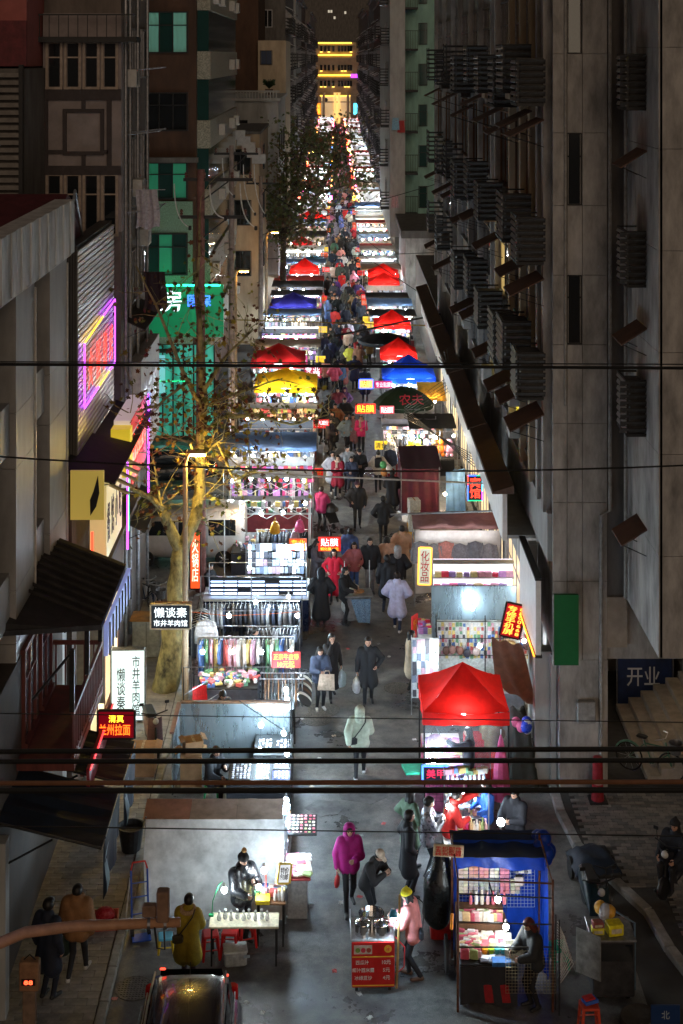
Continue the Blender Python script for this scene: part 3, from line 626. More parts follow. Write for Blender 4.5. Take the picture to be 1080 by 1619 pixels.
part('red_valance', MB().box(-4.72, -4.66, 27.6, 30.4, 3.0, 3.5), mat('red_valance', (.25, .02, .03), .5), WS)
part('red_valance_tube', MB().tube([(-4.64, 27.6, 3.48), (-4.64, 30.4, 3.48)], .018, 5), emat('red_tube', (1, .05, .06), .8), WS)
# navy awnings of the ground floor
for (ya, yb, z, lab) in ((25.7, 27.7, 3.05, 'navy tarpaulin awning with a pale hanging edge over the two people on the pavement'), (28.2, 29.9, 2.95, 'navy tarpaulin awning beneath the red illuminated noodle sign')):
 aw = thing('awning', lab, 'awning', (-5, ya, z))
 mb = MB().sheet((-6.3, ya, z + .55), (-6.3, yb, z + .55), (-4.12, yb, z), (-4.12, ya, z), 10, 8, lambda u, v: (0, 0, -.06 * math.sin(v * math.pi) * (1 + .6 * math.sin(u * 17)) + .015 * math.sin(23 * u)))
 part('roof_sheet', mb, NAVY, aw)
 vb = MB().sheet((-4.10, ya, z - .95), (-4.10, yb, z - .9), (-4.10, yb, z - .01), (-4.10, ya, z - .01), 12, 4, lambda u, v: (.04 * math.sin(12 * u) * (1 - v), 0, .05 * math.sin(8 * u) * (1 - v)))
 part('side_flap', vb, NAVY, aw)
 part('flap_edge', MB().sheet((-4.06, ya, z - .98), (-4.06, ya + .35, z - .9), (-4.06, ya + .3, z - .05), (-4.06, ya + .12, z - .05), 3, 6, lambda u, v: (.03 * math.sin(7 * v), 0, 0)), mat('flap_pale_blue', (.25, .38, .45), .6, trans=.3), aw)
 part('frame', MB().tube([(-6.3, ya, z + .5), (-4.14, ya, z - .03), (-4.14, yb, z - .03), (-6.3, yb, z + .5)], .025, 6).tube([(-6.3, ya + .05, z - .6), (-5.0, ya + .05, z + .1)], .02, 6), DARK, aw)
# a pale pier and a small shop at the very corner
CP = thing('shop_corner', 'pale rendered corner pier and lit shop doorway beneath the navy awning', 'building', (-5.9, 26, .1))
part('pier', MB().box(-6.2, -5.78, 25.5, 25.8, .1, 3.2), PALE, CP); part('wall', MB().box(-9, -6.25, 14, 27.8, .1, 3.2), mat('rough_render', (.16, .15, .14), .9, noise=.2, scale=3, bump=.2), CP)
part('doorway', MB().box(-6.22, -6.18, 27.9, 29.6, .1, 2.7), emat('lit_doorway', (.75, .9, 1), .4), CP)
for i in range(5): part('shelf', MB().box(-6.17, -6.0, 27.95, 29.55, .4 + i * .42, .43 + i * .42), WHITEP, CP)
# ---------------- left: neon shop fronts under the silver hoarding
NS = thing('neon_shop_row', 'low shop fronts with yellow and red light-box signs below the silver hoarding', 'building', (-5.8, 36, 0))
part('wall', MB().box(-8.5, -5.9, 32.6, 40.3, .1, 7.2), mat('dark_shop_wall', (.10, .07, .055), .8, noise=.2), NS)
part('canopy', MB().box(-6.4, -5.3, 33.2, 39.6, 5.0, 5.15), SLATE, NS)
part('sign_board', MB().box(-6.2, -5.45, 32.52, 32.58, 4.75, 5.85), emat('yellow_signboard', (1, .68, .14), .07), NS)
part('sign_mark', MB().prism([(-5.75, 4.85), (-5.62, 5.05), (-5.55, 5.35), (-5.58, 5.75), (-5.68, 5.4), (-5.76, 5.2)], 'y', 32.5, 32.518), BLACK, NS)
part('light_box', MB().box(-5.88, -5.5, 33.2, 35.6, 3.6, 5.3), emat('cream_lightbox', (1, .74, .32), .14), NS)
for i in range(5): part('awning_slat', MB().cbox((-5.25, 33.5 + i * .55, 5.15), (.5, .12, .05), (0, math.radians(25), 0)), mat('cream_slat', (.5, .42, .25), .6), NS)
for i in range(4): put('lettering', text_mesh('餐馆小吃'[i], mat('ink', (.05, .02, .01), .6, noise=0), .4, .9), NS, (-5.495, 33.5 + i * .6, 4.4), (math.pi / 2, 0, math.pi / 2))
part('light_box', MB().box(-5.88, -5.45, 36.8, 39.6, 4.2, 5.9), emat('white_lightbox', (1, .85, .85), .1), NS)
part('red_band', MB().box(-5.449, -5.43, 36.8, 39.6, 4.2, 4.7).box(-5.449, -5.43, 36.8, 39.6, 5.55, 5.9), emat('red_band', (1, .03, .05), .12), NS)
for i in range(4): put('lettering', text_mesh('牛肉面馆'[i], NEON_R, .5, .7), NS, (-5.42, 37.2 + i * .65, 5.12), (math.pi / 2, 0, math.pi / 2))
part('yellow_panel', MB().box(-5.88, -5.4, 36.3, 36.75, 4.6, 5.8), emat('yellow_panel', (1, .7, .04), .15), NS)
for m_, y, z0, z1 in ((NEON_V, 39.75, 3.2, 5.9), (NEON_V, 35.75, 3.0, 5.2), (NEON_G, 35.9, 3.4, 4.7), (NEON_B, 39.85, 4.8, 5.9)):
 part('neon_tube', MB().tube([(-5.38, y, z0), (-5.38, y, z1)], .025, 6), m_, NS)
part('neon_tube', MB().tube([(-5.7, 32.45, 3.3), (-5.7, 32.45, 4.5)], .03, 6).tube([(-5.95, 32.45, 3.3), (-5.85, 32.45, 3.9)], .03, 6), NEON_R, NS)
for o in bpy.data.objects:
 if o.parent is NS and o.name.split('.')[0] not in ('wall', 'canopy'): o.location.z += 1.9; o.location.x += .28
hood(NS, -6.2, 32.75, 7.7, 1, 3.4, 1.25, .3, SLATE); hood(NS, -6.0, 36.3, 7.6, 1, 3.6, 1.0, .3, SLATE)
frame_window(NS, (-5.9, 36.5, 1.55), 5.6, 2.3, 'x+', [emat('lit_noodle_shop', (1, .78, .46), .55), emat('lit_noodle_dim', (1, .7, .36), .3)], WOODR, 5, 2)
# ---------------- left: brown block with the green lit front across the side street
L4 = thing('apartment_block', 'dark brown block with green-lit windows and a pharmacy front across the side street', 'building', (-9, 66, 0))
Y4 = 65.0
part('wall', MB().box(-20, -6.2, Y4, 84, 0, 26), BROWN, L4)
GT = mat('green_lit_tile', (.20, .34, .24), .6, noise=.25, scale=20)  # green light from the pharmacy front is put into the tile colour
part('tile_front', MB().box(X(213, Y4), X(305, Y4), Y4 - .15, Y4 - .002, 4.2, Z(318, Y4)), GT, L4)
for (a, b, gl) in ((20, 82, [GLASSG, emat('lit_curtain_teal', (.2, .6, .5), .022, 1.6)]), (148, 205, [GLASSD]), (258, 312, [LIT_GREEN, LIT_GREEN, GLASSG]), (370, 432, [LIT_GREEN, GLASSG])):
 zt, zb = Z(a, Y4), Z(b, Y4); frame_window(L4, (X(252, Y4), Y4 - (.15 if a > 200 else 0), (zt + zb) / 2), X(300, Y4) - X(213, Y4), zt - zb, 'y', gl, DARK, 4, 2, proud=.1, t=.06)
part('ledge', MB().box(X(213, Y4), -6.1, Y4 - .5, Y4 - .16, Z(256, Y4), Z(248, Y4)), CONCD, L4)
PH = thing('shop_sign', 'long green illuminated pharmacy sign with white and blue glowing characters', 'sign', (-8, Y4, 5.6))
part('panel', MB().box(X(205, Y4), X(365, Y4) - .3, Y4 - .4, Y4 - .16, Z(530, Y4), Z(448, Y4)), emat('pharmacy_green', (.0, .30, .12), .075), PH)
for ch, px, m_, w in (('药', 236, NEON_W, .85), ('房', 272, NEON_W, .95), ('医', 307, NEON_B, .5), ('保', 326, NEON_B, .5)):
 lettering(ch, m_, PH, (X(px, Y4), Y4 - .42, Z(473, Y4)), w=w, h=w)
lettering('PHARMACY', NEON_W, PH, (X(242, Y4) - 1.2, Y4 - .42, Z(491, Y4)), h=.27)
part('added_glow_tube', MB().tube([(X(205, Y4), Y4 - .9, Z(446, Y4)), (X(365, Y4) - .4, Y4 - .9, Z(446, Y4))], .05, 6), emat('added_green_glow', (.02, .8, .36), 3), PH)  # glowing tube added to throw green light on the wall above the sign
part('shopfront', MB().box(X(205, Y4), X(340, Y4), Y4 - .10, Y4 - .05, .1, Z(545, Y4)), LIT_TEAL, L4)
for i in range(9):
 x = X(208, Y4) + i * .46; part('mullion', MB().box(x, x + .06, Y4 - .16, Y4 - .11, .1, Z(545, Y4)), DARK, L4)
part('poster', MB().box(X(232, Y4), X(262, Y4), Y4 - .22, Y4 - .18, Z(620, Y4), Z(560, Y4)), emat('poster_teal', (.25, .75, .85), .16), L4)
part('strip_light', MB().tube([(X(228, Y4), Y4 - .6, Z(598, Y4)), (X(300, Y4), Y4 - .6, Z(598, Y4))], .03, 6), NEON_G, L4)
hood(L4, -6.9, Y4 - .9, 4.0, -1, .9, 4.5, .1, SLATE)
TEALB = mat('patterned_tile', (.34, .33, .26), .7, noise=.3, scale=18)
for i in range(6):                                     # bays on the street side
 z = 3.6 + i * 3.1
 part('bay', MB().box(-6.198, -5.6, Y4 + .3, 83, z, z + 1.25), TEALB, L4)
 frame_window(L4, (-5.6 - .3, 74, z + 2.15), 17, 1.6, 'x+', [GLASSG, GLASSG, GLASSD], DARK, 9, 2)
 part('bay_glass', MB().box(-6.198, -5.68, Y4 + .35, 82.9, z + 1.251, z + 3.09), GLASSG, L4)
 for q in range(5):
  if rf.random() < .6: ac_unit(L4, (-5.45, 67 + q * 3.4, z + .6), math.pi, .95)
# ---------------- left: further houses
L5 = thing('apartment_house', 'beige house with a column of air-conditioners on its end wall behind the utility poles', 'building', (-6, 86, 0))
part('wall', MB().box(-12, X(410, 86), 86, 97, 0, Z(212, 86)), BEIGE, L5)
part('roof', MB().box(-12, X(412, 86), 85.9, 97, Z(212, 86) + .001, Z(208, 86)), CONCD, L5)
for i in range(5): ac_unit(L5, (-5.7 + .3 * i, 85.8, 12.4 - .35 * i), -math.pi / 2)
for z in (4, 7, 10): frame_window(L5, (-5.6, 86, z + .8), 1.2, 1.4, 'y', GLASSD, DARK, 2, 1); frame_window(L5, (-4.5, 91, z + .8), 1.6, 1.4, 'x+', GLASSD, DARK, 2, 1)
L6 = thing('apartment_house', 'grey-white house with a balustraded roof terrace and potted plants', 'building', (-5, 100, 0))
xw = X(440, 98); part('wall', MB().box(-12, xw, 98, 112, 0, Z(160, 98)), PALE, L6)
part('cornice', MB().box(-12, xw + .15, 97.8, 112, Z(160, 98) + .001, Z(155, 98)), PALE, L6)
bal = MB()
for q in range(14): bal.box(-6.6 + q * .2, -6.52 + q * .2, 97.85, 97.95, Z(155, 98) + .002, Z(146, 98))
bal.box(-6.7, xw + .1, 97.82, 97.98, Z(146, 98) + .001, Z(143, 98)); part('balustrade', bal, PALE, L6)
for z in range(7):
 part('panel', MB().box(-5.9, -4.0, 97.93, 97.995, .5 + z * 1.9, 2.36 + z * 1.9), PALE, L6)
frame_window(L6, (-6.3, 98, Z(205, 98)), 1.5, 1.2, 'y', GLASSD, DARK, 2, 2); frame_window(L6, (-5.5, 98, Z(240, 98)), .9, 1.2, 'y', GLASSD, DARK, 2, 1); frame_window(L6, (-5.5, 98, Z(310, 98)), .9, 1.2, 'y', GLASSD, DARK, 2, 1)
for z in (4, 7, 10):
 for y in (100, 104, 108): frame_window(L6, (xw, y, z + 1), 1.6, 1.5, 'x+', GLASSD, DARK, 2, 1)
L7 = thing('apartment_house', 'cream tower house with one small blue window high above the terrace', 'building', (-4, 114, 0))
xw = X(452, 112.5); part('wall', MB().box(X(408, 112.5), xw, 112.5, 124, 0, Z(64, 112.5)), mat('cream_render', (.46, .38, .27), .85, noise=.14, scale=1.5, streak=.3), L7)
part('wall', MB().box(-14, X(408, 112.5) - .01, 113, 124, 0, 26), BROWN, L7)
frame_window(L7, (X(421, 112.5), 112.5, Z(91, 112.5)), .85, 1.0, 'y', mat('blue_pane', (.03, .05, .10), .2, noise=0), DARK, 2, 1)
pl_ = MB()
for q in range(60): a = rf.uniform(0, 6.28); pl_.add([(0, 0, 0), (.3 * math.cos(a) - .04, .3 * math.sin(a), .3 + rf.random() * .4), (.45 * math.cos(a), .45 * math.sin(a), .2 + rf.random() * .5), (.3 * math.cos(a) + .04, .3 * math.sin(a), .25)], [(0, 1, 2, 3)])
pl_.lathe([(.2, -.4), (.28, -.02)], n=10, mi=1)
single('potted_plant', pl_, [mat('leaf_dark', (.03, .06, .025), .6), TERRA], 'dark potted plant on the roof terrace of the grey-white house', 'plant', loc=(-4.5, 99, Z(155, 98) + .6))
for i, (a, b, xw, zt, m_) in enumerate(((125, 150, -4.3, 24, CONCD), (151, 176, -4.1, 23, PALE), (177, 214, -4.4, 24, BROWN), (215, 262, -4.2, 22, CONCD), (263, 335, -4.5, 25, CONCD))):
 far_block(a, b, xw, -1, zt, m_, 0, 'far houses on the left-hand side', '%s dim apartment house beyond the cream tower house on the left-hand side' % ['first', 'second', 'third', 'fourth', 'fifth'][i])
# ---------------- the lit building that closes the street, and the tower behind it
EB = thing('department_store', 'old stone building closing the street, its cornices traced by lines of golden light', 'building', (0, 360, 0))
YE = 360.0; GOLD = emat('gold_line_light', (1, .56, .05), 1.6); GOLDW = emat('gold_wash', (1, .62, .22), .55)
part('wall', MB().box(-14, 14, YE, 380, 0, 20.6), mat('sandstone', (.36, .27, .18), .85, noise=.15, scale=.6), EB)
for py in (68, 87, 119): part('cornice_light', MB().box(X(503, YE), X(556, YE), YE - .8, YE - .5, Z(py + 1.1, YE), Z(py - 1.1, YE)), GOLD, EB)
for py in (70, 90, 122, 150, 160): part('cornice', MB().box(-14, 14, YE - .49, YE - .01, Z(py + 2, YE), Z(py, YE) - .05), mat('sandstone_trim', (.42, .33, .22), .8), EB)
for r_, py in enumerate((80, 110, 135)):
 for px in (508, 514, 520, 527, 536, 541, 546, 551, 555):
  lit = rf.random() < .55
  frame_window(EB, (X(px, YE), YE, Z(py - 3, YE)), .5, 1.3, 'y', GLASSD, DARK, 1, 1, proud=.2)
  if lit: part('sill_light', MB().box(X(px - 2, YE), X(px + 2, YE), YE - .5, YE - .25, Z(py + 3, YE), Z(py + 1.5, YE)), emat('gold_sill', (1, .58, .10), 1.2), EB)
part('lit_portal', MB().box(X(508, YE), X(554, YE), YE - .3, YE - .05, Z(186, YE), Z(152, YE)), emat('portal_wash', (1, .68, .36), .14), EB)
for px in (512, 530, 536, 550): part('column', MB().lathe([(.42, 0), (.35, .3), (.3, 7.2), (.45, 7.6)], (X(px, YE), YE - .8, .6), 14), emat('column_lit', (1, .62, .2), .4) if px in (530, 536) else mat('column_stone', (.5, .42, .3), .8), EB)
part('medallion', MB().lathe([(.5, -.1), (.55, .1), (.1, .15)], (X(515, YE), YE - .4, Z(158, YE)), 16, 0, 'y'), DARK, EB)
part('pediment_light', MB().box(X(506, YE), X(554, YE), YE - .6, YE - .35, Z(152, YE), Z(150.5, YE)), GOLD, EB)
TW = thing('tower_block', 'dark distant tower with a few lit windows rising behind the golden-lit building', 'building', (2, 420, 0))
part('wall', MB().box(-30, 40, 430, 460, 0, 60), CONCD, TW)
for (px, py) in ((520, 18), (524, 18), (529, 28), (546, 20)): frame_window(TW, (X(px, 430), 430, Z(py, 430)), .6, .8, 'y', emat('far_window', (1, .9, .7), .16), DARK, 1, 1)
for (px, py, c, ch, lab) in ((504, 172, NEON_O, '火锅', 'small orange neon sign at the far end of the left-hand row'), (562, 172, emat('neon_cyan', (.1, .7, 1), 1.4), '酒店', 'small cyan neon sign near the far golden building'), (568, 188, NEON_R, '串串', 'small red neon sign just below the cyan one at the far end'), (560, 120, NEON_V, '宾馆', 'small violet neon sign high beside the golden-lit building')):
 d = 330.0; s = thing('neon_sign', lab, 'sign', (X(px, d), d, Z(py, d)))
 w, h = (1.6, .9) if c is NEON_V else (.9, 2.0 if py > 180 else 2.6)
 part('panel', MB().cbox((X(px, d), d, Z(py, d)), (w, .2, h)), emat(lab[:12] + 'panel', tuple(c.node_tree.nodes['Principled BSDF'].inputs['Emission Color'].default_value[:3]), .5), s)
 lettering(ch if w > h else '\n'.join(ch), c, s, (X(px, d), d - .12, Z(py, d)), w=w * .8, h=h * .85)
# ================================================================ PEOPLE
def sdf_eval(prims, P, k=.022, arg=False, bias=.02):
 d = None; best = None; bi = None
 for i, (a, b, ra, rb, mi) in enumerate(prims):
  a = np.asarray(a, float); b = np.asarray(b, float); ab = b - a; L2 = max(1e-9, ab @ ab)
  t = np.clip(((P - a) @ ab) / L2, 0, 1)
  q = np.linalg.norm(P - a - t[..., None] * ab, axis=-1) - (ra + (rb - ra) * t)
  if arg:
   if mi == 1: q = q - bias
   if best is None: best = q.copy(); bi = np.full(q.shape, mi)
   else: w = q < best; best[w] = q[w]; bi[w] = mi
  if d is None: d = q
  else:
   h = np.clip(.5 + .5 * (d - q) / k, 0, 1); d = d * (1 - h) + q * h - k * h * (1 - h)
 return (d, bi) if arg else d
def surface(prims, res, k=.022, cut=None):
 lo = np.min([np.minimum(np.asarray(p[0]) - p[2], np.asarray(p[1]) - p[3]) for p in prims], 0) - 2 * res
 hi = np.max([np.maximum(np.asarray(p[0]) + p[2], np.asarray(p[1]) + p[3]) for p in prims], 0) + 2 * res
 ax = [np.arange(lo[i], hi[i] + res, res) for i in range(3)]
 Pg = np.stack(np.meshgrid(*ax, indexing='ij'), -1); V = sdf_eval(prims, Pg, k)
 if cut is not None: V = np.maximum(V, cut(Pg))
 n = np.array(V.shape); ins = V < 0
 c = np.zeros(n - 1, int)
 for i in (0, 1):
  for j in (0, 1):
   for l in (0, 1): c += ins[i:n[0] - 1 + i, j:n[1] - 1 + j, l:n[2] - 1 + l]
 act = (c > 0) & (c < 8); idx = -np.ones(n - 1, int); cells = np.argwhere(act); idx[act] = np.arange(len(cells))
 acc = np.zeros((len(cells), 3)); cnt = np.zeros(len(cells))
 for axn in range(3):
  for o1 in (0, 1):
   for o2 in (0, 1):
    off = np.zeros(3, int); oth = [q for q in range(3) if q != axn]; off[oth[0]] = o1; off[oth[1]] = o2
    p0 = cells + off; p1 = p0.copy(); p1[:, axn] += 1
    v0 = V[tuple(p0.T)]; v1 = V[tuple(p1.T)]; cr = (v0 < 0) != (v1 < 0)
    t = np.where(cr, v0 / np.where(np.abs(v0 - v1) < 1e-12, 1, v0 - v1), 0)
    pt = p0.astype(float); pt[:, axn] += t
    acc[cr] += pt[cr]; cnt[cr] += 1
 verts = lo + acc / cnt[:, None] * res
 faces = []
 for axn in range(3):
  sl0 = [slice(None)] * 3; sl1 = [slice(None)] * 3; sl0[axn] = slice(0, -1); sl1[axn] = slice(1, None)
  A = ins[tuple(sl0)]; B = ins[tuple(sl1)]; e = np.argwhere(A != B)
  oth = [q for q in range(3) if q != axn]
  e = e[(e[:, oth[0]] > 0) & (e[:, oth[1]] > 0) & (e[:, oth[0]] < n[oth[0]] - 1) & (e[:, oth[1]] < n[oth[1]] - 1)]
  flip = A[tuple(e.T)] if len(e) else np.zeros(0, bool)
  u = np.zeros(3, int); w = np.zeros(3, int); u[oth[0]] = 1; w[oth[1]] = 1
  q = np.stack([idx[tuple((e - u - w).T)], idx[tuple((e - w).T)], idx[tuple(e.T)], idx[tuple((e - u).T)]], 1)
  if axn == 1: flip = ~flip
  q[~flip] = q[~flip][:, ::-1]
  faces.append(q)
 return verts, np.concatenate(faces)
def ik(a, b, l1, l2, pole):
 a, b, pole = Vector(a), Vector(b), Vector(pole); d = b - a; L = min(max(d.length, .05), (l1 + l2) * .995); u = d.normalized()
 x = (l1 * l1 - l2 * l2 + L * L) / (2 * L); h = math.sqrt(max(0, l1 * l1 - x * x)); p = pole - u * pole.dot(u)
 p = p.normalized() if p.length > 1e-6 else u.orthogonal().normalized()
 return a + u * x + p * h, a + u * L
def head_template():
 vs, fs, mi = [], [], []; nu, nv = 22, 16
 for j in range(nv + 1):
  th = math.pi * j / nv
  for i in range(nu):
   ph = 2 * math.pi * i / nu; x, y, z = math.sin(th) * math.sin(ph), -math.sin(th) * math.cos(ph), math.cos(th)
   w = 1.0 if z > -.1 else 1 - .38 * ((-.1 - z) / .9) ** 1.3
   X_, Y_, Z_ = x * .076 * w, y * .096 * (w if y > 0 else (1 - .12 * max(0, -z))), z * .118
   f = max(0, -y)
   nose = math.exp(-(x / .16) ** 2 - ((z + .12) / .20) ** 2) * f; Y_ -= .020 * nose
   for sx in (-1, 1): Y_ += .009 * math.exp(-((x - sx * .40) / .2) ** 2 - ((z - .06) / .12) ** 2) * f
   Y_ -= .006 * math.exp(-(x / .5) ** 2 - ((z - .24) / .10) ** 2) * f; Y_ -= .006 * math.exp(-(x / .3) ** 2 - ((z + .50) / .10) ** 2) * f
   ear = math.exp(-((abs(ph - math.pi / 2) if ph < math.pi else abs(ph - 3 * math.pi / 2)) / .18) ** 2 - ((z + .02) / .25) ** 2); X_ *= 1 + .2 * ear
   vs.append((X_, Y_, Z_))
 for j in range(nv):
  for i in range(nu):
   a = [j * nu + i, (j + 1) * nu + i, (j + 1) * nu + (i + 1) % nu, j * nu + (i + 1) % nu]; fs.append(tuple(a))
   th = math.pi * (j + .5) / nv; ph = 2 * math.pi * (i + .5) / nu; x, y, z = math.sin(th) * math.sin(ph), -math.sin(th) * math.cos(ph), math.cos(th)
   m = 0
   if y < -.5 and abs(abs(x) - .40) < .16 and abs(z - .08) < .1: m = 4
   if y < -.5 and abs(x) < .28 and abs(z + .50) < .09: m = 5
   mi.append(m)
 return vs, fs, mi
HEAD = head_template()
def hand_template(curl):
 mb = MB(); mb.cbox((0, 0, -.045), (.03, .078, .09), bev=.01)
 for i, (y, l) in enumerate(((-.03, .068), (-.010, .078), (.011, .072), (.030, .056))):
  p = [Vector((0, y, -.085))]; a = 0
  for s_ in (.45, .32, .23): a += curl; p.append(p[-1] + Vector((math.sin(a), 0, -math.cos(a))) * l * s_)
  mb.tube(p, [.0095, .009, .0085, .007], 5)
 p = [Vector((.004, -.036, -.03)), Vector((.018, -.062, -.052)), Vector((.03, -.068, -.078)), Vector((.036, -.062, -.098))]; mb.tube(p, [.012, .011, .010, .008], 5)
 return mb
HANDS = {}
ARMS = {  # wrist relative to the shoulder: (out, forward, up), elbow pole (out, back, up)
 'down': ((.09, .03, -.50), (.5, 1, 0)), 'swingf': ((.06, .24, -.42), (.4, 1, -.3)), 'swingb': ((.08, -.22, -.42), (.5, 1, .2)), 'pocket': ((.05, .08, -.38), (1, .7, 0)),
 'hold': ((-.10, .30, -.24), (.7, .2, -1)), 'phone': ((-.10, .30, -.10), (.6, .1, -1)), 'work': ((-.02, .36, -.28), (.6, .2, -1)), 'reach': ((-.02, .50, .02), (.5, 0, -1)),
 'point': ((.0, .52, .14), (.5, 0, -1)), 'face': ((-.12, .16, .10), (.6, .2, -1)), 'carry': ((.10, .02, -.52), (.6, 1, 0)), 'push': ((.0, .40, -.30), (.5, .6, -.6)), 'cross': ((-.2, .2, -.2), (.8, .2, -.6))}
BODY = {}
def body_mesh(pose='stand', arms=('down', 'down'), coat='jacket', puff=.0, lean=0, res=.024, yaw=0, nod=0, fem=False, wide=1.0):
 key = (pose, arms, coat, puff, lean, res, yaw, nod, fem, wide)
 if key in BODY: return BODY[key]
 pr = []; sit = pose == 'sit'; hz = .50 if sit else .92
 if pose == 'crouch': hz = .62
 hip = np.array((0, 0, hz)); la = math.radians(lean); up = np.array((0, -math.sin(la), math.cos(la))); fw = np.array((0, -math.cos(la), -math.sin(la))); ex = np.array((1., 0, 0))
 L3 = lambda o, x, f, u: o + ex * x + fw * f + up * u
 sw = (.165 if fem else .185) * wide
 sh = L3(hip, 0, 0, .49); ch = L3(hip, 0, .01, .36); neck = L3(hip, 0, .015, .555); hc = L3(hip, 0, .035, .685)
 st = {'stand': (.03, -.02), 'walk': (.26, -.24), 'walk2': (-.24, .26), 'sit': (0, 0), 'crouch': (0, 0), 'step': (.12, -.14)}[pose]
 for s, off in ((-1, st[0]), (1, st[1])):
  h_ = hip + np.array((s * .085, 0, -.02))
  if sit: kn = np.array((s * .13, -.44, hz)); an = np.array((s * .13, -.42, .09)); toe = an + np.array((s * .02, -.17, -.045))
  elif pose == 'crouch': kn = np.array((s * .16, -.34, .46)); an = np.array((s * .12, -.12, .10)); toe = an + np.array((s * .03, -.17, -.05))
  else:
   lift = .05 if off < -.1 else 0
   an = np.array((s * .09, -off, .085 + lift)); k_, an2 = ik(h_, an, .44, .42, (0, -1, .1)); kn = np.array(k_); an = np.array(an2)
   toe = an + np.array((s * .03, -.165, -.045 - lift * .9))
  lr = .082 if fem else .09
  pr += [(h_, kn, lr, .06, 2), (kn, an, .062, .045, 2), (an + np.array((0, .035, -.04)), toe, .043, .036, 3)]
 pr += [(hip + ex * -.065, hip + ex * .065, .115 * wide, .115 * wide, 2)]
 c = .016 + puff
 for s in (-1, 1):
  pr += [(L3(hip, s * .06 * wide, 0, .0), L3(hip, s * .095 * wide, 0, .38), .095 * wide + c, .098 * wide + c, 1), (L3(hip, s * .08, 0, .42), L3(hip, s * (sw - .02), 0, .475), .075 + c, .06 + c * .8, 1)]
  hem = {'jacket': .04, 'short': -.02, 'coat': .34, 'long': .58}[coat]
  if hem > 0:
   if sit or pose == 'crouch':
    pr += [(L3(hip, s * .07, .02, 0), np.array((s * .11, -.34 if hem > .2 else -.12, hip[2] - .03)), .12 + c, .10 + c, 1)]
   else: pr += [(L3(hip, s * .055, 0, .05), hip + np.array((s * (.075 + .03 * (hem > .3)), 0, -hem)), .10 * wide + c, (.105 + .03 * (hem > .3)) * wide + c, 1)]
 pr += [(sh, neck, .062, .055, 0), (L3(hip, 0, -.01, .50), L3(hip, 0, 0, .53), .075 + c, .07 + c, 1)]
 ends = []
 for s, nm in zip((-1, 1), arms):
  (o_, f_, u_), (po, pb, pu) = ARMS[nm]; S0 = L3(hip, s * sw, 0, .465)
  tgt = S0 + np.array((s * o_, -f_, u_)); pole = (s * po, pb, pu); e, w = ik(S0, tgt, .285, .25, pole); e, w = np.array(e), np.array(w)
  pr += [(S0, e, .062 + c, .05 + c * .9, 1), (e, w, .05 + c * .9, .036 + c * .6, 1)]; ends.append((s, e, w))
 vs, fs = surface(pr, res); ctr = vs[fs].mean(1); _, mi = sdf_eval(pr, ctr, arg=True, bias=.055 if coat in ('coat', 'long') else .012)
 V = [tuple(v) for v in vs]; F_ = [tuple(int(i) for i in f) for f in fs]; MI = [int(i) for i in mi]
 M = Matrix.Translation(Vector(hc)) @ Matrix.Rotation(math.radians(yaw), 4, 'Z') @ Matrix.Rotation(math.radians(lean * .4 + nod), 4, 'X')
 o = len(V); V += [tuple(M @ Vector(p)) for p in HEAD[0]]; F_ += [tuple(i + o for i in f) for f in HEAD[1]]; MI += HEAD[2]
 for s, e, w in ends:
  cu = .55; key2 = cu
  hm = MB(); t = hand_template(cu); d = Vector(w - e).normalized(); zc = -d; xc = Vector((-s, 0, 0)); xc = (xc - zc * xc.dot(zc)); xc = xc.normalized() if xc.length > .1 else zc.orthogonal().normalized(); yc = zc.cross(xc)
  if yc.y < -.0 and False: pass
  R = Matrix((xc, yc, zc)).transposed().to_4x4(); fl = Matrix.Scale(-1, 4, (0, 1, 0)) if (R @ Vector((0, -1, 0))).y > 0 else Matrix.Identity(4)
  T = Matrix.Translation(Vector(w) + d * -.01) @ R @ fl
  o = len(V); V += [tuple(T @ Vector(p)) for p in t.v]; F_ += [tuple(i + o for i in f) for f in t.f]; MI += [0] * len(t.f)
 me = bpy.data.meshes.new('person'); me.from_pydata(V, [], F_)
 for _ in range(6): me.materials.append(None)
 me.polygons.foreach_set('material_index', MI); me.polygons.foreach_set('use_smooth', [True] * len(F_)); me.update()
 BODY[key] = (me, M, [(Vector(w), Vector(e)) for _, e, w in ends], Vector(L3(hip, 0, 0, .3))); return BODY[key]
HAIRS = {}
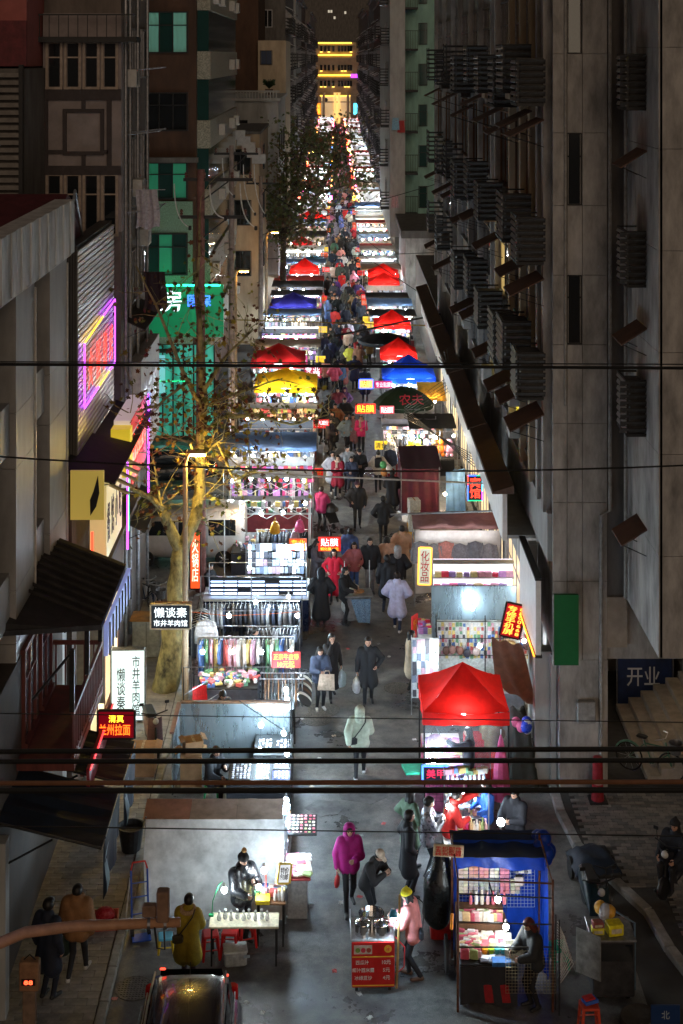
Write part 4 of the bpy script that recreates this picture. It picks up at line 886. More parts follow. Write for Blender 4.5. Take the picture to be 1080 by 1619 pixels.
def hair_mesh(kind):
 if kind in HAIRS: return HAIRS[kind]
 z = lambda *a: np.array(a, float)
 cap = [(z(0, .012, .035), z(0, .03, .02), .098, .098, 0), (z(0, -.02, .055), z(0, .03, .05), .078, .085, 0)]
 face = lambda P: np.minimum.reduce([.064 + 0 * P[..., 0], 1 - 0 * P[..., 0]])
 def cut_front(P):                                   # keep hair behind the face plane
  x, y, q = P[..., 0], P[..., 1], P[..., 2]
  return np.minimum(-(y + .048), .0 + (q * -1 + .062)) * 1.0
 cutter = lambda P: np.minimum(-(P[..., 1] + .035), .058 - P[..., 2])
 res = .014; pr = list(cap); cut = cutter
 if kind == 'short': pr = cap
 if kind in ('long', 'bob', 'pony'):
  b = -.30 if kind == 'long' else -.13
  for s in (-1, 1): pr += [(z(s * .07, .02, .02), z(s * .085, .02, b), .04, .045, 0), (z(s * .03, .07, .0), z(s * .04, .085, b), .045, .05, 0)]
  if kind == 'pony': pr = cap + [(z(0, .10, .06), z(0, .15, -.02), .03, .035, 0), (z(0, .15, -.02), z(0, .14, -.2), .035, .015, 0)]
 if kind == 'bun': pr = cap + [(z(0, .06, .13), z(0, .06, .135), .045, .045, 0)]
 if kind == 'hood':
  pr = [(z(0, .01, .04), z(0, .03, -.01), .125, .125, 0), (z(0, .06, -.06), z(0, .07, -.14), .12, .13, 0)]
  cut = lambda P: np.minimum(np.maximum(0, 0 * P[..., 0]) - (P[..., 1] + .06), .13 - np.hypot(P[..., 0] * 1.35, P[..., 2] - .01) - .035) * 1.0
 if kind == 'beanie':
  pr = [(z(0, .005, .045), z(0, .025, .03), .106, .106, 0), (z(0, .02, .10), z(0, .04, .155), .08, .03, 0)]; cut = lambda P: (.028 - P[..., 2])
 if kind == 'pompom':
  pr = [(z(0, .005, .045), z(0, .025, .03), .106, .106, 0), (z(0, .02, .10), z(0, .03, .125), .08, .06, 0)]; cut = lambda P: (.028 - P[..., 2])
 if kind == 'cap':
  pr = [(z(0, .01, .045), z(0, .02, .045), .102, .102, 0), (z(-.04, -.12, .052), z(.04, -.12, .052), .022, .022, 0), (z(-.03, -.16, .046), z(.03, -.16, .046), .016, .016, 0), (z(0, -.09, .056), z(0, -.08, .056), .05, .05, 0)]
  cut = lambda P: np.maximum(.034 - P[..., 2], np.where(P[..., 1] < -.088, P[..., 2] - .066, -1))
 vs, fs = surface(pr, res, .02, cut)
 me = bpy.data.meshes.new('hair'); me.from_pydata(vs.tolist(), [], fs.tolist()); me.materials.append(None); me.polygons.foreach_set('use_smooth', [True] * len(fs)); me.update()
 HAIRS[kind] = me; return me
SKIN = mat('skin', (.46, .27, .19), .55, noise=.06, scale=20); EYEM = mat('eye_dark', (.03, .02, .02), .3, noise=0); LIP = mat('lip', (.35, .12, .10), .5, noise=0)
HAIRM = mat('black_hair', (.010, .008, .007), .5, noise=.2, scale=30)
SHOE = {'black': mat('shoe_black', (.02, .02, .02), .5), 'white': mat('shoe_white', (.55, .54, .52), .6), 'brown': mat('shoe_brown', (.13, .07, .045), .7)}
def olink(o, i, m): o.material_slots[i].link = 'OBJECT'; o.material_slots[i].material = m
def person(loc, face, label, top, legs=(.015, .016, .02), hair='short', shoe='black', h=1.68, group=None, hairc=None, rough=.8, bag=None, sheen=None, extra=None, **kw):
 """face: heading in degrees, 0 looks at the camera, 90 to photo right, 180 away, -90 to photo left"""
 me, M, ends, mid = body_mesh(**kw); o = put('person', me); s = h / 1.725
 o.location = loc; o.rotation_euler = (0, 0, math.radians(face)); o.scale = (s, s, s)
 tm = sheen or cmat(top, rough, .13, 6, bump=.55)
 for i, m in enumerate((SKIN, tm, cmat(legs, .8, .2, 12), SHOE[shoe], EYEM, LIP)): olink(o, i, m)
 tag(o, label, 'person', group)
 def kid(name, mesh, m):
  k_ = put(name, mesh, o); k_.matrix_local = M
  olink(k_, 0, m); return k_
 if hair in ('hood', 'beanie', 'pompom', 'cap'):
  kid({'hood': 'hood', 'cap': 'cap'}.get(hair, 'hat'), hair_mesh(hair), cmat(hairc or top, .85, .2, 12)); kid('hair', hair_mesh('bob' if hair == 'beanie' else 'short'), HAIRM).scale = (.93, .93, .93)
  if hair == 'pompom':
   pb = put('pompom', MB().ball((0, .035, .20), .05, 10, 7).mesh('pompom', cmat((.30, .16, .05), .9))); pb.parent = o; pb.matrix_local = M
 else: kid('hair', hair_mesh(hair), HAIRM if hairc is None else cmat(hairc, .6))
 if bag:                                             # strap bag or backpack worn on the body
  kind, bc = bag; mb = MB()
  if kind == 'backpack': mb.cbox((0, .20, 1.28), (.30, .16, .42), bev=.05); [mb.tube([(s_ * .11, .17, 1.44), (s_ * .12, .02, 1.50), (s_ * .12, -.14, 1.36), (s_ * .12, -.13, 1.15)], .016, 5) for s_ in (-1, 1)]
  if kind == 'cross': mb.cbox((.16, .17, .98), (.22, .09, .17), (0, 0, .3), bev=.03); mb.tube([(.14, .19, 1.06), (.0, .185, 1.24), (-.13, .15, 1.42), (-.15, .02, 1.5)], .014, 5)
  if kind == 'shoulder': mb.cbox((-.24, .10, .92), (.10, .30, .28), bev=.03); mb.tube([(-.24, -.02, 1.05), (-.21, .0, 1.48), (-.24, .2, 1.05)], .012, 5)
  b = put('backpack' if kind == 'backpack' else 'bag', mb.mesh('bag', cmat(bc, .6)), o)
 if extra == 'fur':                                  # fur collar
  mb = MB(); r2 = random.Random(hash(label) % 999)
  for q in range(26): a = q / 26 * 6.283; mb.ball((.13 * math.sin(a), -.02 - .11 * math.cos(a), 1.475 + .025 * math.cos(a)), .045, 6, 4)
  put('fur_collar', mb.mesh('fur_collar', cmat((.42, .27, .14), .95, .3, 40)), o)
 if extra == 'scarf':
  put('scarf', MB().lathe([(.10, 1.44), (.135, 1.46), (.135, 1.52), (.09, 1.56)], n=14, cap=False).cbox((-.05, -.16, 1.33), (.10, .05, .28), (.1, 0, .1), bev=.02).mesh('scarf', cmat((.5, .36, .28), .95, .3, 30)), o)
 if extra == 'phone': pass
 o['_w0'] = 0; del o['_w0']
 return o, s, ends
def hand_at(res, side):     # world place of a hand (0 the person's one side, 1 the other)
 o, s, ends = res; w, e = ends[side]; p = w + (w - e).normalized() * .09
 return Vector(o.location) + Matrix.Rotation(o.rotation_euler.z, 3, 'Z') @ (p * s)
def carrier_bag(res, side, label, col, size=(.30, .14, .36), trans=.35, name='carrier_bag', cat='bag'):
 p = hand_at(res, side); w, d, h = size; mb = MB(); n = 12; rings = []
 rr = random.Random(len(label))
 for zf, rw in ((0, .75), (.08, .95), (.35, 1.05), (.65, .92), (.82, .55), (.92, .22), (1.0, .12)):
  rings.append([(math.cos(a) * w / 2 * rw * (1 + .12 * rr.uniform(-1, 1)), math.sin(a) * d / 2 * rw * (1 + .2 * rr.uniform(-1, 1)), -h + h * zf) for a in np.linspace(0, 6.283, n + 1)[:-1]])
 o0 = 0
 for r_ in rings: mb.v += r_
 for j in range(len(rings) - 1):
  for i in range(n): mb.f.append((j * n + i, j * n + (i + 1) % n, (j + 1) * n + (i + 1) % n, (j + 1) * n + i)); mb.m.append(0)
 mb.f.append(tuple(range(n - 1, -1, -1))); mb.m.append(0)
 mb.tube([(-.03, 0, -.02), (-.035, 0, .05), (.035, 0, .05), (.03, 0, -.02)], .008, 5)
 z = max(p.z - .03, h + .03)
 single(name, mb, cmat(col, .4, .15, 12, trans=trans, bump=.2), label, cat, smooth=True, loc=(p.x, p.y, z), rot=(0, 0, rr.uniform(0, 3)))
# ================================================================ MARKET: pieces
LED = emat('led_bulb_glass', (.62, .83, 1.0), 265.0); WARMB = emat('warm_bulb_glass', (1, .66, .32), 190.0)
SOCK = mat('bulb_socket', (.6, .6, .58), .5, noise=0)
def bulb_mesh(m, r=.052):
 mb = MB(); mb.lathe([(.006, .13), (.022, .125), (.024, .06), (.03, .045)], n=8, mi=1); mb.lathe([(.028, .05), (r, .01), (r * 1.02, -.015), (r * .75, -.05), (.004, -.065)], n=10, mi=0)
 return mb.mesh('bulb', [m, SOCK], True)
BULB = bulb_mesh(LED); BULBW = bulb_mesh(WARMB)
BULBF = bulb_mesh(emat('far_led_glass', (.72, .89, 1.0), 280.0), .06)
BULBD = bulb_mesh(emat('dim_bulb_glass', (.85, .95, 1.0), 85.0))
def bulb(parent, loc, warm=False, cord=0, dim=False):
 o = put('bulb', BULBW if warm else BULBD if dim else BULBF if loc[1] > 50 else BULB, parent, loc)
 if cord: put('cord', MB().tube([(loc[0], loc[1], loc[2] + .12), (loc[0] + .01, loc[1] + .01, loc[2] + cord)], .006, 4).mesh('cord', BLACK), parent)
 return o
def posts(parent, pts, h, r=.018, m=None, name='post'):
 for (x, y) in pts: part(name, MB().tube([(x, y, 0), (x, y, h)], r, 6), m or STEELD, parent)
def bar(parent, a, b, r=.012, m=None, name='bar'): return part(name, MB().tube([a, b], r, 5), m or STEELD, parent)
def cloth(col, trans=.35, rough=.7): return cmat(col, rough, .2, 3.2, trans=trans, bump=.45)
def tent(parent, x0, x1, y0, y1, ze, zp, m, val=.28, sag=.10, rt=None):
 """pop-up tent: pyramid canopy with sagging hips and a valance on every side"""
 cx, cy = (x0 + x1) / 2, (y0 + y1) / 2; mb = MB(); n = 8
 cs = [(x0, y0), (x1, y0), (x1, y1), (x0, y1)]
 for k_ in range(4):
  A, B = cs[k_], cs[(k_ + 1) % 4]; o = len(mb.v)
  for j in range(n + 1):
   v = j / n
   for i in range(n + 1):
    u = i / n; ex_, ey_ = A[0] + (B[0] - A[0]) * u, A[1] + (B[1] - A[1]) * u
    edge = math.sin(u * math.pi); wr = .016 * math.sin(31 * u + 13 * v + k_ * 2) + .014 * math.sin(17 * u - 23 * v)
    z = ze + (zp - ze) * v ** 1.25 - sag * edge * math.sin(v * math.pi) * .8 - .06 * edge * (1 - v) + wr * (1 - v)
    mb.v.append((ex_ + (cx - ex_) * v, ey_ + (cy - ey_) * v, z))
  mb.f += [(o + j * (n + 1) + i, o + j * (n + 1) + i + 1, o + (j + 1) * (n + 1) + i + 1, o + (j + 1) * (n + 1) + i) for j in range(n) for i in range(n)]; mb.m += [0] * (n * n)
 c = part('canopy', mb, m, parent, True)
 vb = MB()
 for k_ in range(4):
  A, B = cs[k_], cs[(k_ + 1) % 4]
  vb.sheet((A[0], A[1], ze - val), (B[0], B[1], ze - val), (B[0], B[1], ze), (A[0], A[1], ze), 12, 3, lambda u, v: (.02 * math.sin(19 * u) * (1 - v) * (A[1] != B[1]), .02 * math.sin(19 * u) * (1 - v) * (A[0] != B[0]), -.06 * math.sin(u * math.pi) * v - .02 * abs(math.sin(9 * u)) * (1 - v)))
 part('valance', vb, m, parent, True)
 posts(parent, [(x + (.03 if x == x0 else -.03), y + (.03 if y == y0 else -.03)) for x, y in cs], ze, .02, DARK, 'leg')
 return c
def tarp_roof(parent, x0, x1, y0, y1, z0, z1, m, name='roof', sagf=.06, ridge=0):
 mb = MB().sheet((x0, y0, z0), (x1, y0, z0), (x1, y1, z1), (x0, y1, z1), 12, 8, lambda u, v: (0, 0, -sagf * math.sin(v * math.pi) * abs(math.sin(u * math.pi * 3)) + ridge * math.sin(v * math.pi) + .012 * math.sin(27 * u + 9 * v)))
 return part(name, mb, m, parent, True)
def curtain(parent, a, b, z0, z1, m, name='side_sheet', fold=.03, n=18):
 (xa, ya), (xb, yb) = a, b; nx, ny = (yb - ya), -(xb - xa); l = math.hypot(nx, ny) or 1; nx, ny = nx / l, ny / l
 mb = MB().sheet((xa, ya, z0), (xb, yb, z0), (xb, yb, z1), (xa, ya, z1), n, 6, lambda u, v: (nx * fold * math.sin(u * 21 + 2 * v) * (1.1 - v * .7), ny * fold * math.sin(u * 21 + 2 * v) * (1.1 - v * .7), .03 * math.sin(u * 6) * (1 - v)))
 return part(name, mb, m, parent, True)
def table(parent, x0, x1, y0, y1, z, m, skirt=None, name='table_top'):
 part(name, MB().cbox(((x0 + x1) / 2, (y0 + y1) / 2, z - .02), (x1 - x0, y1 - y0, .04), bev=.008), m, parent)
 if skirt:
  for a, b in (((x0, y0), (x1, y0)), ((x0, y0), (x0, y1)), ((x1, y0), (x1, y1))): curtain(parent, a, b, .06, z - .041, skirt, 'table_skirt', .012)
 else:
  for x in (x0 + .05, x1 - .05):
   for y in (y0 + .05, y1 - .05): part('leg', MB().tube([(x, y, 0), (x, y, z - .04)], .018, 6), DARK, parent)
def wire_grid(parent, a, b, z0, z1, step=.08, m=None, r=.004, name='wire_grid'):
 (xa, ya), (xb, yb) = a, b; L_ = math.hypot(xb - xa, yb - ya); mb = MB(); nu = int(L_ / step); nv = int((z1 - z0) / step)
 for i in range(nu + 1): u = i / nu; x, y = xa + (xb - xa) * u, ya + (yb - ya) * u; mb.tube([(x, y, z0), (x, y, z1)], r, 3, cap=False)
 for j in range(nv + 1): z = z0 + (z1 - z0) * j / nv; mb.tube([(xa, ya, z), (xb, yb, z)], r, 3, cap=False)
 return part(name, mb, m or STEEL, parent)
PAL = {'candy': [(.75, .18, .22), (.8, .45, .45), (.85, .75, .6), (.7, .62, .5), (.6, .1, .15), (.85, .8, .75), (.4, .5, .2), (.75, .5, .25)], 'cool': [(.7, .75, .8), (.45, .5, .6), (.2, .25, .35), (.6, .4, .5), (.8, .8, .8), (.08, .08, .1), (.5, .6, .65)],
    'mix': [(.7, .7, .7), (.5, .1, .1), (.1, .2, .5), (.7, .55, .2), (.08, .08, .09), (.15, .35, .2), (.75, .7, .65), (.6, .35, .45)], 'dark': [(.02, .02, .025), (.05, .05, .06), (.12, .1, .09), (.2, .2, .22), (.35, .34, .33), (.04, .05, .08)],
    'pink': [(.8, .08, .3), (.75, .05, .1), (.65, .3, .7), (.75, .65, .3), (.8, .4, .55), (.3, .2, .5)], 'jewel': [(.75, .75, .78), (.55, .55, .6), (.85, .82, .7), (.2, .2, .22), (.6, .6, .7)]}
ITEM = {}
def item_mesh(kind):
 if kind in ITEM: return ITEM[kind]
 mb = MB()
 if kind == 'packet': mb.cbox((0, 0, .09), (.13, .035, .18), (.15, 0, 0), bev=.012)
 if kind == 'box': mb.cbox((0, 0, .05), (.14, .10, .10), bev=.006)
 if kind == 'flat': mb.cbox((0, 0, .02), (.16, .12, .035), bev=.006)
 if kind == 'bottle': mb.lathe([(.03, 0), (.034, .01), (.034, .13), (.014, .17), (.014, .2), (.018, .2), (.018, .225)], n=8)
 if kind == 'tub': mb.lathe([(.045, 0), (.055, .12), (.06, .12), (.06, .14)], n=10)
 if kind == 'case': mb.cbox((0, 0, 0), (.08, .012, .155), bev=.006).cbox((0, 0, 0), (.105, .008, .20), bev=.003)
 if kind == 'card': mb.cbox((0, 0, 0), (.07, .006, .10), bev=.002).ball((0, -.012, -.01), .018, 6, 4)
 if kind == 'ring': mb.cbox((0, 0, .008), (.05, .05, .014), bev=.003)
 me = mb.mesh(kind, [None]); ITEM[kind] = me; return me
NAMES = {'packet': 'packet', 'box': 'small_box', 'flat': 'flat_box', 'bottle': 'bottle', 'tub': 'plastic_tub', 'case': 'phone_case', 'card': 'trinket_card', 'ring': 'jewellery_box'}
def goods(kind, pts, pal, label, group, cat='goods', rnd=None, sc=1.0, rz=.4):
 rnd = rnd or random.Random(len(pts)); me = item_mesh(kind)
 for p in pts:
  o = put(NAMES[kind], me, None, p, (0, 0, rnd.uniform(-rz, rz)), sc * rnd.uniform(.85, 1.2)); olink(o, 0, cmat(rnd.choice(PAL[pal]), .45, .12, 20)); tag(o, label, cat, group)
def gridpts(x0, x1, y0, y1, z, nx, ny, jit=.02, rnd=random, drop=.0):
 return [(x0 + (x1 - x0) * (i + .5) / nx + rnd.uniform(-jit, jit), y0 + (y1 - y0) * (j + .5) / ny + rnd.uniform(-jit, jit), z + rnd.uniform(0, .004)) for j in range(ny) for i in range(nx) if rnd.random() >= drop]
def wallpts(x0, x1, y, z0, z1, nx, nz, jit=.01, rnd=random, drop=0.): return [(x0 + (x1 - x0) * (i + .5) / nx + rnd.uniform(-jit, jit), y, z0 + (z1 - z0) * (j + .5) / nz + rnd.uniform(-jit, jit)) for j in range(nz) for i in range(nx) if rnd.random() >= drop]
def heap(name, label, cat, x0, x1, y0, y1, z, n, pal, rnd, hmax=.14, smax=.16):
 """many small wares nobody could count, lying on a counter"""
 mb = MB(); cols = PAL[pal]
 for q in range(n):
  s_ = rnd.uniform(.35, 1) * smax; mb.cbox((rnd.uniform(x0, x1), rnd.uniform(y0, y1), z + rnd.uniform(.01, hmax)), (s_, s_ * rnd.uniform(.4, .9), rnd.uniform(.03, .12)), (rnd.uniform(-.3, .3), rnd.uniform(-.3, .3), rnd.uniform(0, 3)), mi=rnd.randrange(len(cols)), bev=.006)
 return tag(put(name, mb.mesh(name, [cmat(c, .45, .12, 20) for c in cols])), label, cat, kind='stuff')
def shelf_wall(x0, x1, y, z0, z1, rnd, pal):
 mb = MB(); cols = PAL[pal] + PAL['dark'][:2]; z = z0
 while z < z1 - .1:
  h = rnd.uniform(.14, .32); x = x0
  while x < x1 - .06:
   w = rnd.uniform(.06, .2)
   if rnd.random() < .9: mb.cbox((x + w / 2, y - .05, z + h * .42), (w * .9, rnd.uniform(.04, .14), h * rnd.uniform(.5, .85)), (rnd.uniform(-.15, .15), rnd.uniform(-.1, .1), rnd.uniform(-.3, .3)), mi=rnd.randrange(len(cols)))
   x += w
  mb.box(x0, x1, y - .02, y, z - .02, z, len(cols)); z += h
 return tag(put('wares', mb.mesh('wares', [cmat(c, .5, .15, 20) for c in cols] + [STEELD])), 'uncounted wares on shelves at the back of the lit stalls', 'wares', kind='stuff', group='wares on back shelves')
def garment_mesh(v):
 rr = random.Random(v); ln = (.62, .72, .95, .8)[v % 4]; mb = MB(); n = 10
 prof = [(0, .05), (.06, .19), (.16, .215), (.4, .20), (ln, .225 + .03 * (v % 2))]
 rows_ = [(z, w) for z, w in prof]
 for s in (-1, 1):
  o = len(mb.v)
  for z, w in rows_:
   for i in range(n + 1):
    u = i / n * 2 - 1; mb.v.append((s * (.03 + .025 * (1 - u * u)) + .014 * math.sin(u * 9 + v + z * 3), u * w, -z + .02 * math.sin(u * 5 + v) * (z > .5)))
  mb.f += [(o + j * (n + 1) + i, o + j * (n + 1) + i + 1, o + (j + 1) * (n + 1) + i + 1, o + (j + 1) * (n + 1) + i) for j in range(len(rows_) - 1) for i in range(n)]; mb.m += [0] * ((len(rows_) - 1) * n)
 for s in (-1, 1): mb.tube([(0, s * .17, -.06), (0, s * .23, -.30), (.02, s * .235, -.56)], [.05, .045, .04], 6)
 mb.tube([(0, -.19, -.05), (0, 0, .02), (0, .19, -.05)], .008, 4, 1); mb.tube([(0, 0, .02), (0, 0, .07), (0, .02, .085)], .005, 4, 1)
 return mb.mesh('hanging_garment', [None, SOCK], True)
GARM = [garment_mesh(v) for v in range(4)]
def rail_of_clothes(parent, a, b, z, n, pal, label, group, rnd, out=None):
 (xa, ya), (xb, yb) = a, b; bar(parent, (xa, ya, z + .085), (xb, yb, z + .085), .014, STEEL, 'rail'); ang = math.atan2(yb - ya, xb - xa)
 for i in range(n):
  u = (i + .5) / n; o = put('hanging_garment', GARM[rnd.randrange(4)], None, (xa + (xb - xa) * u, ya + (yb - ya) * u, z), (0, 0, ang + rnd.uniform(-.25, .25) + (out or 0)), rnd.uniform(.9, 1.08))
  olink(o, 0, cmat(rnd.choice(PAL[pal]), .85, .2, 9)); tag(o, label, 'clothes', group)
def sign(name, label, c, w, h, bg, lines, rz=0., t=.04, frame=None, tilt=0., cat='sign', roll=0.):
 s = thing(name, label, cat, c, rz); s.rotation_euler = (tilt, roll, rz)
 part('panel', MB().cbox((0, 0, 0), (w, t, h), bev=.006), bg, s)
 if frame:
  f = MB()
  for x in (-1, 1): f.box(x * w / 2 - .02, x * w / 2 + .02, -t / 2 - .014, t / 2 + .004, -h / 2, h / 2)
  for z in (-1, 1): f.box(-w / 2 + .021, w / 2 - .021, -t / 2 - .012, t / 2 + .003, z * h / 2 - .018, z * h / 2 + .018)
  part('frame', f, frame, s)
 for (tx, x, z, tw, th, m) in lines: lettering(tx, m, s, (x, -t / 2 - .006, z), w=tw, h=th)
 return s
def stool(loc, col, label, group=None, rz=0, h=.45, w=.30, top=None):
 t = thing('stool', label, 'stool', loc, rz, group); m = cmat(col, .4, .06, 8)
 part('seat', MB().cbox((0, 0, h - .02), (w, w, .045), bev=.02), cmat(top, .4, .06, 8) if top else m, t)
 for sx in (-1, 1):
  for sy in (-1, 1): part('leg', MB().tube([(sx * w * .40, sy * w * .40, h - .03), (sx * w * .52, sy * w * .52, 0)], [.03, .022], 6), m, t)
 for a, b in (((-1, -1), (1, -1)), ((-1, 1), (1, 1)), ((-1, -1), (-1, 1)), ((1, -1), (1, 1))): part('stretcher', MB().tube([(a[0] * w * .46, a[1] * w * .46, h * .42), (b[0] * w * .46, b[1] * w * .46, h * .42)], .014, 5), m, t)
 return t
RED_B = emat('sign_red', (.85, .02, .02), .18); YEL_T = emat('sign_yellow', (1, .66, .04), .65); WHT_T = emat('sign_white', (.9, .95, 1), .6)
REDP = cmat((.55, .02, .02), .4); YELP = mat('paint_yellow', (.8, .55, .05), .5, noise=.05); WHTP = mat('paint_white', (.8, .8, .78), .5, noise=.05); REDT = mat('paint_red', (.6, .03, .03), .5, noise=.05); BLKT = mat('paint_black', (.02, .02, .02), .5, noise=0)
TARPW = cloth((.55, .57, .57), .30); TARPBR = cloth((.38, .29, .235), .15); BLUET = cloth((.01, .06, .45), .35, .45); REDC = cloth((.70, .012, .008), .5); NAVYC = cloth((.012, .02, .09), .3)
CLEAR = mat('clear_plastic_sheet', (.6, .65, .68), .15, noise=.1, scale=3, bump=.3, alpha=.25)
# ================================================================ LEFT ROW, near
rn = random.Random(11)
# --- stall with the tall white tarpaulin
s = thing('market_stall', 'market stall shut off at the back by a tall white tarpaulin with a brown roof', 'market stall', (-2.4, 28.5, 0))
xa, xb, yb_ = X(228, 28.5), X(449, 28.5), 28.5
mb = MB().sheet((xa, yb_ - .02, .10), (xb, yb_, .06), (xb, yb_, 2.06), (xa + .02, yb_, 2.08), 26, 18, lambda u, v: (.015 * math.sin(8 * v), -.05 * math.sin(u * 5.2 + .6) * (1 - v) - .018 * math.sin(u * 23 + 3 * v) * (1 - .5 * v) - .02 * math.exp(-((v - .62) / .02) ** 2) - .02 * math.exp(-((v - .3) / .02) ** 2), .10 * (1 - v) * (.9 - u) + .03 * math.sin(u * 9) * (1 - v)))
part('back_sheet', mb, cloth((.62, .63, .62), .2), s, True)
for i in range(3):
 u0, u1 = xa - .02 + (xb - xa) * i / 3, xa - .02 + (xb - xa) * (i + 1) / 3 - .004
 mb = MB().sheet((u0, yb_ - .03, 2.08), (u1, yb_ - .03, 2.08), (u1, yb_ + .62, 2.15), (u0, yb_ + .62, 2.15), 8, 5, lambda u, v: (0, 0, -.05 * math.sin(u * math.pi) * math.sin(v * math.pi)))
 part('roof_sheet', mb, [cloth((.34, .16, .11), .2), TARPBR, TARPBR][i], s, True)  # leftmost sheet has the red light on that edge put into its colour
tarp_roof(s, xa, xb, yb_ + .62, yb_ + 2.2, 2.15, 1.22, TARPBR, 'roof_sheet')
curtain(s, (xa, yb_), (xa, yb_ + 2.2), .1, 1.2, cloth((.35, .12, .08), .2))
posts(s, [(xa + .03, yb_ + .03), (xb + .02, yb_ + .03), (xb + .02, yb_ + 1.1)], 2.1)
table(s, xb - .7, xb + .05, yb_ + .2, yb_ + 2.9, .78, WOOD, cloth((.3, .3, .3), .1))
for q in range(4): bulb(s, (xb - .05, yb_ + .5 + q * .75, 1.5 - .15 * q), cord=.25)
goods('flat', gridpts(xb - .1, xb + .5, 28.7, 29.5, .82, 5, 6, .01, rn), 'candy', 'red and cream packed sweet box on the tray beside the white-backed stall', 'boxes on the tray of the white-backed stall')
part('tray', MB().box(xb - .12, xb + .52, 28.65, 29.55, .77, .80), cmat((.3, .03, .03)), s); part('tray_box', MB().box(xb + .06, xb + .45, 28.7, 29.4, .0, .768), cmat((.3, .32, .34), .5), s)
goods('box', gridpts(xb - .6, xb + .02, 29.4, 31.4, .8, 5, 11, .02, rn), 'cool', 'small boxed trinket on the aisle counter behind the white tarpaulin', 'wares on the counter behind the white tarpaulin')
part('tray', MB().box(xb - .02, xb + .62, 30.2, 31.0, .83, .86), DARK, s)
goods('ring', gridpts(xb, xb + .6, 30.22, 30.98, .865, 7, 6, .01, rn), 'candy', 'little bracelet box on the tray jutting into the aisle', 'bracelet boxes on the jutting tray')
# --- glass bottle table in front of it
t = thing('folding_table', 'cream folding table with dark legs set with a row of cut glass bottles', 'table', (-1.65, 27.35, 0))
tx0, tx1 = X(331, 27.3), X(441, 27.3); table(t, tx0, tx1, 27.15, 27.62, .76, cmat((.62, .58, .42), .5))
GLS = mat('cut_glass', (.75, .8, .8), .08, noise=.2, scale=30, spec=1.0, alpha=.55)
for i in range(9):
 x = tx0 + .17 + i * .115 + rn.uniform(-.01, .01); mb = MB().lathe([(.03, 0), (.042, .02), (.04, .09), (.018, .125), (.02, .15), (.03, .17), (.004, .2)], n=10)
 single('glass_bottle', mb, GLS, 'faceted clear glass bottle standing in the row on the cream table', 'bottle', 'glass bottles on the cream table', loc=(x, 27.36 + .05 * (i % 2), .762))
cl = thing('clip_lamp', 'small lamp on a curved green stem clipped to the cream table', 'lamp', (tx0 + .06, 27.5, .76))
part('stem', MB().tube([(tx0 + .03, 27.5, .76), (tx0 + .05, 27.5, 1.05), (tx0 + .16, 27.5, 1.35), (tx0 + .24, 27.48, 1.43)], .010, 6), cmat((.02, .35, .12), .4), cl)
part('clip', MB().cbox((tx0 + .02, 27.5, .78), (.09, .07, .05), bev=.01), cmat((.02, .35, .12), .4), cl); bulb(cl, (tx0 + .27, 27.46, 1.28), dim=True)
s2 = thing('goods_stand', 'low stand crowded with bright toys and lamps beside the man in the pompom hat', 'stand', (-1.35, 27.9, 0))
table(s2, X(404, 27.9), X(452, 27.9), 27.75, 28.25, .85, WOOD); part('tray', MB().box(X(405, 27.9), X(427, 27.9), 27.7, 27.95, .852, .93), cmat((.7, .55, .02)), s2)
goods('box', gridpts(-1.5, -.98, 27.98, 28.2, .855, 6, 3, .02, rn), 'mix', 'small bright toy piled on the low stand by the white sheet', 'toys on the low stand')
goods('bottle', [(-1.15 + .07 * i, 27.85, .855) for i in range(4)], 'mix', 'slim bottle at the edge of the low lamp-lit stand', 'bottles on the low stand')
part('lamp_stem', MB().tube([(-1.33, 27.9, .86), (-1.33, 27.9, 1.45), (-1.36, 27.86, 1.55)], .012, 6), cmat((.6, .05, .03)), s2); part('lamp_stem', MB().tube([(-1.45, 27.9, .86), (-1.47, 27.88, 1.3)], .012, 6), BLACK, s2)
bulb(s2, (-1.36, 27.84, 1.44), dim=True); bulb(s2, (-1.47, 27.86, 1.12), dim=True)
sign('sign_board', 'small tilted price board in a yellow frame above the bright toys', (X(449, 27.9), 27.85, 1.37), .27, .34, emat('board_lit', (.9, .95, 1), .25), [('特价\n包邮', 0, 0, .18, .22, BLKT)], rz=.5, frame=YELP, tilt=-.2, roll=.25)
stool(G(333, 1512), (.62, .02, .02), 'red plastic stool under the near end of the cream table', rz=.2); stool(G(364, 1508), (.62, .02, .02), 'second red plastic stool, between the crate and the first stool', rz=-.1); stool(G(390, 1494), (.62, .02, .02), 'red plastic stool partly hidden behind the pompom-hat man', rz=.3)
stool(G(262, 1502), (.75, .52, .02), 'yellow child stool with a pale blue top by the kerb', rz=.15, h=.28, w=.28, top=(.12, .45, .6))
bx = thing('storage_box', 'clear plastic storage box with clip lid below the cream table', 'box', G(372, 1522), .15)
part('body', MB().cbox((0, 0, .13), (.42, .32, .26), bev=.03), mat('frosted_plastic', (.5, .55, .58), .25, noise=.2, scale=9, alpha=.75), bx); part('lid', MB().cbox((0, 0, .275), (.45, .35, .035), bev=.015), mat('frosted_lid', (.6, .66, .68), .3, noise=.1), bx); part('handle', MB().cbox((.2, -.17, .2), (.12, .02, .05), bev=.008), cmat((.3, .4, .5)), bx)
ht = thing('hand_truck', 'blue folded hand truck leaning by the kerb beside the white tarpaulin', 'hand truck', G(222, 1478), .25)
for sx in (-.16, .16): part('rail', MB().tube([(sx, 0, .12), (sx, .22, 1.15)], .018, 6), cmat((.02, .08, .4), .4), ht); part('wheel', MB().lathe([(.03, -.03), (.10, -.03), (.10, .03), (.03, .03)], (sx, -.02, .10), 14, 0, 'x'), BLACK, ht)
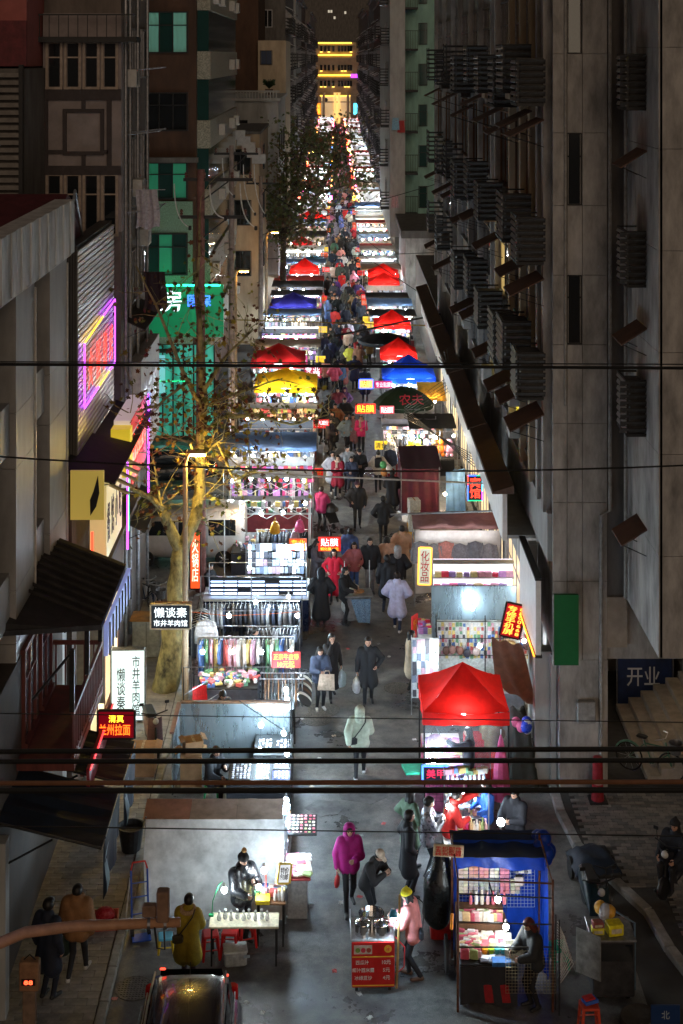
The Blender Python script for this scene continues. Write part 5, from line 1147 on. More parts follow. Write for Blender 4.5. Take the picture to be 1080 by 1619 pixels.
part('toe_plate', MB().cbox((0, -.14, .03), (.36, .26, .015)), cmat((.02, .08, .4), .4), ht); part('handle', MB().tube([(-.16, .22, 1.15), (-.12, .25, 1.28), (.12, .25, 1.28), (.16, .22, 1.15)], .018, 6), cmat((.6, .05, .04)), ht); part('strut', MB().tube([(-.3, .1, .02), (-.14, .3, 1.2)], .015, 6), STEEL, ht)
for q, z in enumerate((.35, .65, .9)): part('rung', MB().tube([(-.16, .05 + z * .17, z), (.16, .05 + z * .17, z)], .013, 5), cmat((.02, .08, .4), .4), ht)
cr = thing('crate', 'shallow red crate with a red plastic bag heaped in it on the pavement', 'crate', Vector((-4.5, 28.3, .11)), .1)
part('body', MB().box(-.28, .28, -.2, .2, 0, .02).box(-.28, -.26, -.2, .2, .021, .2).box(.26, .28, -.2, .2, .021, .2).box(-.259, .259, -.2, -.18, .021, .2).box(-.259, .259, .18, .2, .021, .2), cmat((.5, .08, .06), .4), cr); part('bag', MB().ball((.02, 0, .2), .2, 12, 8, sc=(1, .8, .75)), cmat((.5, .03, .04), .3, trans=.3, bump=.3), cr)
bn_ = MB().lathe([(.2, 0), (.27, .5), (.29, .52), (.26, .52), (.24, .4), (.02, .38)], n=16); single('waste_bin', bn_, DARK, 'dark round bin on the pavement by the corner of the white tarpaulin', 'bin', loc=(-4.35, 31.0, .11))
# --- galvanised back panel with the jewellery trays
s = thing('market_stall', 'jewellery stall with a shining galvanised steel back panel and black display trays', 'market stall', (-2.4, 34, 0))
part('back_panel', MB().cbox((-2.4, 35.0, .74), (2.62, .04, 1.42), bev=.01), GALV, s); part('top_rail', MB().box(-3.72, -1.08, 34.96, 35.06, 1.452, 1.50), WOOD, s)
part('side_panel', MB().cbox((-3.74, 34.2, .74), (.04, 1.55, 1.42), bev=.01), GALV, s); part('side_rail', MB().box(-3.80, -3.70, 33.4, 34.95, 1.453, 1.5), mat('rail_pink', (.25, .13, .11), .5), s)
for y in (34.0, 34.55): part('rivet_strip', MB().box(-3.782, -3.763, y, y + .03, .05, 1.4), STEELD, s)
table(s, -2.42, -1.0, 32.5, 33.7, .75, DARK, cloth((.02, .02, .025), .0)); table(s, -1.9, -1.0, 33.75, 34.8, .8, DARK, cloth((.03, .03, .03), .0))
for i, (x0, y0, w, d_) in enumerate(((-2.38, 32.6, .5, .9), (-1.82, 32.6, .36, .95), (-1.42, 32.6, .4, .45), (-1.42, 33.1, .4, .5), (-1.85, 33.8, .4, .8), (-1.42, 33.8, .4, .8))):
 tr = thing('display_tray', ['jewellery tray nearest the seated seller', 'narrow belt-buckle tray in the middle of the jewellery table', 'small watch tray at the street corner of the jewellery table', 'watch tray just behind the corner one on the jewellery table', 'ring tray against the steel panel, farther from the aisle', 'ring tray against the steel panel beside the aisle'][i], 'tray', (x0, y0, .76))
 part('base', MB().cbox((x0 + w / 2, y0 + d_ / 2, .775), (w, d_, .035), bev=.006), [BLACK, BLACK, cmat((.05, .05, .15)), BLACK, BLACK, cmat((.5, .5, .5))][i], tr)
 goods('ring', gridpts(x0 + .03, x0 + w - .03, y0 + .04, y0 + d_ - .04, .793, max(3, int(w / .085)), int(d_ / .095), .006, rn, .05), 'jewel', 'tiny silver ring box in rows on the black jewellery trays', 'ring boxes on the jewellery trays', 'jewellery')
for p in ((-1.75, 34.3, 1.25), (-1.72, 33.3, 1.15), (-1.2, 34.0, 1.2), (-1.1, 33.2, 1.1)): bulb(s, p, cord=.35)
bar(s, (-2.3, 34.9, 1.55), (-1.05, 33.2, 1.55), .012, DARK); posts(s, [(-1.05, 33.2), (-1.05, 34.9)], 1.6, .014, DARK)
for lab, c, d_, rz in (('tall brown carton beside the man at the steel panel', (-3.35, 33.8, .45), (.5, .45, .9), .1), ('opened brown carton on top of the tall carton', (-3.3, 33.75, 1.05), (.42, .38, .28), .3), ('large brown carton lying on the pavement left of the steel panel', (-4.55, 34.4, .41), (.6, .6, .6), .0)):
 b = thing('carton', lab, 'carton', c, rz); part('body', MB().cbox((0, 0, 0), d_, bev=.008), CARD, b); part('tape', MB().cbox((0, 0, d_[2] / 2 + .002), (.06, d_[1] * .96, .004)), cmat((.45, .33, .2), .3), b)
 for sx in (-1, 1): part('flap', MB().cbox((sx * d_[0] * .62, 0, d_[2] / 2 + .02), (d_[0] * .26, d_[1] * .9, .006), (0, sx * .35, 0)), CARD, b)
# --- belt and clothes stall
s = thing('market_stall', 'leather belt stall with hanging belts and bare steel frame behind the galvanised panel', 'market stall', (-2.3, 37, 0))
posts(s, [(-3.75, 36.0), (-3.75, 38.6), (-1.0, 36.0), (-1.0, 38.6)], 1.9, .016, DARK); bar(s, (-3.75, 36, 1.9), (-1, 36, 1.9)); bar(s, (-3.75, 38.6, 1.9), (-1, 38.6, 1.9)); bar(s, (-3.75, 36, 1.2), (-3.0, 37.2, 1.2)); bar(s, (-3.75, 36, .7), (-3.0, 37.2, .7))
table(s, -1.75, -1.02, 36.0, 37.3, .85, DARK); wire_grid(s, (-1.75, 35.95), (-1.02, 35.95), .2, 1.3, .06, DARK); bar(s, (-1.9, 36.6, 1.35), (-.75, 36.6, 1.35), .012, STEEL, 'rail'); bar(s, (-1.9, 36.95, 1.35), (-.75, 36.95, 1.35), .012, STEEL, 'rail')
BELT = MB().tube([(0, -.02, 0), (.0, -.05, -.3), (.01, -.04, -.62), (0, 0, -.68), (-.01, .04, -.6), (0, .05, -.3), (0, .02, 0)], .016, 5).cbox((0, -.045, -.05), (.03, .02, .05)).mesh('belt', [None])
for q in range(26):
 o = put('belt', BELT, None, (-1.85 + (q % 13) * .085, 36.6 + .35 * (q // 13), 1.34), (0, 0, rn.uniform(-.3, .3))); olink(o, 0, cmat(rn.choice([(.03, .02, .015), (.12, .05, .02), (.02, .02, .02), (.2, .1, .05)]), .35)); tag(o, 'leather belt hanging from the rails of the belt stall', 'belt', 'belts on the belt stall rails')
for q in range(9):
 o = put('belt_roll', MB().lathe([(.14, 0), (.2, .0), (.2, .035), (.14, .035)], n=18).mesh('belt_roll', [None]), None, (-.78, 36.25 + .12 * q, .95 + .012 * q), (.2, .5, .2)); olink(o, 0, cmat(rn.choice([(.02, .02, .02), (.5, .42, .3), (.10, .05, .02), (.6, .58, .5)]), .4)); tag(o, 'coiled leather belt hung at the aisle end of the belt stall', 'belt', 'coiled belts at the aisle')
sign('price_sign', 'red sign with yellow characters offering leather belts from ten yuan', (X(453, 36.2), 35.9, Z(1043, 35.9)), .72, .40, emat('sign_red_lit', (.8, .02, .01), .2), [('正宗牛皮带', 0, .08, .62, .15, YEL_T), ('10元起', 0, -.1, .42, .16, YEL_T)])
bulb(s, (-1.22, 36.0, 1.35), cord=.4); bulb(s, (-1.2, 36.3, .98), cord=.2)
ch = thing('chair', 'red plastic chair at the back of the belt stall', 'chair', Vector((X(319, 37), 37.0, 0)), .3)
part('seat', MB().cbox((0, 0, .43), (.42, .42, .04), bev=.02), REDP, ch); part('backrest', MB().sheet((-.2, .2, .45), (.2, .2, .45), (.18, .28, .88), (-.18, .28, .88), 6, 6, lambda u, v: (0, .04 * math.sin(u * math.pi), 0)), REDP, ch)
for sx in (-.17, .17):
 for sy in (-.17, .17): part('leg', MB().tube([(sx, sy, .42), (sx * 1.15, sy * 1.15, 0)], .02, 6), REDP, ch)
mb = MB().sheet((-.55, -.4, .0), (.55, -.4, .0), (.5, .4, .0), (-.5, .4, .0), 14, 10, lambda u, v: (0, 0, .42 * math.sin(u * math.pi) ** .7 * math.sin(v * math.pi) ** .6 + .04 * math.sin(17 * u + 9 * v)))
single('clothes_heap', mb, cloth((.02, .022, .03), 0), 'heap of dark clothes under a cloth beside the seated belt seller', 'clothes', smooth=True, loc=(-2.05, 36.4, .45)); table(s, -2.65, -1.5, 36.05, 36.75, .45, DARK)
mb = MB().sheet((-.4, -.3, .0), (.4, -.3, .0), (.36, .3, .0), (-.36, .3, .0), 12, 8, lambda u, v: (0, 0, .4 * math.sin(u * math.pi) ** .7 * math.sin(v * math.pi) ** .6 + .04 * math.sin(13 * u + 9 * v)))
single('clothes_heap', mb, cloth((.14, .05, .035), 0), 'rust-brown heap of cloth on the floor beside the red chair', 'clothes', smooth=True, loc=(-3.2, 35.6, .02))
table(s, -3.55, -2.0, 37.5, 38.4, .72, DARK, cloth((.10, .10, .12), .0)); heap('folded_wares', 'uncounted folded scarves and socks on the low table of the belt stall', 'wares', -3.5, -2.05, 37.55, 38.35, .72, 90, 'mix', rn, .16, .22)
rail_of_clothes(s, (-3.6, 38.55), (-1.1, 38.55), 1.55, 20, 'mix', 'bright garment on the rail between the belt and clothes stalls', 'clothes between the stalls', rn)
for q in range(4): bulb(s, (-3.4 + .75 * q, 37.3, 1.75), q == 1, .15)
# --- clothes stall
s = thing('market_stall', 'clothes stall with two long rails of dark garments under bare bulbs', 'market stall', (-2.3, 40, 0))
posts(s, [(-3.85, 39.0), (-3.85, 41.6), (-.95, 39.0), (-.95, 41.6), (-2.4, 41.6)], 2.15, .016, STEELD)
for y, z in ((39.0, 2.15), (41.6, 2.15), (40.3, 2.1)): bar(s, (-3.85, y, z), (-.95, y, z))
rail_of_clothes(s, (-3.7, 40.9), (-1.0, 40.9), 1.62, 24, 'dark', 'garment on the high back rail of the clothes stall', 'clothes on the high rail', rn)
rail_of_clothes(s, (-2.4, 39.5), (-.95, 39.5), 1.45, 15, 'dark', 'dark garment on the lower front rail of the clothes stall', 'clothes on the front rail', rn)
rail_of_clothes(s, (-3.7, 39.3), (-3.7, 40.7), 1.6, 8, 'dark', 'garment on the short side rail next to the tree trunk', 'clothes on the side rail', rn)
o = put('hanging_garment', GARM[2], None, (-3.45, 38.9, 1.95), (0, 0, 1.5), 1.15); olink(o, 0, cmat((.6, .62, .68))); tag(o, 'pale lit garment hanging alone by the black restaurant sign', 'clothes')
for x, y, z in ((X(362, 39.2), 39.2, 1.95), (X(470, 39.2), 39.2, 1.95), (-2.2, 40.3, 1.9), (-1.3, 40.6, 1.95)): bulb(s, (x, y, z), cord=.3)
part('festoon_wire', MB().tube([(-3.85, 39.0, 2.12), (-2.9, 39.0, 2.02), (-1.9, 39.0, 2.06), (-.95, 39.0, 2.13)], .009, 4), cmat((.5, .1, .03)), s)
# --- phone accessory counter with blue-white light strips
s = thing('market_stall', 'phone accessory counter with a dark navy front and bands of blue-white light', 'market stall', (-2.2, 44, 0))
part('counter_front', MB().cbox((-2.35, 43.05, .46), (3.1, .05, .92), bev=.01), mat('navy_panel', (.006, .012, .04), .3, noise=.1), s); part('counter_side', MB().box(-.82, -.78, 43.1, 44.8, 0, .92), mat('navy_panel'), s); part('counter_top', MB().cbox((-2.35, 43.9, .94), (3.14, 1.7, .04), bev=.008), WHITEP, s)
part('case_frame', MB().box(-3.75, -.85, 43.3, 43.34, .965, 1.5), BLACK, s)
STRIP = emat('blue_white_strip', (.45, .62, 1.0), 2.0)
for r_ in range(4):
 for k_ in range(7):
  if (r_ * 3 + k_) % 8 == 5: continue
  part('light_strip', MB().box(-3.7 + k_ * .41, -3.7 + k_ * .41 + .37, 43.27, 43.295, 1.0 + r_ * .125, 1.0 + r_ * .125 + (.03 if r_ % 2 else .06)), STRIP, s)
goods('packet', gridpts(-3.6, -.95, 43.4, 44.5, .965, 17, 5, .02, rn), 'cool', 'small boxed phone accessory behind the glowing blue strips', 'boxed accessories on the phone counter')
for x in (-2.75, -.9): posts(s, [(x, 44.9)], 2.0, .014, STEEL)
wire_grid(s, (-2.75, 44.9), (-.9, 44.9), 1.0, 2.0, .1, STEEL)
goods('case', wallpts(-2.7, -.95, 44.86, 1.05, 2.0, 14, 4, .008, rn), 'cool', 'phone case on the wire rack behind the glowing counter', 'phone cases on the counter rack', 'phone case', rz=.05)
for p in ((X(394, 43.8), 43.8, 1.62), (X(452, 44.4), 44.4, 2.05), (-1.2, 44.0, 1.6)): bulb(s, p, cord=.3)
bar(s, (-3.75, 43.3, 1.95), (-.85, 43.3, 1.95), .012, STEEL); posts(s, [(-3.75, 43.3), (-.85, 43.3)], 1.95, .014, STEEL)
sign('phone_film_sign', 'red sign with big white characters and a yellow price line for phone films', (X(521, 46.2), 46.2, Z(860, 46.2)), .72, .46, emat('sign_red_lit', (.8, .02, .01), .2), [('贴膜', 0, .06, .56, .25, WHT_T), ('钢化膜10元', 0, -.15, .58, .1, YEL_T)])
sign('phone_film_sign', 'small orange-red phone film sign left of the big white-lettered one', (X(471, 45.9), 45.9, Z(861, 45.9)), .56, .38, emat('sign_orange', (.85, .10, .02), .22), [('专业', 0, .08, .44, .15, YEL_T), ('贴膜', 0, -.09, .44, .15, YEL_T)])
for k_ in range(2):
 o = thing('sign_post', ['thin steel post carrying the big red phone film sign', 'thin steel post carrying the small orange phone film sign'][k_], 'post', (X((521, 471)[k_], 46.2), 46.25, 0)); x = o.location.x
 part('shaft', MB().tube([(x, 46.25, 0), (x, 46.25, 1.9)], .014, 6), STEELD, o); part('foot', MB().lathe([(.16, 0), (.15, .03), (.02, .05)], (x, 46.25, 0), 12), DARK, o)
# --- scissor frame stall with bags
s = thing('market_stall', 'stall under a bare folding scissor frame hung with bags and scarves', 'market stall', (-2.2, 48.5, 0))
posts(s, [(-3.6, 47.3), (-.85, 47.3), (-3.6, 50.0), (-.85, 50.0)], 2.35, .02, WHITEP, 'leg')
for y in (47.3, 50.0):
 for i in range(4):
  x0, x1 = -3.6 + i * .6875, -3.6 + (i + 1) * .6875
  bar(s, (x0, y, 2.35), (x1, y, 1.98), .014, WHITEP, 'scissor_bar'); bar(s, (x0, y + .02, 1.98), (x1, y + .02, 2.35), .014, WHITEP, 'scissor_bar')
table(s, -3.4, -1.0, 47.5, 49.6, .8, DARK, cloth((.05, .05, .06), 0)); rail_of_clothes(s, (-2.6, 47.6), (-.9, 47.6), 1.45, 14, 'dark', 'dark scarf or coat on the rail below the scissor frame', 'clothes below the scissor frame', rn)
heap('toy_wares', 'uncounted small toys heaped on the table under the scissor frame', 'toys', -3.3, -1.1, 47.6, 49.5, .82, 130, 'mix', rn)
for i, (x, z, c) in enumerate(((-1.95, 1.75, (.8, .42, .03)), (-1.15, 1.8, (.8, .12, .3)), (-1.3, 1.45, (.55, .45, .6)))):
 b = thing('hanging_bag', ['orange bell-shaped bag hanging at the scissor frame', 'hot pink bag hanging at the scissor frame', 'lilac cloth bag below the hot pink one'][i], 'bag', (x, 47.15, z))
 part('body', MB().lathe([(.03, .2), (.1, .16), (.15, .0), (.17, -.16), (.15, -.18), (.02, -.17)], (x, 47.15, z), 14), cmat(c, .5), b, True); part('handle', MB().tube([(x - .05, 47.15, z + .17), (x, 47.15, z + .34), (x + .05, 47.15, z + .17)], .01, 5), cmat(c, .5), b)
for x, y, z, w_ in ((-3.1, 48.2, 2.05, 1), (-1.7, 47.6, 2.1, 0), (-1.0, 48.6, 2.1, 0), (-2.4, 47.4, 2.1, 0)): bulb(s, (x, y, z), bool(w_), .25)
part('roof_sheet', MB().sheet((-3.7, 50.1, 2.5), (-.8, 50.1, 2.5), (-.8, 50.9, 2.55), (-3.7, 50.9, 2.5), 8, 4), TARPW, s)
# ================================================================ RIGHT ROW, near
# --- blue tarpaulin stall, open towards the camera
s = thing('market_stall', 'small stall wrapped in bright blue tarpaulin with packed candy shelves', 'market stall', (3, 26.5, 0))
xl, xr, yf, yb = X(724, 25.9), X(874, 25.9), 25.9, 27.5
curtain(s, (xl + .05, yb), (xr - .02, yb), .12, 2.2, BLUET, 'back_sheet', .03)
curtain(s, (xr, yf + .7), (xr, yb), .12, 2.15, BLUET, 'side_sheet', .04)
tarp_roof(s, xl, xr + .05, yb - .55, yb + .35, 2.16, 2.2, mat('navy_sheet', (.014, .03, .085), .45, noise=.2, scale=3, bump=.2), 'roof_sheet')
curtain(s, (xl, yb - .55), (xr + .04, yb - .56), 1.96, 2.17, BLUET, 'valance', .03)
RUST = mat('rusty_steel', (.16, .06, .03), .7, .4, noise=.3, scale=12)
posts(s, [(xl, yf), (xr, yf), (xl + .02, yb - .05), (xr - .02, yb - .05)], 2.35, .022, RUST); posts(s, [(xr + .06, yf + .05), (xr + .10, yf - .1)], 1.7, .012, DARK)
bar(s, (xl, yf, 2.35), (xr, yf, 2.28), .016, RUST); bar(s, (xl, yf, 2.1), (xr, yf, 2.02), .014, DARK); bar(s, (xl, yf, 1.6), (xr, yf, 1.55), .014, DARK); bar(s, (xl, yf, 1.15), (xr, yf, 1.15), .014, DARK); bar(s, (xl, yf, 2.34), (xl + .02, yb, 2.3), .016, RUST); bar(s, (xr, yf, 2.28), (xr, yb, 2.25), .016, RUST); bar(s, (xl + .55, yf, 2.33), (xl + .65, yf + .05, 1.95), .012, DARK)
wire_grid(s, (xl + .15, yb - .12), (xr - .12, yb - .12), 1.0, 1.98, .062, mat('grid_white', (.55, .6, .65), .4, .3, noise=0), .004)
wire_grid(s, (xl + .85, yf - .03), (xr + .05, yf - .03), .35, 1.1, .055, mat('grid_brass', (.5, .42, .25), .4, .5, noise=0), .0035)
table(s, xl + .05, xr - .62, yf + .1, yb - .2, .78, BLACK, cloth((.02, .02, .025), 0), 'counter'); part('stepped_shelf', MB().box(xl + .06, xr - .7, yb - .65, yb - .25, .80, .98), WOOD, s); part('stepped_shelf', MB().box(xl + .06, xr - .75, yb - .40, yb - .22, .981, 1.16), WOOD, s)
PK = [(.78, .66, .50), (.74, .36, .30), (.70, .30, .30), (.72, .66, .56), (.66, .22, .34)]; GK = [(.74, .68, .52), (.42, .40, .38), (.38, .37, .36), (.36, .36, .38), (.60, .20, .24), (.46, .43, .33)]
for i in range(6):
 for j in range(2):
  cx, cz = xl + .22 + i * .195, (1.72 if j else 1.42)
  if j == 1 and i == 5: continue
  c = (PK if j else GK)[i % len(PK if j else GK)]
  b = thing('boxed_set', '%s boxed set, %s of the %s row hanging on the blue stall grid' % (('pink or cream' if j else 'grey or cream'), ['first', 'second', 'third', 'fourth', 'fifth', 'sixth'][i], 'upper' if j else 'lower'), 'box', (cx, yb - .16, cz))
  for q in range(2):
   for r_ in range(4): part('carton', MB().cbox((cx - .045 + q * .09, yb - .17, cz - .10 + r_ * .068), (.084, .05, .062), bev=.004), cmat(tuple(v * rn.uniform(.85, 1.1) for v in c), .5), b)
goods('card', wallpts(xl + 1.22, xr - .2, yb - .17, 1.66, 1.76, 6, 1, .006, rn), 'jewel', 'little white hook card in the short row on the blue stall grid', 'hook cards on the blue grid', rz=.1)
m = MB().cbox((0, 0, 0), (.18, .05, .17), bev=.02).cbox((.0, 0, .1), (.14, .04, .04), bev=.01, mi=1); single('coin_purse', m, [cmat((.7, .6, .56)), BLACK], 'pale square purse with a black flap hung on the blue grid', 'purse', loc=(xr - .42, yb - .18, 1.52))
goods('bottle', [(xl + .35 + .105 * i, yb - .3, 1.165) for i in range(7)], 'candy', 'slender glass jar on the top shelf of the blue stall', 'jars on the top shelf of the blue stall')
goods('packet', gridpts(xl + .1, xl + .42, yf + .2, yb - .7, .78, 4, 9, .015, rn), 'candy', 'upright snack packet along the aisle edge of the blue stall', 'packets along the aisle edge')
goods('packet', gridpts(xl + .12, xr - .78, yb - .62, yb - .42, .985, 9, 2, .015, rn), 'candy', 'cellophane sweet packet on the middle step of the blue stall', 'packets on the middle step')
goods('box', gridpts(xl + .45, xr - .68, yf + .45, yb - .7, .785, 8, 4, .02, rn), 'candy', 'bright small box in the middle of the blue stall counter', 'boxes in the middle of the counter')
goods('flat', gridpts(xl + .45, xr - .68, yf + .13, yf + .3, .785, 6, 2, .01, rn), 'cool', 'flat card pack at the front lip of the blue stall counter', 'card packs at the counter lip')
for i, c in enumerate(((.75, .32, .02), (.35, .6, .04), (.1, .45, .42), (.1, .42, .45))):
 o = put('plastic_tub', item_mesh('tub'), None, (xl + .52 + .11 * i, yf + .36, .785), scale=.95); olink(o, 0, cmat(c, .35)); tag(o, ['orange', 'lime green', 'teal', 'pale teal'][i] + ' plastic tub in the row of four on the blue stall', 'tub')
part('candy_tray', MB().box(xl + .62, xl + .95, yf + .02, yf + .2, .786, .86), cmat((.02, .12, .35)), s)
bk = thing('basket', 'white plastic basket of wares in front of the woman at the blue stall', 'basket', (xr - .62, yf + .35, .80))
part('body', MB().box(-.2 + xr - .62, .2 + xr - .62, yf + .2, yf + .5, .80, .82).box(xr - .82, xr - .80, yf + .2, yf + .5, .821, .98).box(xr - .44, xr - .42, yf + .2, yf + .5, .821, .98).box(xr - .799, xr - .441, yf + .2, yf + .22, .821, .98).box(xr - .799, xr - .441, yf + .48, yf + .5, .821, .98), cmat((.62, .6, .5), .5), bk); part('contents', MB().ball((xr - .62, yf + .35, .88), .15, 12, 6, sc=(1, .8, .5)), cmat((.3, .28, .12), .7, .35, 30), bk)
bulb(s, (X(787, 26.4), 26.4, 1.72), cord=.5, dim=True); bulb(s, (X(800, 26.3), 26.3, 1.28), cord=.5, dim=True)
m = MB()
for q in range(9): m.tube([(xr + .1, yf + .1, 1.55 - .05 * q), (xr + .22 + .02 * q, yf + .05, 1.3 - .06 * q), (xr + .14, yf + .02, .9 - .05 * q)], .008, 4)
single('cable_bundle', m, cmat((.6, .6, .58), .5), 'tangle of pale cables hanging at the outer post of the blue stall', 'cables')
part('orange_handle', MB().tube([(xl - .06, yf + .5, 1.45), (xl - .08, yf + .45, 1.2)], .03, 6), cmat((.8, .25, .02), .4), s)
part('wheel', MB().lathe([(.28, -.025), (.33, -.025), (.33, .025), (.28, .025)], (xl - .12, 27.0, .35), 22, 0, 'x'), BLACK, s); part('red_box', MB().cbox((xl + .75, yf + .25, .25), (.6, .3, .35), bev=.02), cmat((.3, .01, .015)), s)
m = MB()
for q in range(8): m.ball((rn.uniform(-.16, .16), rn.uniform(-.15, .15), rn.uniform(-.2, .15)), rn.uniform(.12, .18), 9, 6)
part('tarp_bundle', m.xf(Matrix.Translation((xr + .12, yb + .1, 2.05))), BLUET, s, True)
sign('hanging_board', 'cream board with four columns of red characters above the blue stall corner', (X(709, 26.8), 26.8, Z(1345, 26.8)), .56, .22, cmat((.72, .60, .40), .5), [('手机配件\n耳机数据\n线充电器', 0, 0, .48, .17, REDT)], roll=.06)
A_ = np.array; vs, fs = surface([(A_((0, 0, .1)), A_((.02, 0, .75)), .24, .27, 0), (A_((.02, 0, .7)), A_((.06, .02, 1.15)), .27, .16, 0), (A_((.06, .02, 1.1)), A_((.1, .03, 1.45)), .14, .04, 0), (A_((-.12, -.05, .2)), A_((-.1, -.02, .6)), .18, .15, 0)], .045, .09)
m = MB().add(vs.tolist(), fs.tolist())
single('rubbish_sack', m, mat('black_bin_bag', (.012, .014, .015), .22, noise=.2, scale=8, bump=.5), 'tall glossy black plastic sack hanging at the aisle corner of the blue stall', 'sack', smooth=True, loc=(X(693, 27.6), 27.7, .55))
rb = thing('red_crates', 'stack of red plastic boxes behind the glossy black sack', 'crate', (X(712, 28.2), 28.2, 0))
for q in range(3): part('crate', MB().cbox((X(700, 28.2), 28.2, .2 + q * .4), (.5, .5, .37), bev=.03), REDP, rb)
# --- shelf stall with ball lamp
s = thing('market_stall', 'open shelf stall of lotions and small wares lit by a round ball lamp', 'market stall', (2.6, 30.5, 0))
x0, x1 = X(703, 31.2), X(765, 31.2)
posts(s, [(x0, 31.3), (x1, 31.3), (x0, 30.2), (x1, 30.2)], 1.75, .014, STEEL)
for i, z in enumerate((.8, 1.02, 1.24, 1.46, 1.68)): part('shelf', MB().box(x0, x1, 30.95 + .05 * i, 31.28, z - .015, z), WHITEP, s); goods('bottle' if i % 2 else 'box', [(x0 + .06 + .098 * q, 31.12 + rn.uniform(-.06, .06), z) for q in range(9)], 'cool' if i % 2 else 'mix', 'small bottle or box on the white shelves behind the red-jacketed man', 'wares on the white shelves', rnd=rn)
table(s, x0 - .1, x1 + .05, 29.5, 30.6, .75, WHITEP, cloth((.02, .025, .05), 0)); goods('bottle', [(x0 + .06 + .06 * q, 30.5, .75) for q in range(7)], 'pink', 'pink-capped tube standing left on the lotion table', 'pink tubes on the lotion table', sc=1.2); goods('bottle', [(x0 + .5 + .06 * q, 30.45, .75) for q in range(6)], 'candy', 'yellow-green bottle standing right on the lotion table', 'bottles on the lotion table', sc=1.3)
heap('small_wares', 'uncounted small wares strewn over the lotion table', 'wares', x0, x1, 29.6, 30.3, .76, 110, 'cool', rn, .05, .10)
bulb(s, (X(734, 31), 31.0, Z(1250, 31)), cord=.2); bulb(s, (X(709, 30.2), 30.1, 1.5), cord=.2, dim=True)
lp_ = thing('ball_lamp', 'bright round ball lamp on a thin stand by the lotion stall', 'lamp', (X(792, 29.6), 29.6, 0)); xx = lp_.location.x
part('globe', MB().ball((xx, 29.6, Z(1300, 29.6)), .075, 14, 10), emat('ball_lamp_glass', (.9, .97, 1), 90), lp_, True); part('stand', MB().tube([(xx, 29.6, 0), (xx, 29.6, Z(1300, 29.6) - .07)], .012, 6), DARK, lp_); part('foot', MB().lathe([(.16, 0), (.15, .02), (.02, .04)], (xx, 29.6, 0), 12), DARK, lp_)
sign('led_sign', 'small dark LED sign edged in blue light beneath the red tent', (X(688, 32.0), 31.9, Z(1222, 31.9)), .56, .32, BLACK, [('美甲', 0, -.01, .40, .2, emat('led_dim_red', (.8, .02, .08), .4))], frame=emat('led_blue', (.05, .16, 1), 1.8))
wire_grid(s, (X(668, 31.8), 31.85), (X(708, 31.8), 31.85), .7, 1.15, .07, DARK)
# --- red pop-up tent with clear front sheet
s = thing('market_stall', 'bright red pop-up tent with a clear plastic front sheet and bags inside', 'market stall', (3, 34.2, 0))
tx0, tx1 = X(669, 33.2), X(806, 33.2)
tent(s, tx0, tx1, 33.2, 35.2, 2.05, 2.78, REDC, .30, .12)
curtain(s, (tx0 + .04, 33.22), (tx1 - .04, 33.24), .75, 1.76, CLEAR, 'clear_sheet', .03)
for y in (33.25, 35.15):
 for i in range(3):
  a, b = tx0 + (tx1 - tx0) * i / 3, tx0 + (tx1 - tx0) * (i + 1) / 3; bar(s, (a, y, 2.0), (b, y, 1.72), .012, DARK, 'scissor_bar'); bar(s, (a, y + .02, 1.72), (b, y + .02, 2.0), .012, DARK, 'scissor_bar')
bar(s, (tx0 + 1, 34.2, 2.7), (tx0 + 1, 34.2, 1.85), .012, DARK); bulb(s, (tx0 + .95, 33.5, 1.83)); bulb(s, (X(683, 33.4), 33.0, Z(1205, 33.0)), cord=.2); bulb(s, (X(714, 34.2), 34.2, 1.35), cord=.3, dim=True)
table(s, tx0 + .05, tx0 + .95, 32.6, 34.9, .78, WHITEP, cloth((.6, .12, .25), .1)); goods('flat', gridpts(tx0 + .1, tx0 + .9, 32.7, 34.6, .785, 6, 11, .02, rn), 'pink', 'pink and white knick-knack on the counter inside the red tent', 'knick-knacks in the red tent')
b = thing('hanging_bag', 'round lilac satchel hanging inside the clear sheet of the red tent', 'bag', (tx0 + .3, 33.5, 1.2)); part('body', MB().ball((tx0 + .3, 33.5, 1.25), .19, 14, 9, sc=(1, .5, .85)), cmat((.5, .3, .48)), b, True); part('front_pocket', MB().cbox((tx0 + .3, 33.4, 1.05), (.36, .12, .2), bev=.04), cmat((.2, .4, .55)), b); part('strap', MB().tube([(tx0 + .2, 33.5, 1.4), (tx0 + .3, 33.5, 1.6), (tx0 + .4, 33.5, 1.4)], .012, 5), BLACK, b)
um = thing('folded_parasol', 'folded pink and orange parasol standing at the right corner of the red tent', 'parasol', (tx1 - .22, 33.05, 0)); part('cloth', MB().lathe([(.2, .15), (.22, .35), (.15, 1.0), (.05, 1.5), (.01, 1.62)], (tx1 - .22, 33.05, 0), 9), cloth((.72, .12, .28), .2), um); part('pole', MB().tube([(tx1 - .22, 33.05, 0), (tx1 - .22, 33.05, 1.72)], .014, 6), STEEL, um)
m = MB().sheet((tx1 - .42, 33.3, .05), (tx1 - .3, 33.3, .05), (tx1 - .3, 33.3, 1.2), (tx1 - .42, 33.3, 1.2), 4, 4); part('red_cloth', m, REDC, s)
part('red_counter', MB().cbox((tx1 - .65, 34.3, .5), (.6, .5, 1.0), bev=.02), cmat((.35, .01, .02)), s)
m = MB().cbox((0, 0, 0), (.5, .05, .7), bev=.01); single('price_flags', m, cmat((.02, .35, .2)), 'green paper flag sticking into the aisle from the red tent', 'flag', loc=(X(655, 33.6), 33.6, .55), rot=(1.4, 0, .1))
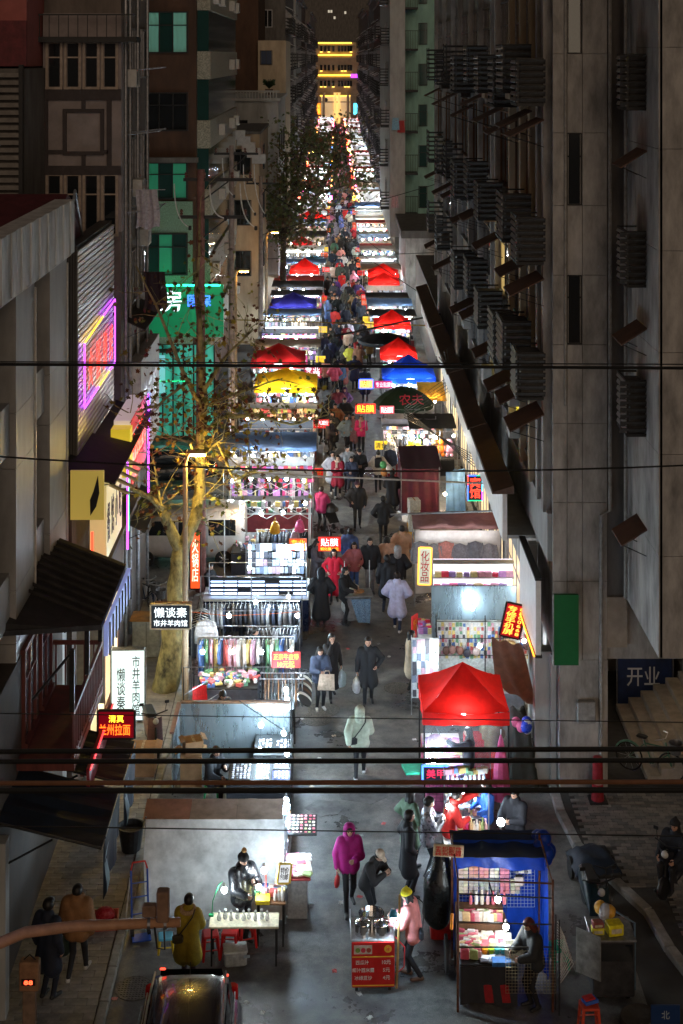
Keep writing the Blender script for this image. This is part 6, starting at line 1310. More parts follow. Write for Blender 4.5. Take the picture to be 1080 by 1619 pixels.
# side heap right of the tent
m = MB().sheet((4.0, 33.6, .02), (4.75, 33.7, .02), (4.7, 35.4, .02), (4.05, 35.4, .02), 12, 12, lambda u, v: (0, 0, 1.35 * min(1, 4 * u, 4 * (1 - u), 4 * v, 4 * (1 - v)) + .05 * math.sin(17 * u + 11 * v)))
single('covered_goods', m, cloth((.03, .035, .03), 0), 'goods piled under a dark cloth between the red tent and the grey column', 'goods', smooth=True)
m = MB().sheet((3.85, 35.0, 1.9), (4.8, 34.4, 1.6), (4.7, 36.6, 2.2), (3.95, 36.8, 2.3), 12, 10, lambda u, v: (0, 0, -.15 * math.sin(u * 3.1) * math.sin(v * 3.1) + .04 * math.sin(15 * u + 7 * v))); single('canopy_sheet', m, cloth((.25, .13, .10), .2), 'crumpled brown canopy sheet sagging beside the red tent roof', 'canopy', smooth=True)
m = MB()
for q in range(6): m.ball((rn.uniform(-.25, .25), rn.uniform(-.15, .15), rn.uniform(0, .15)), rn.uniform(.1, .17), 9, 6, mi=q % 3)
single('bag_heap', m, [cmat((.02, .06, .5), .3), cmat((.55, .58, .6), .4), cmat((.5, .1, .2))], 'heap of blue and white plastic bags on the dark covered goods', 'bags', smooth=True, loc=(4.35, 33.9, 1.38))
# --- wall of trinkets and phone cases
s = thing('market_stall', 'trinket stall with a tall wall of hanging earrings and hair clips under bright bulbs', 'market stall', (3, 38.5, 0))
wx0, wx1 = X(690, 38.8), X(852, 38.8)
part('back_board', MB().box(wx0, wx1, 38.85, 38.9, .4, 1.95), cmat((.62, .66, .66), .6), s); posts(s, [(wx0, 38.8), (wx1, 38.8), (wx0 + 1.3, 38.8)], 2.1, .016, DARK)
for z in (1.95, 1.5, 1.05): bar(s, (wx0, 38.78, z), (wx1, 38.78, z), .010, DARK)
goods('card', wallpts(wx0 + .03, wx1 - .03, 38.82, .95, 1.9, 28, 9, .012, rn, .06), 'mix', 'hair clip or earring card on the big trinket wall', 'trinket cards on the wall', 'trinket', rz=.2)
for i, (x, z, c) in enumerate(((wx0 + .25, 1.22, (.10, .05, .04)), (wx0 + .42, 1.24, (.22, .12, .11)), (wx0 + .62, 1.22, (.2, .09, .07)), (wx0 + .8, 1.15, (.03, .03, .05)), (wx0 + 1.05, 1.2, (.45, .36, .35)), (wx1 - .35, 1.35, (.06, .03, .04)))):
 b = thing('hanging_purse', ['dark brown purse, first on the trinket wall', 'mauve purse next to the dark brown one', 'chestnut purse in the middle of the trinket wall', 'navy purse hanging low on the trinket wall', 'pale grey purse beside the navy one', 'black and red round purse at the far end of the trinket wall'][i], 'purse', (x, 38.6, z))
 part('body', MB().ball((x, 38.66, z), .10, 12, 8, sc=(1, .45, 1.15)), cmat(c, .5), b, True); part('strap', MB().tube([(x - .06, 38.7, z + .08), (x, 38.74, z + .26), (x + .06, 38.7, z + .08)], .008, 5), BLACK, b)
for p in ((X(757, 38.3), 38.0, 1.62), (X(685, 38), 37.0, 1.75), (wx1 - .5, 38.0, 1.75)): bulb(s, p, cord=.3, dim=True)
table(s, wx0, wx1 - .6, 37.2, 38.1, .75, WHITEP, cloth((.3, .3, .32), .1)); goods('flat', gridpts(wx0 + .05, wx1 - .65, 37.25, 38.05, .755, 12, 5, .015, rn), 'candy', 'small trinket pack on the table below the trinket wall', 'trinket packs on the table')
part('case_board', MB().box(X(651, 37.5), X(694, 37.5), 37.55, 37.58, .45, 2.0), cmat((.7, .76, .78), .5), s); goods('case', wallpts(X(652, 37.5), X(693, 37.5), 37.52, .5, 1.97, 6, 8, .006, rn), 'cool', 'phone case on the white board at the aisle corner of the trinket stall', 'phone cases on the white board', 'phone case', rz=.04)
posts(s, [(X(651, 37.5), 37.6), (X(694, 37.5), 37.6)], 2.05, .014, STEEL); bulb(s, (X(686, 37.3), 37.0, 1.62), cord=.3, dim=True)
sign('led_sign', 'tilted glowing red sign with orange characters hung over the trinket wall', (X(811, 36.0), 36.0, Z(981, 36.0)), .50, .84, emat('led_red_ground', (.45, .0, .01), .2), [('专\n修\n手\n机\n屏', -.07, 0, .26, .72, emat('led_orange', (1, .38, .05), 1.3)), ('8\n8\n0\n0\n6\n6\n8', .16, 0, .10, .70, emat('led_orange', (1, .38, .05), 1.3))], frame=BLACK, roll=.22)
# --- galvanised panel + cosmetics stall
s = thing('market_stall', 'cosmetics stall with galvanised front panel, glowing shelves and pink roof sheet', 'market stall', (3, 43, 0))
gx0, gx1 = X(682, 41), X(816, 41)
part('front_panel', MB().cbox(((gx0 + gx1) / 2, 41.0, 1.05), (gx1 - gx0, .04, 2.1), bev=.01), GALV, s); bulb(s, (X(747, 40.6), 40.6, 1.62), cord=.4); bulb(s, (X(828, 40.5), 40.5, Z(938, 40.5)), cord=.4)
bx0, bx1 = X(686, 42.6), X(812, 42.6)
part('shelf_case', MB().box(bx0, bx1, 42.85, 42.9, 1.4, 2.2), emat('display_back', (.92, .82, 1), .8), s)
for z in (1.4, 1.78, 2.2): part('shelf', MB().box(bx0 - .02, bx1 + .02, 42.5, 42.849, z - .03, z), WHITEP, s)
goods('box', [(bx0 + .12 + .21 * q, 42.62, 1.78) for q in range(11)], 'pink', 'pink or gold cosmetics box on the upper glowing shelf', 'cosmetics on the upper shelf', sc=1.35); goods('box', [(bx0 + .1 + .24 * q, 42.6, 1.4) for q in range(9)], 'pink', 'cosmetics box on the lower glowing shelf', 'cosmetics on the lower shelf', sc=1.5)
cx0, cx1 = X(656, 45), X(792, 45); curtain(s, (cx0, 45.0), (cx1, 45.0), .4, 2.35, cloth((.62, .60, .58), .55), 'curtain', .03)
for i, (u, c) in enumerate(((.06, (.25, .25, .27)), (.22, (.3, .3, .3)), (.36, (.7, .3, .25)), (.52, (.25, .25, .28)), (.70, (.2, .21, .24)), (.86, (.3, .3, .32)))):
 o = put('hanging_garment', GARM[i % 4], None, (cx0 + (cx1 - cx0) * u, 44.9, 2.05 - .07 * (i % 2)), (0, 0, math.pi / 2), 1.1); olink(o, 0, cmat(c)); tag(o, ['grey top nearest the aisle', 'small grey top', 'coral pink top', 'short grey top', 'long dark grey coat', 'grey top farthest from the aisle'][i] + ' hanging before the white cosmetics curtain', 'clothes')
tarp_roof(s, cx0 - .05, cx1 + .05, 44.9, 46.3, 2.42, 2.5, cloth((.40, .22, .21), .3), 'roof_sheet', .12); posts(s, [(cx0, 45), (cx1, 45), (cx0, 46.3), (cx1, 46.3)], 2.45)
part('tube_light', MB().tube([(cx0 + .2, 45.2, 2.25), (cx1 - .2, 45.2, 2.25)], .02, 6), emat('tube_white', (.95, .97, 1), 9), s)
sign('vertical_sign', 'tall white sign with red characters and an orange light edge for cosmetics', (X(672, 41.5), 41.6, Z(895, 41.6)), .36, 1.05, emat('vert_board', (.62, .62, .5), .2), [('化\n妆\n品', 0, 0, .24, .88, REDT)], frame=emat('orange_edge', (1, .42, .04), 1.0), roll=.03)
sign('poster_board', 'slanted red poster with yellow print leaning at the aisle side of the cosmetics stall', (X(655, 41.6), 41.4, .75), .34, .75, emat('poster_red', (.5, .03, .03), .2), [('优惠\n促销', 0, .1, .24, .3, YELP)], rz=1.0)
goods('packet', gridpts(X(662, 41), X(680, 41), 40.6, 41.4, .85, 3, 6, .02, rn), 'pink', 'colourful small pouch at the aisle corner of the cosmetics stall', 'pouches at the cosmetics corner'); table(s, X(660, 41), X(681, 41), 40.5, 41.5, .85, WHITEP, cloth((.4, .3, .4), .2))
# --- maroon curtained stall, blue drape, neon hotel sign
s = thing('market_stall', 'stall shut with dark maroon curtains beside a long blue drape', 'market stall', (3.2, 54, 0))
mx0, mx1 = X(634, 53.6), X(694, 53.6); MAR = cloth((.09, .012, .03), .08); curtain(s, (mx0, 53.5), (mx1, 53.5), .15, 1.85, MAR, 'curtain', .05, 30); curtain(s, (mx0, 53.5), (mx0, 56), .15, 1.85, MAR, 'curtain', .05); tarp_roof(s, mx0, mx1 + .1, 53.45, 56.2, 1.86, 1.98, cloth((.06, .015, .035), .05), 'roof_sheet'); posts(s, [(mx0, 53.4), (mx1, 53.4), (mx0, 56), (mx1, 56)], 1.95); curtain(s, (mx1 + .2, 53.0), (mx1 + .95, 53.4), .1, 1.9, cloth((.12, .28, .62), .3), 'drape', .05); bulb(s, (mx1 + .15, 52.6, 1.2), True); bulb(s, (mx1 + 1.2, 53, 1.6), True)
for i in range(3): b = thing('carton', ['white carton at the foot of the maroon curtain', 'white carton stacked on another below the maroon curtain', 'top white carton below the maroon curtain'][i], 'carton', (X(655, 52), 52.2, .2 + .38 * i), .1 * i); part('body', MB().cbox((0, 0, 0), (.4, .4, .36), bev=.01), cmat((.55, .55, .52)), b); part('tape', MB().cbox((0, 0, .182), (.05, .38, .004)), CARD, b)
nf = sign('neon_sign', 'upright hotel neon sign edged in red, blue and green light', (X(751, 46.5), 46.5, Z(771, 46.5)), .48, .82, BLACK, [('宾\n馆', 0, 0, .34, .66, NEON_R)], frame=None)
cx = cz = 0
for a, b, m_ in (((-.23, -.40), (-.23, .1), NEON_B), ((-.23, .1), (-.23, .40), NEON_R), ((-.23, .40), (.05, .40), NEON_B), ((.05, .40), (.23, .40), NEON_G), ((.23, .40), (.23, -.1), emat('neon_cyan', (.1, .7, 1), 1.4)), ((.23, -.1), (.23, -.40), NEON_V), ((.23, -.40), (-.23, -.40), NEON_G)): part('neon_tube', MB().tube([(a[0], -.05, a[1]), (b[0], -.05, b[1])], .018, 6), m_, nf)
# --- plush toy and clothes stall, green parasol
s = thing('market_stall', 'plush toy stall with a black top and toys hanging in front', 'market stall', (3.6, 60, 0))
px0, px1 = X(612, 59), X(722, 59); posts(s, [(px0, 58.6), (px1, 58.6), (px0, 61), (px1, 61)], 1.95); tarp_roof(s, px0 + .9, px1, 58.9, 61, 1.95, 2.05, cloth((.015, .015, .018), .02), 'roof_sheet'); bar(s, (px0, 58.6, 1.9), (px1, 58.6, 1.9)); table(s, px0 + .5, px1 - .1, 58.9, 60.5, .7, BLACK, cloth((.015, .015, .018), 0))
for i, (u, c, l) in enumerate(((.34, (.85, .55, .03), 'yellow'), (.44, (.75, .72, .1), 'lemon'), (.55, (.6, .5, .62), 'lilac'), (.66, (.35, .2, .1), 'brown'), (.76, (.85, .22, .02), 'orange'), (.88, (.7, .35, .45), 'pink'))):
 t = thing('plush_toy', l + ' plush toy hanging along the front of the black-topped stall', 'toy', (px0 + (px1 - px0) * u, 58.55, 1.3)); x, m_ = t.location.x, cmat(c, .95, .1, 30)
 part('body', MB().ball((x, 58.55, 1.22), .17, 12, 8, sc=(1, .8, 1.25)), m_, t, True); part('head', MB().ball((x, 58.52, 1.5), .13, 12, 8), m_, t, True)
 for sx in (-1, 1): part('arm', MB().ball((x + sx * .17, 58.52, 1.27), .06, 8, 6, sc=(1, 1, 1.8)), m_, t, True); part('foot', MB().ball((x + sx * .09, 58.48, 1.0), .075, 8, 6), m_, t, True)
rail_of_clothes(s, (px0 + .05, 57.0), (px0 + .1, 58.6), 1.6, 12, 'dark', 'coat on the aisle-side rail of the plush toy stall', 'coats at the plush stall', rn); rail_of_clothes(s, (px0, 58.9), (px0 + 1.0, 58.9), 1.62, 8, 'dark', 'garment on the front rail of the plush toy stall', 'clothes at the plush stall', rn)
for p in ((px0 + 1.0, 57.9, 1.85), (px0 + 1.9, 57.9, 1.85), (px1 - .2, 58.0, 1.9)): bulb(s, p, cord=.2, dim=True)
def parasol(loc, r, z0, z1, col, label, n=10, txt=None):
 p = thing('parasol', label, 'parasol', loc); x, y = loc[0], loc[1]; mb = MB(); pr = [(r, z0), (r * .99, z0 + .03), (r * .7, z0 + (z1 - z0) * .5), (r * .35, z0 + (z1 - z0) * .85), (.02, z1)]
 part('canopy', mb.lathe(pr, (x, y, 0), n, cap=False), cloth(col, .15), p); vb = MB().lathe([(r, z0), (r * .99, z0 - .16)], (x, y, 0), n * 2, cap=False); part('valance', vb, cloth(col, .15), p); part('pole', MB().tube([(x, y, 0), (x, y, z1 + .06)], .022, 7), STEEL, p); part('foot', MB().lathe([(.28, 0), (.26, .1), (.03, .12)], (x, y, 0), 12), CONC, p)
 for q in range(n): a = 2 * math.pi * q / n; part('rib', MB().tube([(x + r * .97 * math.cos(a), y + r * .97 * math.sin(a), z0 + .005), (x, y, z1 - .06)], .008, 4), STEELD, p)
 if txt: put('lettering', text_mesh(txt, cmat((.45, .03, .06)), r * .8), p, (x + r * .22, y - r * .72, z0 + (z1 - z0) * .50), (math.radians(52), 0, .1))
 return p
parasol((X(638, 62.5), 62.5, 0), 1.3, 2.15, 2.85, (.012, .035, .016), 'big dark green parasol with red characters beyond the plush toy stall', 12, '农夫')
parasol((X(672, 61.0), 61.2, 0), .75, 1.75, 2.1, (.55, .58, .56), 'small pale grey parasol between the plush stall and the green parasol', 10)
s = thing('market_stall', 'stall with a warm yellow canopy tucked behind the big green parasol', 'market stall', (4.2, 64, 0)); tarp_roof(s, X(662, 64), X(694, 64) + .3, 63.4, 65.8, 2.0, 2.3, cloth((.75, .42, .06), .4), 'roof_sheet', .12); posts(s, [(X(664, 64), 63.5), (4.8, 63.5), (X(664, 64), 65.7), (4.8, 65.7)], 2.1); bulb(s, (4.4, 64.2, 1.8), True); table(s, 3.8, 4.7, 63.7, 65.4, .8, WOOD, cloth((.4, .25, .1), .2))
for (px, py, d, w, h, tx, bgm, tm, lab) in ((578, 646, 60.5, .85, .42, '贴膜', emat('sign_red_lit', (.8, .02, .01), .2), YEL_T, 'red sign with yellow phone film characters near the green parasol'), (612, 648, 61, .6, .34, '贴膜', emat('sign_pink', (.8, .08, .12), .25), WHT_T, 'pinkish phone film sign beside the red and yellow one'), (579, 607, 65, .62, .40, '贴膜', emat('sign_glow_orange', (1, .22, .02), .5), emat('sign_glow_yellow', (1, .75, .15), 1.3), 'glowing phone film sign edged with blue neon carried above the crowd'), (606, 608, 66.5, .8, .32, '专业贴膜', emat('sign_magenta', (.65, .02, .2), .25), WHT_T, 'magenta phone film sign by the blue tent'), (494, 588, 72, .9, .62, '专业\n贴膜', emat('sign_maroon', (.45, .02, .05), .2), WHT_T, 'maroon phone film board behind the yellow tent'), (511, 668, 58, .48, .26, '大减价', RED_B, WHT_T, 'small red sale sign at the aisle edge near the leaves')):
 g = sign('phone_film_sign', lab, (X(px, d), d, Z(py, d)), w, h, bgm, [(tx, 0, 0, w * .85, h * .72, tm)], frame=NEON_B if 'neon' in lab else None)
 part('post', MB().tube([(0, .03, -h / 2), (0, .03, -Z(py, d))], .012, 5), STEELD, g)
# ================================================================ TENTS FURTHER UP
def tent_stall(x0, x1, y0, y1, ze, zp, m, label, pal='mix', lights=3, warm=False):
 s = thing('market_stall', label, 'market stall', ((x0 + x1) / 2, (y0 + y1) / 2, 0)); tent(s, x0, x1, y0, y1, ze, zp, m, .25); r2 = random.Random(int(y0 * 10))
 table(s, x0 + .1, x1 - .1, y0 + .1, y0 + .9, .8, WHITEP, cloth((.5, .5, .5), .2)); bar(s, (x0, y1, 1.7), (x1, y1, 1.7))
 for q in range(lights): bulb(s, (x0 + (x1 - x0) * (q + .5) / lights, y0 + .15 + .2 * (q % 2), ze - .35), warm and q % 2 == 0, .2)
 part('light_strip', MB().tube([(x0 + .1, y0 + .4, ze - .15), (x1 - .1, y0 + .4, ze - .15)], .018, 6), emat('tube_white', (.95, .97, 1), 9), s)
 curtain(s, (x0, y1), (x1, y1), .5, ze - .3, cloth((.35, .34, .32), .5), 'back_sheet'); shelf_wall(x0 + .1, x1 - .1, y0 + .55, .82, ze - .35, r2, pal); heap('wares', 'uncounted wares on the counter: ' + label.split(' ')[0] + ' ' + label.split(' ')[1] + ' tent near ' + str(label.split(' ')[-1]), 'wares', x0 + .15, x1 - .15, y0 + .15, y0 + .85, .82, 60, pal, r2)
 return s
YELC = cloth((.80, .42, .01), .5); PURC = cloth((.03, .025, .20), .35); REDD = cloth((.38, .012, .012), .35); BLUC = cloth((.008, .05, .40), .4)
tent_stall(X(401, 65.6), X(501, 65.6), 65.6, 68.4, 2.1, 2.7, YELC, 'golden yellow pop-up tent in the left-hand row', 'mix', 3)
tent_stall(X(396, 70.6), X(482, 70.6), 70.6, 73.4, 2.15, 2.85, REDD, 'dull red pop-up tent directly behind the golden yellow one', 'mix', 2)
tent_stall(X(426, 86.8), X(500, 86.8), 86.8, 89.6, 2.1, 2.75, PURC, 'deep purple pop-up tent in the left-hand row', 'mix', 3)
tent_stall(X(458, 101.5), X(504, 101.5), 101.5, 103.6, 2.1, 2.85, REDC, 'bright red pop-up tent beyond the deep purple tent', 'mix', 2)
tent_stall(X(460, 115), X(494, 115), 115, 117, 2.1, 2.8, REDD, 'dark red pop-up tent beside the leaning tree trunk', 'mix', 2)
tent_stall(X(470, 134), X(516, 134), 134, 136.6, 2.1, 2.9, REDC, 'red pop-up tent just under the far tree crown', 'mix', 2)
tent_stall(X(606, 67.3), X(690, 67.3), 67.3, 69.8, 2.15, 3.0, BLUC, 'bright blue pop-up tent in the right-hand row', 'cool', 3)
tent_stall(X(602, 72.2), X(660, 72.2), 72.2, 74.2, 2.2, 2.9, REDC, 'red pop-up tent right behind the bright blue tent', 'mix', 2)
tent_stall(X(592, 80.6), X(650, 80.6), 80.6, 82.6, 2.15, 2.85, REDC, 'red pop-up tent beyond the low black parasol', 'mix', 2)
tent_stall(X(583, 95.2), X(632, 95.2), 95.2, 97.2, 2.2, 2.8, REDC, 'nearer of two adjoining red tents by the concrete wall', 'mix', 2)
tent_stall(X(582, 98.5), X(631, 98.5), 98.5, 100.5, 2.3, 2.9, REDC, 'farther of two adjoining red tents by the concrete wall', 'mix', 2)
parasol((X(607, 76.5), 76.6, 0), 1.35, 2.1, 2.45, (.012, .016, .022), 'low wide black parasol between two red tents', 12)
parasol((X(495, 107), 107, 0), 1.0, 2.0, 2.4, (.10, .25, .33), 'teal parasol behind the bright red left-hand tent', 10)
# ================================================================ PLAIN STALLS OF THE TWO ROWS
FARG = MB()
def row_stall(x0, x1, y0, y1, kind, label, group, rnd, side):
 s = thing('market_stall', label, 'market stall', ((x0 + x1) / 2, y0, 0), group=group); h = rnd.uniform(2.0, 2.3)
 posts(s, [(x0, y0), (x1, y0), (x0, y1), (x1, y1)], h, .018); inner = x1 if side < 0 else x0
 WH = cloth((.66, .64, .58), .5); roofm = {'white': WH, 'brown': TARPBR, 'dark': cloth((.05, .05, .055), .1), 'blue': cloth((.10, .16, .28), .3), 'open': None, 'rose': cloth((.38, .06, .05), .3)}[kind]
 if roofm: tarp_roof(s, x0 - .1, x1 + .1, y0 - .1, y1, h, h + rnd.uniform(-.1, .15), roofm, 'roof_sheet', .08)
 curtain(s, (x0, y1), (x1, y1), .3, h - .1, cloth(rnd.choice([(.40, .39, .36), (.12, .12, .14), (.25, .20, .16), (.10, .14, .22), (.3, .3, .3)]), .35), 'back_sheet')
 if rnd.random() < .7: shelf_wall(x0 + .05, x1 - .05, y1 - .35, .85, h - .25, rnd, rnd.choice(['mix', 'mix', 'candy', 'pink', 'dark', 'cool']))
 shelf_wall(x0 + .1, x1 - .05, y0 + .3, .82, rnd.uniform(1.1, 1.4), rnd, rnd.choice(['mix', 'mix', 'candy', 'pink', 'dark']))
 table(s, x0 + .1, x1 - .05, y0 + .2, y0 + 1.2, .8, WHITEP, cloth(rnd.choice([(.5, .5, .5), (.3, .05, .06), (.05, .08, .25), (.45, .4, .3)]), .2))
 lb = 'uncounted wares spread on a counter of the ' + ('left' if side < 0 else 'right') + '-hand row of lit stalls'
 tag(heap('wares', lb, 'wares', x0 + .15, x1 - .1, y0 + .25, y0 + 1.15, .82, 70, rnd.choice(['mix', 'cool', 'jewel', 'candy']), rnd), group='wares on lit counters')
 if rnd.random() < .75 and y0 > 57:
  rz_ = rnd.uniform(1.55, 1.75); n = int((x1 - x0) / .17)
  for i in range(n):
   xg = x0 + (x1 - x0) * (i + .5) / n; gl = rnd.uniform(.55, .95); gw = rnd.choice([.05, .16]); FARG.cbox((xg, y1 - .25, rz_ - gl / 2), (gw, .4 if gw < .1 else .06, gl), (0, 0, rnd.uniform(-.3, .3)), mi=rnd.randrange(6)); FARG.tube([(xg, y1 - .25, rz_), (xg, y1 - .25, rz_ + .09)], .006, 3, rnd.randrange(6))
  bar(s, (x0, y1 - .25, rz_ + .085), (x1, y1 - .25, rz_ + .085), .012, STEEL, 'rail')
 elif rnd.random() < .9:
  rz_ = rnd.uniform(1.55, 1.75); bar(s, (x0, y1 - .25, rz_ + .085), (x1, y1 - .25, rz_ + .085), .012, STEEL, 'rail')
  n = int((x1 - x0) / .17)
  for i in range(n):
   o = put('hanging_garment', GARM[rnd.randrange(4)], None, (x0 + (x1 - x0) * (i + .5) / n, y1 - .25, rz_), (0, 0, rnd.uniform(-.3, .3) + (math.pi / 2 if rnd.random() < .4 else 0)), rnd.uniform(.9, 1.05)); olink(o, 0, cmat(rnd.choice(PAL[rnd.choice(['dark', 'dark', 'mix', 'cool'])]), .85, .2, 9)); tag(o, 'garment on a back rail of the lit clothes stalls farther up the rows', 'clothes', 'clothes on the farther rails')
 n = 5 if y0 < 66 else 4
 for q in range(n): bulb(s, (x0 + (x1 - x0) * (q + .5) / n, y0 + .1 + rnd.uniform(0, .5), h - .3), rnd.random() < .42, .2)
 if rnd.random() < (.5 if y0 < 66 else .2): part('light_strip', MB().tube([(x0 + .15, y0 + .5, h - .15), (x1 - .15, y0 + .5, h - .15)], .018, 6), emat('tube_white', (.95, .97, 1), 9) if rnd.random() < .7 else emat('tube_warm', (1, .62, .28), 9), s)
 if rnd.random() < .55:
  zc = rnd.uniform(1.3, 2.0); xc = inner + (-.1 if side > 0 else .1); b_ = part('price_board', MB().cbox((xc, y0 + .1, zc), (.5, .03, .34), bev=.005), rnd.choice([emat('sign_yellow_lit', (1, .6, .04), .35), RED_B, emat('sign_orange', (.85, .10, .02), .22)]), s)
  put('lettering', text_mesh(rnd.choice(['特价', '贴膜', '清仓']), rnd.choice([WHTP, BLKT, YELP]), .42, .22), b_, (xc, y0 + .078, zc), (math.pi / 2, 0, 0))
 return s
rr = random.Random(5); kinds = ['white', 'open', 'open', 'brown', 'dark', 'blue', 'open', 'rose']
KW = {'white': 'white-roofed', 'open': 'roofless', 'brown': 'brown-roofed', 'dark': 'dark-roofed', 'blue': 'slate-blue-roofed', 'rose': 'dull red-roofed'}
taken_l = [(65.2, 74), (86.4, 90), (101, 104), (114.5, 117.5), (133.5, 137)]; taken_r = [(57, 70.2), (72, 74.6), (75.5, 78), (80.2, 83), (95, 101)]
ORD = ['first', 'second', 'third', 'fourth', 'fifth', 'sixth', 'seventh', 'eighth', 'ninth', 'tenth', 'eleventh', 'twelfth', 'thirteenth', 'fourteenth', 'fifteenth', 'sixteenth']
for side, y, xi, xo, tk in ((-1, 51.4, -.85, -4.0, taken_l), (1, 47.4, 2.0, 4.2, taken_r)):
 i = 0; cnt = {}
 while y < 150:
  ln = rr.uniform(2.2, 2.7)
  hit = [t for t in tk if y < t[1] and y + ln > t[0]]
  if side > 0 and 47 < y < 57.5: y = 70.5 if y > 50 else y + 10.5;
  if hit: y = hit[0][1] + .1; continue
  kd = kinds[rr.randrange(len(kinds))] if y > 58 else ['open', 'blue', 'open', 'rose'][i % 4]
  cnt[kd] = cnt.get(kd, 0) + 1
  row_stall(min(xi, xo) + rr.uniform(-.1, .1), max(xi, xo) + rr.uniform(-.1, .1) + (.3 if side > 0 and y > 70 else 0), y, y + ln, kd, '%s lit stall, %s of that kind up the %s-hand row' % (KW[kd], ORD[cnt[kd] - 1], 'left' if side < 0 else 'right'), 'plain stalls of the two rows', rr, side)
  y += ln + rr.uniform(.35, .8); i += 1
tag(put('hanging_clothes', FARG.mesh('hanging_clothes', [cmat(c, .85, .2, 9) for c in PAL['dark'][:4] + [(.5, .48, .45), (.35, .08, .08)]])), 'uncounted clothes on the back rails of the farther lit stalls', 'clothes', kind='stuff')
# far stalls: single meshes, too small in the picture to show parts
def far_stall_mesh(v):
 r2 = random.Random(v); mb = MB(); w, l = 2.9, 2.4; h = 2.1 + .2 * (v % 3)
 mb.box(0, w, .1, l, 0, .8, 1); mb.sheet((0, l, .8), (w, l, .8), (w, l, h), (0, l, h), 4, 2, mi=2)
 if v % 3 < 2: mb.sheet((-.1, -.1, h), (w + .1, -.1, h), (w + .1, l, h + .1), (-.1, l, h + .1), 6, 4, lambda u, q: (0, 0, -.08 * math.sin(q * 3.14)), mi=0)
 for x in (0, w):
  for y in (0, l): mb.tube([(x, y, 0), (x, y, h)], .02, 4, 3)
 for q in range(4): mb.ball((r2.uniform(.2, w - .2), r2.uniform(.1, 1.2), h - .35), .06, 6, 4, 4)
 for q in range(4): mb.ball((r2.choice([-.1, w + .1]), r2.uniform(0, l), h - r2.uniform(-.1, .8)), .085, 6, 4, r2.choice([8, 8, 9]))
 mb.cbox((w if v % 2 else 0, .1, h - .5), (.5, .05, .4), mi=9)
 for q in range(60): mb.cbox((r2.uniform(.1, w - .1), r2.uniform(.1, l), r2.uniform(.85, 1.5)), (.25, .2, .2), (0, 0, q), mi=5 + q % 3)
 for q in range(14): mb.box(.1 + q * .2, .24 + q * .2, l - .3, l - .2, .9, 1.7, 5 + (q * 7 + v) % 3)
 if v == 4: mb.tube([(.1, .4, h - .15), (w - .1, .4, h - .15)], .03, 4, 4)
 rf_ = [WHITEP, cloth((.5, .36, .24), .5), TARPBR, cloth((.55, .5, .42), .5), REDD, BLUC][v % 6]
 return mb.mesh('market_stall', [rf_, cloth((.4, .4, .4), .2), cloth((.62, .60, .55), .5), STEELD, emat('far_bulb_cool', (.75, .9, 1), 170), cmat((.05, .05, .06)), cmat((.6, .55, .5)), cmat((.4, .1, .1)), emat('far_bulb_amber', (1, .40, .07), 6), [emat('far_red', (1, .06, .03), 9), emat('far_blue', (.05, .25, 1), 9), emat('far_amber', (1, .4, .03), 9), emat('far_pink', (1, .1, .4), 9)][v % 4]])
FST = [far_stall_mesh(v) for v in range(9)]
for side, x in ((-1, -3.7), (1, 2.3)):
 y = 151
 while y < 352:
  o = put('market_stall', FST[rr.randrange(9)], None, (x + rr.uniform(-.2, .3), y, 0)); tag(o, 'tiny glowing stall in the far %s-hand row toward the golden building' % ('left' if side < 0 else 'right'), 'market stall', 'tiny far stalls, %s-hand row' % ('left' if side < 0 else 'right')); y += rr.uniform(2.9, 3.7)
# ================================================================ VEHICLES AND CARTS
def loft(mb, secs, mi=0, close=True):
 o = len(mb.v); n = len(secs[0])
 for s_ in secs: mb.v += [tuple(p) for p in s_]
 for j in range(len(secs) - 1):
  for i in range(n): mb.f.append((o + j * n + i, o + j * n + (i + 1) % n, o + (j + 1) * n + (i + 1) % n, o + (j + 1) * n + i)); mb.m.append(mi)
 if close: mb.f += [tuple(o + i for i in range(n - 1, -1, -1)), tuple(o + (len(secs) - 1) * n + i for i in range(n))]; mb.m += [mi, mi]
 return mb
def superell(w, z0, z1, y, n=20, p=3.2):
 out = []
 for k_ in range(n):
  a = 2 * math.pi * k_ / n; c_, s_ = math.cos(a), math.sin(a)
  out.append((w / 2 * abs(c_) ** (2 / p) * (1 if c_ > 0 else -1), y, (z0 + z1) / 2 + (z1 - z0) / 2 * abs(s_) ** (2 / p) * (1 if s_ > 0 else -1)))
 return out
def wheel(parent, x, y, z, r=.31, w=.2):
 o = part('wheel', MB().lathe([(r * .6, -w / 2), (r * .93, -w / 2), (r, -w * .3), (r, w * .3), (r * .93, w / 2), (r * .6, w / 2)], (x, y, z), 22, 0, 'x'), mat('tyre', (.015, .015, .015), .8), parent)
 rim = MB().lathe([(.05, w * .42 * (1 if x > 0 else -1)), (r * .6, w * .45 * (1 if x > 0 else -1))], (x, y, z), 18, 0, 'x')
 for q in range(5): a = q * 1.2566; rim.tube([(x + (w * .48 if x > 0 else -w * .48), y, z), (x + (w * .48 if x > 0 else -w * .48), y + r * .58 * math.cos(a), z + r * .58 * math.sin(a))], .022, 5)
 put('rim', rim.mesh('rim', STEEL), o)
car = thing('parked_car', 'dark glossy hatchback parked at the kerb, cut off by the lower edge', 'car', (X(298, 24.0), 23.0, 0), 0.02)
PAINT = mat('car_paint_dark', (.022, .010, .014), .22, .3, noise=.0, coat=.8, spec=.6)
